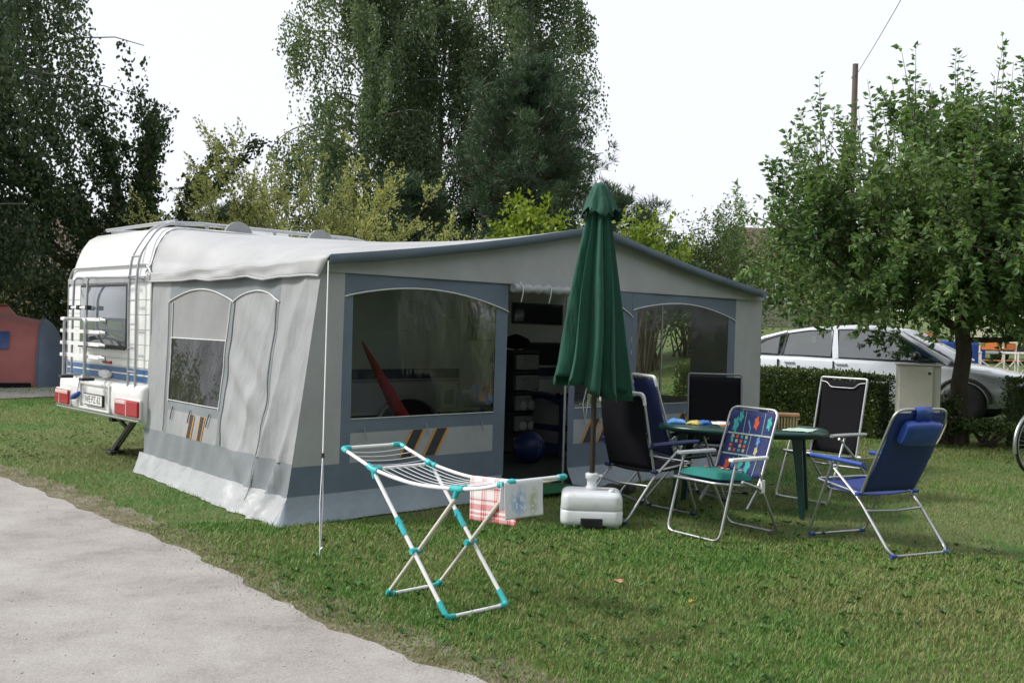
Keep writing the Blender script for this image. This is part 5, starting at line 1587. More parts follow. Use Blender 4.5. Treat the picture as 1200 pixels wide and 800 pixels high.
def unit(v): return v / (np.linalg.norm(v, axis=-1, keepdims=True) + 1e-9)
def leaf_mesh(name, pos, direc, size, asp, mat, parent, fold=False, face=None):
    """one small leaf per position: direc is the leaf's long axis"""
    n = len(pos)
    direc = unit(direc)
    r = unit(rng.normal(0, 1, (n, 3)) if face is None else face + rng.normal(0, .35, (n, 3)))
    side = unit(np.cross(direc, r))
    size = np.broadcast_to(np.asarray(size, float), (n,)) * rng.uniform(.7, 1.25, n)
    L = direc * size[:, None]
    Wd = side * (size * asp * .5)[:, None]
    if fold:
        nn = unit(np.cross(L, Wd)) * (size * asp * .22)[:, None]
        tipdrop = nn * 1.2
        V = np.stack([pos, pos + L * .40 + Wd + nn, pos + L * .40 - Wd + nn, pos + L * .45 - nn * .1, pos + L - tipdrop], 1)
        F = np.array([(0, 3, 1), (0, 2, 3), (3, 4, 1), (2, 4, 3)])
        F = F[None] + (np.arange(n) * 5)[:, None, None]
        o = np_mesh(name, V.reshape(-1, 3), F.reshape(-1, 3), 3, mat, parent)
    else:
        V = np.stack([pos, pos + L * .5 + Wd, pos + L, pos + L * .5 - Wd], 1)
        F = np.arange(n * 4).reshape(-1, 4)
        o = np_mesh(name, V.reshape(-1, 3), F, 4, mat, parent)
    o['kind'] = 'stuff'
    return o
def limb(mb, p0, d0, length, r0, r1, n=6, up=0.0, wig=.12, droop=0.0, seg=6):
    """curving tapered limb, returns its points"""
    p = np.array(p0, float); d = unit(np.array(d0, float))
    pts = [p.copy()]
    for k in range(n):
        d = unit(d + rng.normal(0, wig, 3) + np.array([0, 0, up - droop * k / n]))
        p = p + d * length / n
        pts.append(p.copy())
    rs = [r0 + (r1 - r0) * k / n for k in range(n + 1)]
    mb.tube([Vector(q) for q in pts], rs, seg, caps=False)
    return np.array(pts)
def along(pts, t):
    """points and tangents on a polyline at parameters t in 0..1"""
    t = np.atleast_1d(t) * (len(pts) - 1)
    i = np.minimum(t.astype(int), len(pts) - 2)
    f = (t - i)[:, None]
    return pts[i] * (1 - f) + pts[i + 1] * f, unit(pts[i + 1] - pts[i])

# --- the fruit tree by the car
def fruit_tree(x, y, label):
    z0 = gzf(x, y)
    t = empty('fruit_tree', (x, y, z0), 0, label, 'tree')
    mb = MB()
    tr = [Vector((0, 0, -.1)), Vector((.0, .0, .0)), Vector((.02, .0, .35)), Vector((.0, .02, .8)), Vector((.05, 0, 1.25)), Vector((.02, .03, 1.65)), Vector((.08, .02, 2.3)), Vector((.12, .0, 3.2)), Vector((.1, .05, 4.2))]
    mb.tube(tr, [.18, .15, .12, .112, .108, .10, .075, .05, .02], 14, caps=False)
    LP, LD, LS = [], [], []
    TW = []
    nl = 24
    for i in range(nl):
        az = i * 2.399 + rng.uniform(-.3, .3)
        el = [R(8), R(24), R(42), R(62)][i % 4] + rng.uniform(-.1, .1)
        h = 1.45 + 1.05 * (i / nl) + (.3 if i % 4 == 3 else 0)
        L = [2.6, 2.7, 2.2, 1.5][i % 4] * rng.uniform(.85, 1.1)
        d = (math.cos(az) * math.cos(el), math.sin(az) * math.cos(el), math.sin(el))
        pts = limb(mb, (0.03, 0, h), d, L, .040, .012, 8, up=.05, wig=.10)
        nsub = 17
        for j in range(nsub):
            tt = .18 + .82 * j / (nsub - 1)
            q, tg = along(pts, tt)
            a2 = rng.uniform(0, 6.28)
            lowb = rng.random() < .25
            dd = np.array([math.cos(a2) * .8, math.sin(a2) * .8, rng.uniform(-.55, .1) if lowb else rng.uniform(.15, .9)]) + tg[0] * .5
            sub = limb(mb, q[0], dd, rng.uniform(.55, 1.15), .014, .005, 5, up=.0 if lowb else .16, wig=.18, seg=4)
            TW.append((sub, 1.05))
            for k in range(7):
                q2, tg2 = along(sub, rng.uniform(.25, 1))
                dz = np.array([rng.normal(0, .35), rng.normal(0, .35), 1.0 if rng.random() > .22 else -.4]) + tg2[0] * .25
                sh = limb(mb, q2[0], dz, rng.uniform(.28, .70), .005, .002, 3, up=.1, wig=.08, seg=3)
                TW.append((sh, 1))
    # leafy twigs hanging under the crown
    for i in range(200):
        az = rng.uniform(0, 6.28); rr = (2.8 - .45 * max(0, -math.cos(az))) * math.sqrt(rng.random())
        b0 = (rr * math.cos(az), rr * math.sin(az), rng.uniform(1.9, 2.75) + .12 * (rr - 1.5))
        sh = limb(mb, b0, (math.cos(az) * .6, math.sin(az) * .6, -.35), rng.uniform(.4, .85), .007, .002, 4, up=-.10, wig=.15, seg=3)
        TW.append((sh, 1.5))
    # tall water shoots that stand up through the crown
    for i in range(60):
        az = rng.uniform(0, 6.28); rr = 2.45 * math.sqrt(rng.random())
        px, py = rr * math.cos(az), rr * math.sin(az)
        zc = 2.95 + .95 * math.sqrt(max(0, 1 - (rr / 2.9) ** 2)) + .20 * px
        sh = limb(mb, (px, py, zc), (px * .05, py * .05, 1), rng.uniform(.6, 1.6), .008, .002, 5, up=.15, wig=.06, seg=4)
        TW.append((sh, .75))
    for i in range(30):
        az = rng.uniform(0, 6.28); rr = 2.5 * math.sqrt(rng.random())
        px, py = rr * math.cos(az), rr * math.sin(az) * .8
        zc = 3.5 + .75 * math.sqrt(max(0, 1 - (rr / 2.9) ** 2)) + .22 * px
        sh = limb(mb, (px, py, zc), (px * .10 - .05, py * .10, 1), rng.uniform(.7, 1.6), .010, .002, 6, up=.12, wig=.05, seg=4)
        TW.append((sh, .62))
    for i in range(40):
        az = math.pi + rng.uniform(-.9, .9); z_ = rng.uniform(2.1, 3.8)
        sh = limb(mb, (1.9 * math.cos(az), 1.7 * math.sin(az), z_), (math.cos(az) * .7, math.sin(az) * .5, .75), rng.uniform(.7, 1.3), .009, .002, 6, up=.10, wig=.07, seg=4)
        TW.append((sh, .6))
    trunk = mb.build('trunk', M['bark'], t, recalc=False)
    for pts, dens in TW:
        L = np.linalg.norm(np.diff(pts, axis=0), axis=1).sum()
        n = max(3, int(L / .022 * dens))
        q, tg = along(pts, rng.uniform(.05, 1.0, n))
        out = rng.normal(0, 1, (n, 3)); out -= tg * (out * tg).sum(1, keepdims=True); out = unit(out)
        LP.append(q + out * .010); LD.append(out * .85 + tg * .45 + np.array([0, 0, -.12])); LS.append(np.full(n, .096))
    P, D, S = np.concatenate(LP), np.concatenate(LD), np.concatenate(LS)
    leaf_mesh('crown', P, D, S, .54, M['l_fruit'], t, fold=True)
    return t
fruit_tree(6.30, 14.35, 'bushy green fruit tree with upright shoots beside the electric cabinet')

# --- birches with hanging strands
def birch(name, x, y, H, rad, label, mat, nl=34, strands=22, per=34, z_lo=.22, leaf=.10, drop=(1.0, 3.2), bark='bark_birch', lean=(0, 0), group=None, squeeze=1.0, long_low=1.0, low=2.3):
    z0 = gzf(x, y)
    t = empty(name, (x, y, z0), 0, label, 'tree', group)
    mb = MB()
    n = 10
    trk = [Vector((lean[0] * (k / n) ** 1.5 + rng.normal(0, .06), lean[1] * (k / n) ** 1.5 + rng.normal(0, .06), H * k / n - (.1 if k == 0 else 0))) for k in range(n + 1)]
    mb.tube(trk, [.21 * (H / 14) * (1 - .93 * k / n) for k in range(n + 1)], 9, caps=False)
    tp = np.array([tuple(v) for v in trk])
    P, D = [], []
    for i in range(nl):
        tt = z_lo + (1 - z_lo) * (i / nl) ** .85
        q, tg = along(tp, tt)
        az = i * 2.399 + rng.uniform(-.4, .4)
        k = rad * (math.sin(math.pi * min(1, (tt - z_lo) / (1 - z_lo) * .86 + .12)) ** .7) * rng.uniform(.75, 1.1)
        el = rng.uniform(.35, .9)
        pts = limb(mb, q[0], (math.cos(az) * math.cos(el), math.sin(az) * math.cos(el) * squeeze, math.sin(el)), k * 1.25, .06 * (1 - tt * .6), .012, 7, up=.0, wig=.12, droop=.30, seg=5)
        for s in range(strands):
            q2, tg2 = along(pts, rng.uniform(.18, 1))
            L = rng.uniform(*drop) * (1.15 - .55 * tt) * long_low
            m_ = int(per * L / 2) + 4
            u = rng.random(m_)
            dr = np.array([rng.normal(0, .22) + tg2[0][0] * .35, rng.normal(0, .22) + tg2[0][1] * .35, 0])
            pp = q2[0] + np.outer(np.sqrt(u), dr * L * .35) + np.outer(u, [0, 0, -L]) + rng.normal(0, .08, (m_, 3))
            P.append(pp); D.append(rng.normal(0, .5, (m_, 3)) + np.array([0, 0, -1.0]))
    mb.build('trunk', M[bark], t, recalc=False)
    P, D = np.concatenate(P), np.concatenate(D)
    k = P[:, 2] > low
    leaf_mesh('crown', P[k], D[k], leaf, .62, mat, t)
    return t
# group of three tall birches behind the awning
birch('birch_tree', -4.9, 33.0, 14.6, 2.55, 'tall grey-green birch standing behind the golden shrub', M['l_birch'], nl=52, strands=34, per=46, leaf=.115, group='birches behind the awning')
birch('birch_tree', -2.6, 35.0, 13.4, 2.3, 'slim grey-green birch between the two broad birches', M['l_birch'], nl=42, strands=32, per=44, leaf=.115, group='birches behind the awning')
birch('birch_tree', 0.35, 33.5, 15.5, 2.45, 'tall grey-green birch rising behind the dark pine', M['l_birch'], nl=54, strands=34, per=46, leaf=.115, group='birches behind the awning')
# big dark weeping birch on the left
birch('weeping_birch', -13.0, 21.5, 13.5, 3.3, 'large dark weeping birch hanging over the red tent', M['l_weep'], nl=70, strands=33, per=44, z_lo=.14, leaf=.11, drop=(1.4, 4.2), long_low=1.1)
birch('weeping_birch', -15.5, 28.0, 13, 4.2, 'dark weeping birch behind the red tent, half hidden by a larger one', M['l_weep'], nl=46, strands=25, per=32, z_lo=.12, leaf=.14, drop=(1.4, 4.0))

# --- pine with dense needle tufts
def pine(name, x, y, H, rad, z_lo, label, whorls=16, per=7, tufts=8, size=.24, n_needle=46, group=None, round_=False):
    z0 = gzf(x, y)
    t = empty(name, (x, y, z0), 0, label, 'tree', group)
    mb = MB(); trk = np.array([(rng.normal(0, .05), rng.normal(0, .05), H * k / 8) for k in range(9)])
    mb.tube([Vector(p) for p in trk], [.19 * H / 9 * (1 - .92 * k / 8) for k in range(9)], 9, caps=False)
    P, D = [], []
    for i in range(whorls):
        tt = z_lo + (1 - z_lo) * i / (whorls - .5)
        q, _ = along(trk, tt)
        f = (tt - z_lo) / (1 - z_lo)
        k = rad * ((math.sin(math.pi * min(1, f * .8 + .2)) ** .8) if round_ else (1.08 - f) ** .75 * min(1, .55 + f * 3.0))
        for j in range(per):
            az = j * 6.283 / per + i * 1.1 + rng.uniform(-.3, .3)
            el = rng.uniform(.0, .35) + .35 * f
            pts = limb(mb, q[0], (math.cos(az) * math.cos(el), math.sin(az) * math.cos(el), math.sin(el)), max(.3, k * rng.uniform(.7, 1.1)), .035, .01, 5, up=.06, wig=.14, seg=4)
            for s in range(tufts):
                c, tg = along(pts, rng.uniform(.3, 1.02))
                c = c[0] + rng.normal(0, .16, 3)
                m_ = n_needle
                dd = unit(rng.normal(0, .75, (m_, 3)) + tg * .5 + np.array([0, 0, .55]))
                P.append(c + dd * .04 + rng.normal(0, .03, (m_, 3))); D.append(dd)
    mb.build('trunk', M['bark_pine'], t, recalc=False)
    leaf_mesh('crown', np.concatenate(P), np.concatenate(D), size, .085, M['l_pine'], t)
    return t
pine('pine_tree', 0.35, 27.5, 8.3, 2.35, .40, 'dark green pine in front of the tall birches', whorls=16, per=9, tufts=10, n_needle=52, size=.20, round_=True)
pine('pine_tree', 2.9, 31.5, 5.3, 2.4, .35, 'low dark pine with spreading boughs right of the tall birches', whorls=9, per=7, tufts=8, n_needle=36, round_=True)
pine('pine_tree', -9.7, 35.0, 5.0, 1.9, .35, 'small round dark pine between the caravan roof and the golden shrub', whorls=10, per=7, tufts=9, n_needle=34, size=.3, round_=True)
pine('pine_tree', -3.2, 29.5, 5.5, 2.0, .2, 'squat dark pine low between the birch trunks', whorls=10, per=7, tufts=8, n_needle=32, size=.28, round_=True)

# --- shrubs and rounded trees as clumps of leaves on real stems
def bush(name, x, y, rx, ry, rz_, zc, n, size, mat, label, cat='bush', clumps=40, asp=.6, updir=0.3, group=None, stems=7, spiky=0.0, trunk_h=None, sig=.26):
    z0 = gzf(x, y)
    t = empty(name, (x, y, z0), 0, label, cat, group)
    mb = MB()
    cl = unit(rng.normal(0, 1, (clumps, 3))) * (rng.random((clumps, 1)) ** .45) * np.array([rx, ry, rz_]) * .86 + np.array([0, 0, zc])
    cl[:, 2] = np.maximum(cl[:, 2], .25)
    if trunk_h: mb.tube([Vector((0, 0, -.1)), Vector((.05, 0, trunk_h * .5)), Vector((0, .05, trunk_h)), Vector((.05, 0, zc + rz_ * .4))], [.13, .10, .08, .02], 8, caps=False)
    for i in range(min(clumps, stems * 4)):
        b0 = (0, 0, trunk_h) if trunk_h else (rng.normal(0, rx * .12), rng.normal(0, ry * .12), 0)
        c = cl[i]; mid = (np.array(b0) + c) / 2 + rng.normal(0, .12, 3)
        mb.tube([Vector(b0), Vector(mid), Vector(c)], [.028, .016, .006], 4, caps=False)
    mb.build('stem', M['twig'], t, recalc=False)
    per = n // clumps
    sc = np.array([rx, ry, rz_]) * sig
    P = (cl[:, None, :] + rng.normal(0, 1, (clumps, per, 3)) * sc * rng.uniform(.6, 1.15, (clumps, 1, 1))).reshape(-1, 3)
    if spiky:
        # shoots that stick out of the outline
        k = int(spiky)
        c = unit(rng.normal(0, 1, (k, 3)) + np.array([0, 0, .7])) * np.array([rx, ry, rz_]) * .85 + np.array([0, 0, zc])
        u = rng.random((k, 26, 1)) ** .8
        dirs = unit(rng.normal(0, .35, (k, 1, 3)) + unit(c - np.array([0, 0, zc * .3]))[:, None] * .8 + np.array([0, 0, .5]))
        P = np.concatenate([P, (c[:, None] + dirs * u * rz_ * .55 + rng.normal(0, .045, (k, 26, 3))).reshape(-1, 3)])
    P = P[P[:, 2] > .03]
    D = rng.normal(0, .7, P.shape) + np.array([0, 0, updir])
    leaf_mesh('crown', P, D, size, asp, mat, t)
    return t
# golden feathery shrub with arching shoots
def golden(x, y, label):
    t = empty('golden_shrub', (x, y, 0), 0, label, 'shrub'); mb = MB(); P, D = [], []
    for i in range(120):
        az = rng.uniform(0, 6.28); el = rng.uniform(.55, 1.35)
        b0 = (rng.normal(0, .5), rng.normal(0, .4), .1)
        L = rng.uniform(3.4, 5.9) * (.75 + .25 * math.sin(el))
        pts = limb(mb, b0, (math.cos(az) * math.cos(el), math.sin(az) * math.cos(el), math.sin(el)), L, .025, .004, 7, up=.03, wig=.09, droop=.10, seg=4)
        for s in range(14):
            q, tg = along(pts, rng.uniform(.3, .98))
            tw = limb(mb, q[0], tg[0] + rng.normal(0, .5, 3) + np.array([0, 0, .15]), rng.uniform(.35, .8), .005, .002, 3, wig=.1, seg=3)
            m_ = 38
            q2, tg2 = along(tw, rng.random(m_))
            P.append(q2 + rng.normal(0, .03, (m_, 3))); D.append(tg2 * .8 + rng.normal(0, .55, (m_, 3)))
    mb.build('stem', M['twig'], t, recalc=False)
    leaf_mesh('crown', np.concatenate(P), np.concatenate(D), .08, .5, M['l_willow'], t)
golden(-4.25, 22.5, 'feathery yellow-green shrub with arching twigs behind the caravan roof')
bush('lime_shrub', .25, 19.5, .75, .6, .85, 2.95, 2600, .12, M['l_lime'], 'bright lime green shrub peeping over the awning roof under the pine', 'shrub', 18, .5, .4, spiky=14)
bush('lime_shrub', 2.75, 21.5, .9, .7, .95, 2.75, 2600, .12, M['l_lime'], 'bright lime green shrub beside the parasol cap over the awning roof', 'shrub', 18, .5, .4, spiky=10)
# upward-reaching tree on the left
def vase_tree(x, y, label):
    t = empty('vase_tree', (x, y, 0), 0, label, 'tree'); mb = MB(); P, D = [], []
    mb.tube([Vector((0, 0, -.1)), Vector((.05, 0, 1.2)), Vector((0, 0, 2.0))], [.16, .13, .11], 8, caps=False)
    for i in range(30):
        az = i * 2.399; el = [.45, .75, 1.05, 1.3][i % 4] + rng.uniform(-.1, .1)
        L = rng.uniform(3.2, 5.4)
        pts = limb(mb, (0, 0, 1.6 + .03 * i), (math.cos(az) * math.cos(el), math.sin(az) * math.cos(el), math.sin(el)), L, .05, .01, 8, up=.03, wig=.10, seg=5)
        for s in range(40):
            tt = rng.uniform(.12, 1.0)
            q, tg = along(pts, tt)
            m_ = 32
            L2 = rng.uniform(.15, .55)
            dd = unit(rng.normal(0, .7, 3) + tg[0] * .7 + np.array([0, 0, .1]))
            P.append(q + np.outer(rng.random(m_), dd * L2) + rng.normal(0, .06, (m_, 3))); D.append(rng.normal(0, .7, (m_, 3)) + tg)
    mb.build('trunk', M['bark'], t, recalc=False)
    leaf_mesh('crown', np.concatenate(P), np.concatenate(D), .105, .6, M['l_dark'], t)
vase_tree(-8.9, 24.0, 'dark open tree with rising branches between the weeping birch and the caravan')
for (x, y, rx, ry, rz_, zc, lab) in ((-13.4, 30, 3.2, 1.6, 2.2, 2.0, 'dark shrubbery behind the red tent, the leftmost clump under the weeping birch'),
        (-10.2, 32, 2.4, 1.6, 2.1, 2.0, 'dark shrubbery clump between the weeping birch and the small round pine'),
        (-7.0, 33, 2.2, 1.6, 2.0, 2.0, 'dark shrubbery clump right of the small round pine'),
        (-1.0, 37, 3.2, 1.6, 2.2, 2.2, 'dark shrubbery low behind the slim birch')):
    bush('shrubbery', x, y, rx, ry, rz_, zc, 6500, .16, M['l_dark'], lab, 'bush', 46, .6, .2, spiky=30)
# bushes beyond the awning on the right
bush('garden_bush', 3.9, 29, 1.5, 1.2, 1.45, 2.25, 8000, .12, M['l_bush'], 'round mid-green bush just right of the lime shrub', 'bush', 40, .55, .2, spiky=26)
bush('garden_bush', 5.6, 33, 1.7, 1.3, 1.4, 2.15, 8000, .13, M['l_olive'], 'olive green bush between two rounder bushes beyond the awning', 'bush', 40, .55, .2, spiky=22)
bush('willow_bush', 7.3, 37, 2.4, 1.6, 2.1, 2.3, 15000, .14, M['l_bush'], 'large billowing willow-like bush in front of the brown-roofed house', 'bush', 60, .4, -.5, spiky=46)
bush('garden_bush', 13.2, 40, 2.0, 1.5, 1.7, 1.9, 7000, .14, M['l_olive'], 'olive green bush right of the willow-like bush', 'bush', 44, .5, .1, spiky=26)
bush('young_birch', 9.7, 46, .75, .6, 1.9, 4.0, 2600, .13, M['l_bush'], 'slim airy young tree rising above the willow-like bush', 'tree', 26, .45, -.2, spiky=24, trunk_h=2.2)
pine('young_conifer', 4.75, 36, 5.2, .5, .1, 'narrow dark conifer tip beside the lime shrub', whorls=14, per=6, tufts=4, n_needle=26, size=.22)
for (x, y, rx, rz_, zc, lab) in ((15.5, 52, 3.5, 3.0, 3.2, 'broad green tree far up the slope, left of the cream trailer'), (22, 50, 3.6, 3.2, 3.4, 'broad green tree far up the slope, above the cream trailer'), (29, 50, 4.2, 3.6, 3.6, 'broad green tree far up the slope, right of the cream trailer'), (36, 46, 4.2, 3.6, 3.6, 'broad green tree at the end of the far row'), (9, 72, 4.0, 3.0, 3.2, 'broad green tree behind the far dark car')):
    bush('leafy_tree', x, y, rx, 2.4, rz_, zc, 9000, .22, M['l_bush'], lab, 'tree', 60, .6, .2, spiky=40, trunk_h=1.6)

# --- trees added out of view behind the camera to shade the awning front
for (x, y, rx, rz_, zc, lab) in ((-9, -9, 4.2, 5.0, 5.6, 'unseen tall leafy tree added for shade, first in the row across the track'), (-1, -12, 4.6, 5.4, 6.0, 'unseen tall leafy tree added for shade, second in the row across the track'), (7, -10, 4.6, 5.2, 5.8, 'unseen tall leafy tree added for shade, middle of the row facing the awning'), (13.5, -4, 4.4, 5.2, 5.8, 'unseen tall leafy tree added for shade, fourth in the row facing the awning'), (16.5, 4, 4.2, 5.0, 5.6, 'unseen tall leafy tree added for shade, last in the row beyond the bicycle')):
    bush('leafy_tree', x, y, rx, rx * .8, rz_, zc, 9000, .42, M['l_bush'], lab, 'tree', 70, .6, .2, spiky=20, trunk_h=2.6, sig=.24)

# --- clipped hedge: leafy skin over a twiggy core
def hedge(name, p0, p1, h, th, n, label):
    p0, p1 = np.array(p0, float), np.array(p1, float)
    L = np.linalg.norm(p1 - p0); ang = math.atan2(*(p1 - p0)[::-1])
    t = empty(name, (p0[0], p0[1], 0), ang, label, 'hedge')
    def gl(x):
        w = p0 + (p1 - p0) * np.clip(x / L, 0, 1)[..., None] if not np.isscalar(x) else p0 + (p1 - p0) * x / L
        return gz(w[..., 0], w[..., 1])
    mb = MB()
    xs_ = np.linspace(.05, L - .05, 24)
    rows = []
    for x in xs_:
        g = float(gl(x))
        rows.append([(x, -th / 2 + .09, g), (x, -th / 2 + .08, g + h * .5), (x, -th / 2 + .10, g + h - .10), (x, th / 2 - .10, g + h - .10), (x, th / 2 - .08, g + h * .5), (x, th / 2 - .09, g)])
    mb.grid(rows, smooth=False); mb.poly(rows[0]); mb.poly(rows[-1]); mb.build('branch_core', M['l_dark'], t)
    S = sines(10, 51, 1.5, 12)
    k = rng.random(n)
    x = rng.uniform(0, L, n)
    area = [h, th, h]
    f = rng.choice(4, n, p=[.42, .28, .25, .05])
    u = rng.random(n)
    kx, ky, ph, am = S
    rough = (np.sin(np.outer(x, kx) + np.outer(u * h * 2, ky) + ph) * am).sum(1) / am.sum() * .05
    y = np.where(f == 0, -th / 2, np.where(f == 2, th / 2, (u - .5) * th))
    z = np.where(f == 1, h, u * h)
    xx = np.where(f == 3, np.where(u < .5, 0, L), x)
    y = np.where(f == 3, (k - .5) * th, y)
    z = np.where(f == 3, rng.random(n) * h, z)
    nrm_ = np.stack([np.where(f == 3, np.where(u < .5, -1, 1), 0), np.where(f == 0, -1, np.where(f == 2, 1, 0)), (f == 1) * 1.0], 1).astype(float)
    P = np.stack([xx, y, z + gl(xx)], 1) + nrm_ * (rough[:, None] - .03) + rng.normal(0, .022, (n, 3))
    D = nrm_ * .8 + rng.normal(0, .6, (n, 3)) + np.array([0, 0, .4])
    leaf_mesh('foliage', P, D, .042, .62, M['l_hedge'], t)
    return t
hedge('hedge', (2.9, 17.1), (5.42, 14.75), .86, .62, 30000, 'long clipped green hedge between the awning and the electric cabinet')
hedge('hedge', (6.95, 14.3), (9.9, 13.6), .92, .6, 15000, 'short clipped hedge behind the bicycle, right of the fruit tree')
bush('ivy_clump', 6.05, 14.25, .28, .22, .36, .32, 1400, .06, M['l_hedge'], 'leafy clump growing between the electric cabinet and the trunk', 'plant', 12, .6, .3)
bush('undergrowth', 6.55, 14.1, .5, .3, .18, .12, 1200, .06, M['l_bush'], 'low weeds round the foot of the fruit tree', 'plant', 14, .5, .6)
# ------------------------------------------------------------------ electric cabinet with its cable
M['cab_grey'] = simple('cabinet_cream_grey', (0.50, 0.49, 0.43), .5, .06, 4, dirt=((.3, .3, .24), 5, .4))
M['cab_side'] = simple('cabinet_side_grey', (0.42, 0.42, 0.38), .5, .06, 4, dirt=((.25, .25, .2), 5, .4))
cx, cy = 5.56, 13.95
cb = empty('electric_cabinet', (cx, cy, gzf(cx, cy)), -.22, 'pale grey electric cabinet on a post between the hedge and the tree', 'cabinet')
mb = MB(); mb.box(-.27, .27, -.12, .16, .40, 1.10); mb.build('housing', M['cab_side'], cb, bevel=.01)
mb = MB(); mb.box(-.262, .165, -.137, -.119, .408, 1.092); door = mb.build('door', M['cab_grey'], cb, bevel=.006)
mb = MB(); mb.box(-.29, .29, -.145, .18, 1.10, 1.118); mb.build('lid', M['cab_side'], cb, bevel=.005)
for z in (1.00, .52):
    mb = MB(); mb.lathe([(.003, 0), (.018, 0), (.018, .015), (.003, .018)], 12, Matrix.Translation((.115, -.137, z)) @ Matrix.Rotation(math.pi / 2, 4, 'X')); mb.build('lock', M['black_plastic'], door)
mb = MB(); mb.box(-.1, .1, -.05, .1, 0, .40); mb.build('post', M['steel_dark'], cb)
M['cable'] = simple('cable_pale', (.42, .40, .30), .6, .1, 20)
mb = MB(); mb.tube([Vector(p) for p in fillet([(5.86, 13.9, .58), (5.92, 13.82, .42), (5.70, 13.6, .12), (5.3, 13.2, .035), (4.6, 12.7, .03), (3.9, 12.4, .03)], .4, 5)], .010, 6); tag(mb.build('power_cable', M['cable']), 'pale power cable drooping from the electric cabinet to the grass', 'cable')

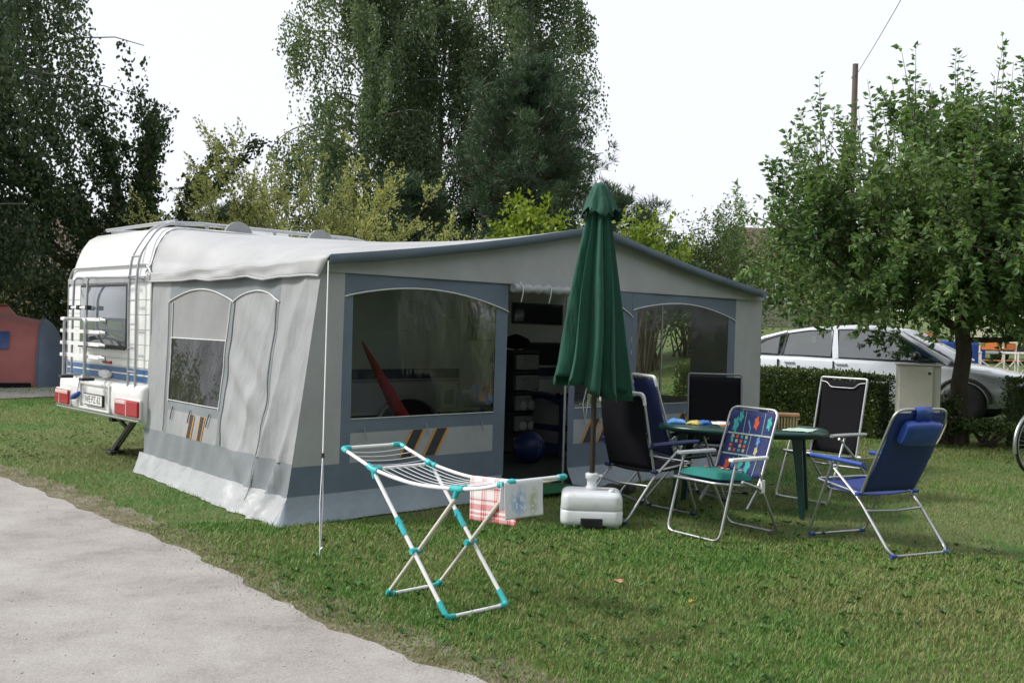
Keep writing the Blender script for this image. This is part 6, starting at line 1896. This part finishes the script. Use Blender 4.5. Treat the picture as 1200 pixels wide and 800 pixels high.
# ------------------------------------------------------------------ cars
def car(name, label, x, y, ang, paint, glass, L=4.5, estate=False):
    """car with front towards local +x; body, glasshouse, wheels, lamps"""
    o = empty(name, (x, y, gzf(x, y)), ang, label, 'car')
    st = [  # x, half width, sill z, belt z (side top / bonnet edge), crown z at centre
        (-2.20, .60, .42, .78, .80), (-2.15, .74, .30, .86, .90), (-2.0, .82, .24, .90, .96), (-1.6, .86, .22, .92, .99), (-1.0, .875, .20, .92, .97), (-.3, .88, .20, .905, .95),
        (.4, .88, .20, .89, .94), (.85, .875, .20, .87, .955), (1.2, .865, .22, .83, .90), (1.6, .84, .24, .77, .835), (1.95, .79, .26, .69, .75), (2.15, .70, .30, .58, .63), (2.24, .56, .36, .50, .52)]
    rows = []
    for (sx, w_, zs, zb, zc) in st:
        rows.append([(sx, -w_ * .94, zs), (sx, -w_, zs + .10), (sx, -w_ * 1.005, (zs + zb) * .5 + .03), (sx, -w_ * .985, zb - .06), (sx, -w_ * .95, zb - .01), (sx, -w_ * .80, zb + (zc - zb) * .45), (sx, -w_ * .4, zc - .008), (sx, 0, zc),
                     (sx, w_ * .4, zc - .008), (sx, w_ * .80, zb + (zc - zb) * .45), (sx, w_ * .95, zb - .01), (sx, w_ * .985, zb - .06), (sx, w_ * 1.005, (zs + zb) * .5 + .03), (sx, w_, zs + .10), (sx, w_ * .94, zs)])
    mb = MB(); mb.grid(rows); mb.poly(rows[0]); mb.poly(rows[-1]); mb.build('body', M[paint], o)
    # roof and pillars
    rp = [(-1.98, .70, .94), (-1.75, .68, 1.14), (-1.35, .65, 1.32), (-.9, .63, 1.40), (-.3, .62, 1.44), (.05, .615, 1.43), (.3, .61, 1.395), (.42, .605, 1.36)]
    rows = []
    for sx, w_, z in rp:
        rows.append([(sx, -w_ - .03, z - .07), (sx, -w_, z - .02), (sx, -w_ * .6, z + .005), (sx, 0, z + .014), (sx, w_ * .6, z + .005), (sx, w_, z - .02), (sx, w_ + .03, z - .07)])
    mb = MB(); mb.grid(rows); mb.build('roof', M[paint], o, solid=.03)
    for sy in (-1, 1):
        mb = MB(); mb.tube([(.42, sy * .62, 1.33), (.75, sy * .70, 1.12), (1.12, sy * .775, .90)], [.035, .038, .045], 8); mb.build('front_pillar', M[paint], o)
        mb = MB(); mb.bar((-.45, sy * .815, .90), (-.52, sy * .665, 1.37), .09, .035, up=(0, 1, 0)); mb.build('centre_pillar', M[paint], o)
        mb = MB(); mb.bar((-1.30, sy * .80, .92), (-1.22, sy * .685, 1.30), .035, .02, up=(0, 1, 0)); mb.build('window_divider', M['black_plastic'], o)
        mb = MB(); mb.tube([(-2.0, sy * .74, .93), (-1.85, sy * .715, 1.05), (-1.6, sy * .69, 1.20), (-1.25, sy * .675, 1.31)], [.05, .055, .045, .035], 8); mb.build('rear_pillar', M[paint], o)
        # side windows
        for pts in ([(-1.85, .96), (-1.34, .935), (-1.34, 1.25), (-1.55, 1.18)], [(-1.26, .935), (-.52, .925), (-.54, 1.36), (-.9, 1.345), (-1.22, 1.29)], [(-.42, .92), (.95, .905), (.62, 1.15), (.36, 1.33), (-.02, 1.375), (-.46, 1.37)]):
            def yy(z): return sy * (.815 - (z - .92) * .30)
            mb = MB(); mb.prism([(a, yy(b), b) for a, b in pts], (0, -sy * .012, 0)); mb.build('side_window', M[glass], o)
            mb = MB(); mb.tube([Vector((a, yy(b) + sy * .004, b)) for a, b in pts], .011, 5, closed=True); mb.build('window_seal', M['black_plastic'], o)
        for sx_ in (-.47, .98, -1.32):
            mb = MB(); mb.box(sx_ - .006, sx_ + .006, sy * .872 - .02, sy * .872 + .014, .34, .86); mb.build('door_seam', M['dark_gap'], o)
        # mirror, door seam, handles, wheels, lamps
        mb = MB(); mb.lathe([(.005, -.09), (.05, -.075), (.06, 0), (.05, .075), (.005, .09)], 10, Matrix.Translation((.72, sy * .95, .985)) @ Matrix.Rotation(math.pi / 2, 4, 'X') @ Matrix.Scale(1.3, 4, (0, 1, 0))); mb.build('mirror', M['black_plastic'], o)
        for hx_ in (-.62, .55 - 1.0 + .0):
            mb = MB(); mb.box(hx_ - .6 if hx_ < -.5 else hx_ + .02, (hx_ - .6 if hx_ < -.5 else hx_ + .02) + .16, sy * .885 - .012, sy * .885 + .012, .80, .83); mb.build('door_handle', M[paint], o, bevel=.005)
        for wx in (-1.35, 1.32):
            Mw = Matrix.Translation((wx, sy * .70, .31)) @ Matrix.Rotation(-sy * math.pi / 2, 4, 'X')
            mb = MB(); mb.lathe([(.19, 0), (.27, 0), (.31, .03), (.31, .15), (.28, .185), (.20, .185)], 26, Mw); wh = mb.build('wheel', M['black_plastic'], o)
            mb = MB(); mb.lathe([(.002, .14), (.05, .165), (.10, .15), (.185, .165), (.20, .18), (.205, .15)], 22, Mw); mb.build('rim', M['alu_dull'], wh)
            mb = MB(); mb.tube([Vector((wx + .36 * math.cos(t), sy * .868, .31 + .36 * math.sin(t))) for t in np.linspace(0, math.pi, 15)], .028, 6); mb.build('wheel_arch', M['dark_gap'], o)
        mb = MB(); mb.lathe([(max(.01, math.sin(q_)), -math.cos(q_)) for q_ in np.linspace(.02, math.pi - .02, 11)], 18, Matrix.Translation((1.99, sy * .585, .575)) @ Matrix.Rotation(sy * -.45, 4, 'Z') @ Matrix.Diagonal((.145, .215, .085, 1))); mb.build('headlight', M['lens'], o)
        mb = MB(); mb.lathe([(.004, 0), (.055, 0), (.05, .02), (.005, .025)], 12, Matrix.Translation((2.17, sy * .55, .38)) @ Matrix.Rotation(math.pi / 2, 4, 'Y')); mb.build('fog_lamp', M['lens'], o)
        mb = MB(); mb.box(-2.19, -2.08, sy * .70 - .10, sy * .70 + .10, .66, .82); mb.build('tail_light', M['red_lens'], o, bevel=.02)
    mb = MB(); mb.grid([[(.42, v * .60, 1.355 + .02 * (1 - v * v)) for v in np.linspace(-1, 1, 7)], [(.78, v * .68, 1.14 + .04 * (1 - v * v)) for v in np.linspace(-1, 1, 7)], [(1.16 + .0, v * .76, .90 + .05 * (1 - v * v)) for v in np.linspace(-1, 1, 7)]]); mb.build('windscreen', M[glass], o, solid=.006)
    mb = MB(); mb.grid([[(-1.35, v * .60, 1.335) for v in np.linspace(-1, 1, 5)], [(-1.95, v * .68, .97) for v in np.linspace(-1, 1, 5)]]); mb.build('rear_window', M[glass], o, solid=.006)
    mb = MB(); mb.box(2.16, 2.262, -.52, .52, .455, .50); mb.build('grille', M['black_plastic'], o, bevel=.006)
    mb = MB(); mb.box(2.14, 2.25, -.40, .40, .285, .355); mb.build('air_intake', M['black_plastic'], o, bevel=.006)
    mb = MB(); mb.box(-2.05, 2.1, -.70, .70, .16, .24); mb.build('underside', M['dark_gap'], o)
    mb = MB(); mb.box(.2, .5, -.62, .62, .5, .95); mb.box(-1.15, -.85, -.6, .6, .5, 1.15); mb.box(-.25, .05, -.58, -.12, .5, 1.2); mb.box(-.25, .05, .12, .58, .5, 1.2); mb.build('seats', M['black_fab'], o, bevel=.05)
    return o
M['lens'] = simple('clear_lens', (.62, .66, .68), .08, .2, 40, coat=1.0, bmp=.15, bscale=60)
M['car_white'] = simple('car_pale_silver', (.58, .62, .67), .22, .03, 3, coat=.8, metallic=.25)
M['car_dark'] = simple('car_dark_blue', (.012, .016, .028), .25, .1, 3, coat=.8)
M['car_glass'] = film('car_glass', (.42, .5, .5), .88, .02, 0.0, 2, (1, 1, 1), 1.1)
cang = R(-36.5)
mid = Vector((6.40, 17.65, 0)) 
car('parked_car', 'pale silver-white car parked behind the hedge', mid.x, mid.y, cang, 'car_white', 'car_glass').scale = (1.15, 1.04, 1.04)
car('parked_car', 'dark blue car parked far up the grassy slope', 15.9, 61.5, R(172), 'car_dark', 'dark_glass')
car('parked_car', 'silver car parked far up the slope behind the dark car', 16.4, 67.5, R(170), 'car_white', 'dark_glass')

# ------------------------------------------------------------------ bicycle at the right edge
M['tyre'] = simple('tyre', (.02, .02, .022), .8, .2, 20)
M['bike_paint'] = simple('bike_dark', (.05, .05, .06), .35, .1, 20)
bc = empty('bicycle', (6.02, 11.75, 0), R(33), 'bicycle with pale mudguards standing by the short hedge', 'bicycle')
for wx, nm in ((0, 'wheel'), (1.05, 'wheel')):
    ring = [Vector((wx + .325 * math.cos(t), 0, .345 + .325 * math.sin(t))) for t in np.linspace(0, 2 * math.pi, 40, endpoint=False)]
    mb = MB(); mb.tube(ring, .018, 8, closed=True); wh = mb.build('wheel', M['tyre'], bc)
    ring = [Vector((wx + .298 * math.cos(t), 0, .345 + .298 * math.sin(t))) for t in np.linspace(0, 2 * math.pi, 40, endpoint=False)]
    mb = MB(); mb.tube(ring, .012, 6, closed=True); mb.build('rim', M['alu'], wh)
    mb = MB()
    for k in range(28):
        t = k / 28 * 6.283
        mb.tube([(wx, .025 * (-1) ** k, .345), (wx + .295 * math.cos(t), 0, .345 + .295 * math.sin(t))], .0016, 4)
    mb.build('spokes', M['alu'], wh)
    mb = MB(); mb.tube([(wx, -.05, .345), (wx, .05, .345)], .022, 10); mb.build('hub', M['alu_dull'], wh)
    mb = MB(); mb.tube([Vector((wx + .365 * math.cos(t), 0, .345 + .365 * math.sin(t))) for t in np.linspace(R(20), R(195), 20)], .020, 6); mb.build('mudguard', M['alu'], bc)
mb = MB(); bbk = (.62, 0, .29)
for a_, b_, r_ in (((.0, .05, .345), (.16, .04, .80), .012), ((.0, -.05, .345), (.16, -.04, .80), .012), ((.16, 0, .78), (.20, 0, .95), .017), ((.17, 0, .82), bbk, .017), ((.18, 0, .90), (.74, 0, .78), .015), (bbk, (.78, 0, .86), .016), (bbk, (1.05, .05, .345), .01), (bbk, (1.05, -.05, .345), .01), ((.76, 0, .76), (1.05, .05, .345), .008), ((.76, 0, .76), (1.05, -.05, .345), .008)):
    mb.tube([a_, b_], r_, 8)
mb.build('frame', M['bike_paint'], bc)
mb = MB(); mb.tube(fillet([(.38, -.28, 1.02), (.20, -.26, 1.05), (.20, 0, .99), (.20, .26, 1.05), (.38, .28, 1.02)], .07, 4), .012, 8); mb.build('handlebar', M['alu'], bc)
mb = MB(); rows = [[(.78 + x_, w_ * v, .93 + .03 * (1 - v * v)) for v in np.linspace(-1, 1, 7)] for x_, w_ in ((-.14, .02), (-.05, .035), (.05, .07), (.13, .08), (.15, .05))]; mb.grid(rows); mb.build('saddle', M['black_plastic'], bc, solid=.03)
mb = MB(); mb.tube([(.62, -.1, .29), (.62, .1, .29)], .02, 8); mb.tube([(.62, .1, .29), (.74, .11, .18)], .01, 6); mb.tube([(.62, -.1, .29), (.50, -.11, .40)], .01, 6); mb.build('crank', M['alu_dull'], bc)
mb = MB(); mb.tube([(.0, .05, .345), (.0, .06, .345)], .02, 8); mb.tube([(1.0, -.06, .33), (.9, -.22, .0)], .01, 6); mb.build('kickstand', M['steel_dark'], bc)

# ------------------------------------------------------------------ far right: trailer, chair, blue box
M['trailer_cream'] = simple('trailer_cream', (.58, .54, .40), .5, .06, 2, dirt=((.35, .33, .25), 3, .4))
tr = empty('site_trailer', (16.6, 32.0, gzf(15.0, 32)), R(-24), 'long cream trailer cabin standing behind the orange folding chair', 'trailer')
mb = MB(); mb.box(-2.6, 4.2, 0, 2.2, .55, 2.9); bd = mb.build('cabin_wall', M['trailer_cream'], tr, bevel=.03)
mb = MB(); mb.box(-2.7, 4.3, -.08, 2.28, 2.9, 3.0); mb.build('roof', M['white_plastic'], tr, bevel=.02)
for xx in np.arange(-2.2, 4.1, .8):
    mb = MB(); mb.box(xx, xx + .03, -.025, -.002, .58, 2.85); mb.build('panel_joint', M['trailer_cream'], bd)
for xx in (-1.75, 2.3):
    mb = MB(); mb.box(xx, xx + .9, -.04, -.003, 1.45, 2.25); wf = mb.build('window', M['white_plastic'], tr, bevel=.01)
    mb = MB(); mb.box(xx + .07, xx + .83, -.05, -.038, 1.52, 2.18); mb.build('pane', M['dark_glass'], wf)
mb = MB(); mb.box(.4, 1.25, -.035, -.003, .6, 2.5); dd = mb.build('door', M['trailer_cream'], tr, bevel=.01)
mb = MB(); mb.box(1.08, 1.16, -.06, -.034, 1.45, 1.6); mb.build('door_handle', M['black_plastic'], dd)
mb = MB(); mb.box(-2.5, 4.1, .1, 2.1, .28, .55); mb.build('chassis', M['steel_dark'], tr)
for xx in (-1.2, 2.6):
    mb = MB(); mb.lathe([(.12, 0), (.25, 0), (.28, .03), (.28, .13), (.25, .16), (.12, .16)], 20, Matrix.Translation((xx, .04, .28)) @ Matrix.Rotation(-math.pi / 2, 4, 'X')); mb.build('wheel', M['black_plastic'], tr)
mb = MB(); mb.box(-2.0, -.2, -.95, -.06, .30, .38); mb.build('porch_deck', M['alu_dull'], tr, bevel=.01)

M['orange_fab'] = simple('orange_canvas', (.62, .20, .05), .8, .15, 20)
M['pale_wood'] = simple('white_wood', (.62, .62, .58), .5, .1, 20)
def dchair(x, y, rz, label):
    o = empty('folding_canvas_chair', (x, y, gzf(x, y)), rz, label, 'chair')
    for sy in (-.27, .27):
        mb = MB(); mb.bar((-.22, sy, 0), (-.22, sy, .92), .035, .035); mb.build('post', M['pale_wood'], o)
        mb = MB(); mb.bar((.22, sy, 0), (.22, sy, .64), .035, .035); mb.build('post', M['pale_wood'], o)
        mb = MB(); mb.bar((-.25, sy, .65), (.26, sy, .65), .05, .03); mb.build('armrest', M['pale_wood'], o)
    for xx in (-.22, .22):
        mb = MB(); mb.bar((xx, -.27, .05), (xx, .27, .45), .03, .025); mb.bar((xx + .02, .27, .05), (xx + .02, -.27, .45), .03, .025); mb.build('cross_brace', M['pale_wood'], o)
    mb = MB(); mb.box(-.22, .22, -.26, .26, .44, .455); mb.build('seat', M['orange_fab'], o)
    mb = MB(); mb.box(-.235, -.225, -.27, .27, .72, .9); mb.build('backrest', M['orange_fab'], o)
    return o
dchair(12.3, 26.2, R(-110), 'white framed folding chair with orange canvas beside the blue tarpaulin box')
dchair(13.0, 26.3, R(-60), 'white framed folding chair with orange canvas close to the cream trailer')
M['tarp_blue'] = simple('tarp_blue', (.015, .06, .30), .5, .12, 5, bmp=.4, bscale=5)
tb_ = empty('covered_box', (11.6, 27.2, gzf(11.6, 27.2)), -.1, 'low box under a blue tarpaulin behind the silver car', 'box')
mb = MB(); mb.box(-.85, .85, -.4, .4, .0, .88); mb.build('tarpaulin', M['tarp_blue'], tb_, bevel=.08, seg=3)
mb = MB(); mb.box(-.88, .88, -.43, .43, .02, .08); mb.build('hem', M['tarp_blue'], tb_, bevel=.02)
oc = empty('orange_crate', (10.95, 27.2, gzf(11.6, 27.2) + .88), .1, 'orange plastic crate on the blue tarpaulin', 'crate')
mb = MB(); mb.box(-.28, .28, -.2, .2, 0, .03); mb.build('crate_base', M['orange_fab'], oc)
for (a0, a1, b0, b1) in ((-.28, .28, -.2, -.18), (-.28, .28, .18, .2), (-.28, -.26, -.18, .18), (.26, .28, -.18, .18)):
    for z in (.04, .13):
        mb = MB(); mb.box(a0, a1, b0, b1, z, z + .07); mb.build('crate_slat', M['orange_fab'], oc)

# ------------------------------------------------------------------ red and blue tent on the left
M['tent_red'] = cloth('tent_red', (.34, .12, .108), wr=.25, wscale=3)
M['tent_blue'] = cloth('tent_slate_blue', (.11, .145, .20), wr=.25, wscale=3)
M['tent_win'] = simple('tent_window_blue', (.02, .05, .16), .3, .15, 6)
te = empty('dome_tent', (-10.75, 22.7, 0), R(20), 'red tunnel tent with slate blue end and blue window', 'tent')
def arc(x, w_, h, y0=0): return [Vector((x, y0 + w_ * math.cos(t), h * max(0, math.sin(t)) ** .8)) for t in np.linspace(math.pi, 0, 19)]
rows = []
for i in range(15):
    t = i / 14; x = -3.6 + 3.9 * t
    rows.append(arc(x, 1.35 + .04 * math.cos(t * 15), 1.62 - .05 * (1 - abs(math.cos(t * 4.7))) - .17 * max(0, (t - .55) / .45) ** 1.8, 0))
mb = MB(); mb.grid(rows); mb.poly([tuple(v) for v in rows[0]]); rt = mb.build('flysheet', M['tent_red'], te)
rows = []
for i in range(12):
    t = i / 11; k = max(0, 1 - t ** 2.1)
    rows.append(arc(.302 + .66 * t, 1.35 * (.30 + .70 * k), max(.03, 1.455 * k), .0))
mb = MB(); mb.grid(rows); mb.build('end_porch', M['tent_blue'], te)
mb = MB(); mb.tube(arc(.302, 1.365, 1.465), .014, 6); mb.build('hoop_sleeve', M['tent_blue'], te)
mb = MB()
def ty(x, th): return Vector((x, 1.37 * math.cos(th), 1.625 * math.sin(th) ** .8))
mb.grid([[ty(x, th) + Vector((0, -.012, .004)) for th in np.linspace(math.pi - .42, math.pi - .72, 7)] for x in np.linspace(-1.7, -.25, 9)]); mb.build('window', M['tent_win'], rt)
mb = MB(); mb.box(-3.5, .2, -1.42, -1.33, .0, .1); mb.build('ground_flap', M['black_fab'], te)
for xs_ in (-2.6, -1.85):
    mb = MB(); mb.tube(arc(xs_, 1.375, 1.625), .014, 6); mb.build('hoop_sleeve', M['tent_red'], te)
for (a_, b_) in (((.9, -.8, .5), (1.9, -1.7, 0)), ((-1.6, -1.1, 1.0), (-1.7, -2.3, 0))):
    mb = MB(); mb.tube([a_, b_], .004, 4); mb.build('guy_line', M['piping'], te)
t2_ = empty('ridge_tent', (-13.2, 25.4, 0), R(20), 'second red tent whose pointed top shows behind the first', 'tent')
mb = MB(); mb.add([(-2, -1.5, 0), (2, -1.5, 0), (2, 1.5, 0), (-2, 1.5, 0), (-1.2, 0, 1.75), (.6, 0, 1.75)], [(0, 1, 5, 4), (2, 3, 4, 5), (1, 2, 5), (3, 0, 4)]); mb.build('flysheet', M['tent_red'], t2_)
mb = MB(); mb.tube([(-1.2, 0, 1.75), (.6, 0, 1.76)], .02, 6); mb.build('ridge', M['tent_red'], t2_)

# ------------------------------------------------------------------ buildings
M['plaster_yel'] = simple('plaster_yellow', (.34, .26, .12), .9, .12, 2, bmp=.2, bscale=20)
M['roof_brown'] = simple('roof_brown', (.12, .085, .065), .85, .25, 6, bmp=.4, bscale=8)
M['plaster_wh'] = simple('plaster_white', (.34, .32, .27), .9, .08, 2)
def house(name, x, y, rz, w_, dp, h, rh, wall, roof, label, wins, over=.35):
    o = empty(name, (x, y, gzf(x, y)), rz, label, 'house')
    mb = MB(); mb.box(-w_ / 2, w_ / 2, 0, dp, 0, h); mb.add([(-w_ / 2, 0, h), (-w_ / 2, dp, h), (-w_ / 2, dp / 2, h + rh), (w_ / 2, 0, h), (w_ / 2, dp, h), (w_ / 2, dp / 2, h + rh)], [(0, 1, 2), (3, 5, 4)]); mb.build('wall', M[wall], o)
    a = w_ / 2 + over; s_ = rh / (dp / 2)
    mb = MB()
    for y0, sg in ((-over, 1), (dp + over, -1)):
        z0 = h - over * s_
        mb.prism([(-a, y0, z0 + .002), (-a, dp / 2, h + rh + .002), (-a, dp / 2, h + rh + .16), (-a, y0, z0 + .16)], (2 * a, 0, 0))
    ro = mb.build('roof', M[roof], o)
    for k in range(int(2 * a / .45)):
        mb = MB(); xx = -a + .2 + k * .45
        mb.bar((xx, -over, h - over * s_ + .19), (xx, dp / 2 - .05, h + rh + .19 - .05 * s_), .06, .05); mb.build('roof_batten', M[roof], ro)
    for (xx, z, ww, hh) in wins:
        mb = MB(); mb.box(xx, xx + ww, -.05, -.002, z, z + hh); wf = mb.build('window', M['white_plastic'], o, bevel=.01)
        mb = MB(); mb.box(xx + .08, xx + ww / 2 - .03, -.06, -.049, z + .08, z + hh - .08); mb.box(xx + ww / 2 + .03, xx + ww - .08, -.06, -.049, z + .08, z + hh - .08); mb.build('pane', M['dark_glass'], wf)
    mb = MB(); mb.box(-.3, .3, dp / 2 - .3, dp / 2 + .3, h + rh - .2, h + rh + .8); mb.build('chimney', M[roof], ro)
    return o
house('yellow_house', -17.5, 40, R(14), 9, 7, 3.2, 2.4, 'plaster_yel', 'roof_brown', 'ochre plastered house glimpsed behind the weeping birch', [(-3.5, 1.0, 1.1, 1.3), (-1.2, 1.0, 1.1, 1.3), (1.2, 1.0, 1.1, 1.3), (3.0, 1.0, 1.0, 1.3)])
house('brown_roof_house', 17.2, 60, R(8), 6.4, 8, 3.4, 2.6, 'plaster_wh', 'roof_brown', 'pale house with brown roof above the willow-like bush', [(-2.6, 1.2, 1.3, 1.3), (1.0, 1.2, 1.3, 1.3)])

# ------------------------------------------------------------------ utility pole and wire
M['pole_wood'] = simple('pole_wood', (.12, .10, .085), .9, .25, 9, stretch=(1, 1, .2))
px_, py_ = 13.1, 40.0
up_ = empty('utility_pole', (px_, py_, gzf(px_, py_)), 0, 'wooden utility pole standing behind the fruit tree', 'pole')
mb = MB(); mb.tube([(0, 0, -.2), (0, 0, 11.0)], [.15, .11], 10); mb.build('post', M['pole_wood'], up_)
for xx in (-.13,):
    mb = MB(); mb.lathe([(.004, 0), (.03, 0), (.045, .04), (.03, .08), (.04, .11), (.004, .14)], 10, Matrix.Translation((xx, 0, 10.45))); mb.build('insulator', M['white_plastic'], up_)
a_ = Vector((px_, py_, gzf(px_, py_) + 10.5)); b_ = Vector((9.5, 21.0, 12.2))
mb = MB(); pts = []
for k in range(25):
    t = k / 24 * 1.35; q = a_.lerp(b_, t); q.z -= .35 * math.sin(math.pi * k / 24); pts.append(q)
mb.tube(pts, .011, 5); tag(mb.build('overhead_wire', M['black_plastic']), 'overhead wire running from the utility pole across the sky', 'wire')
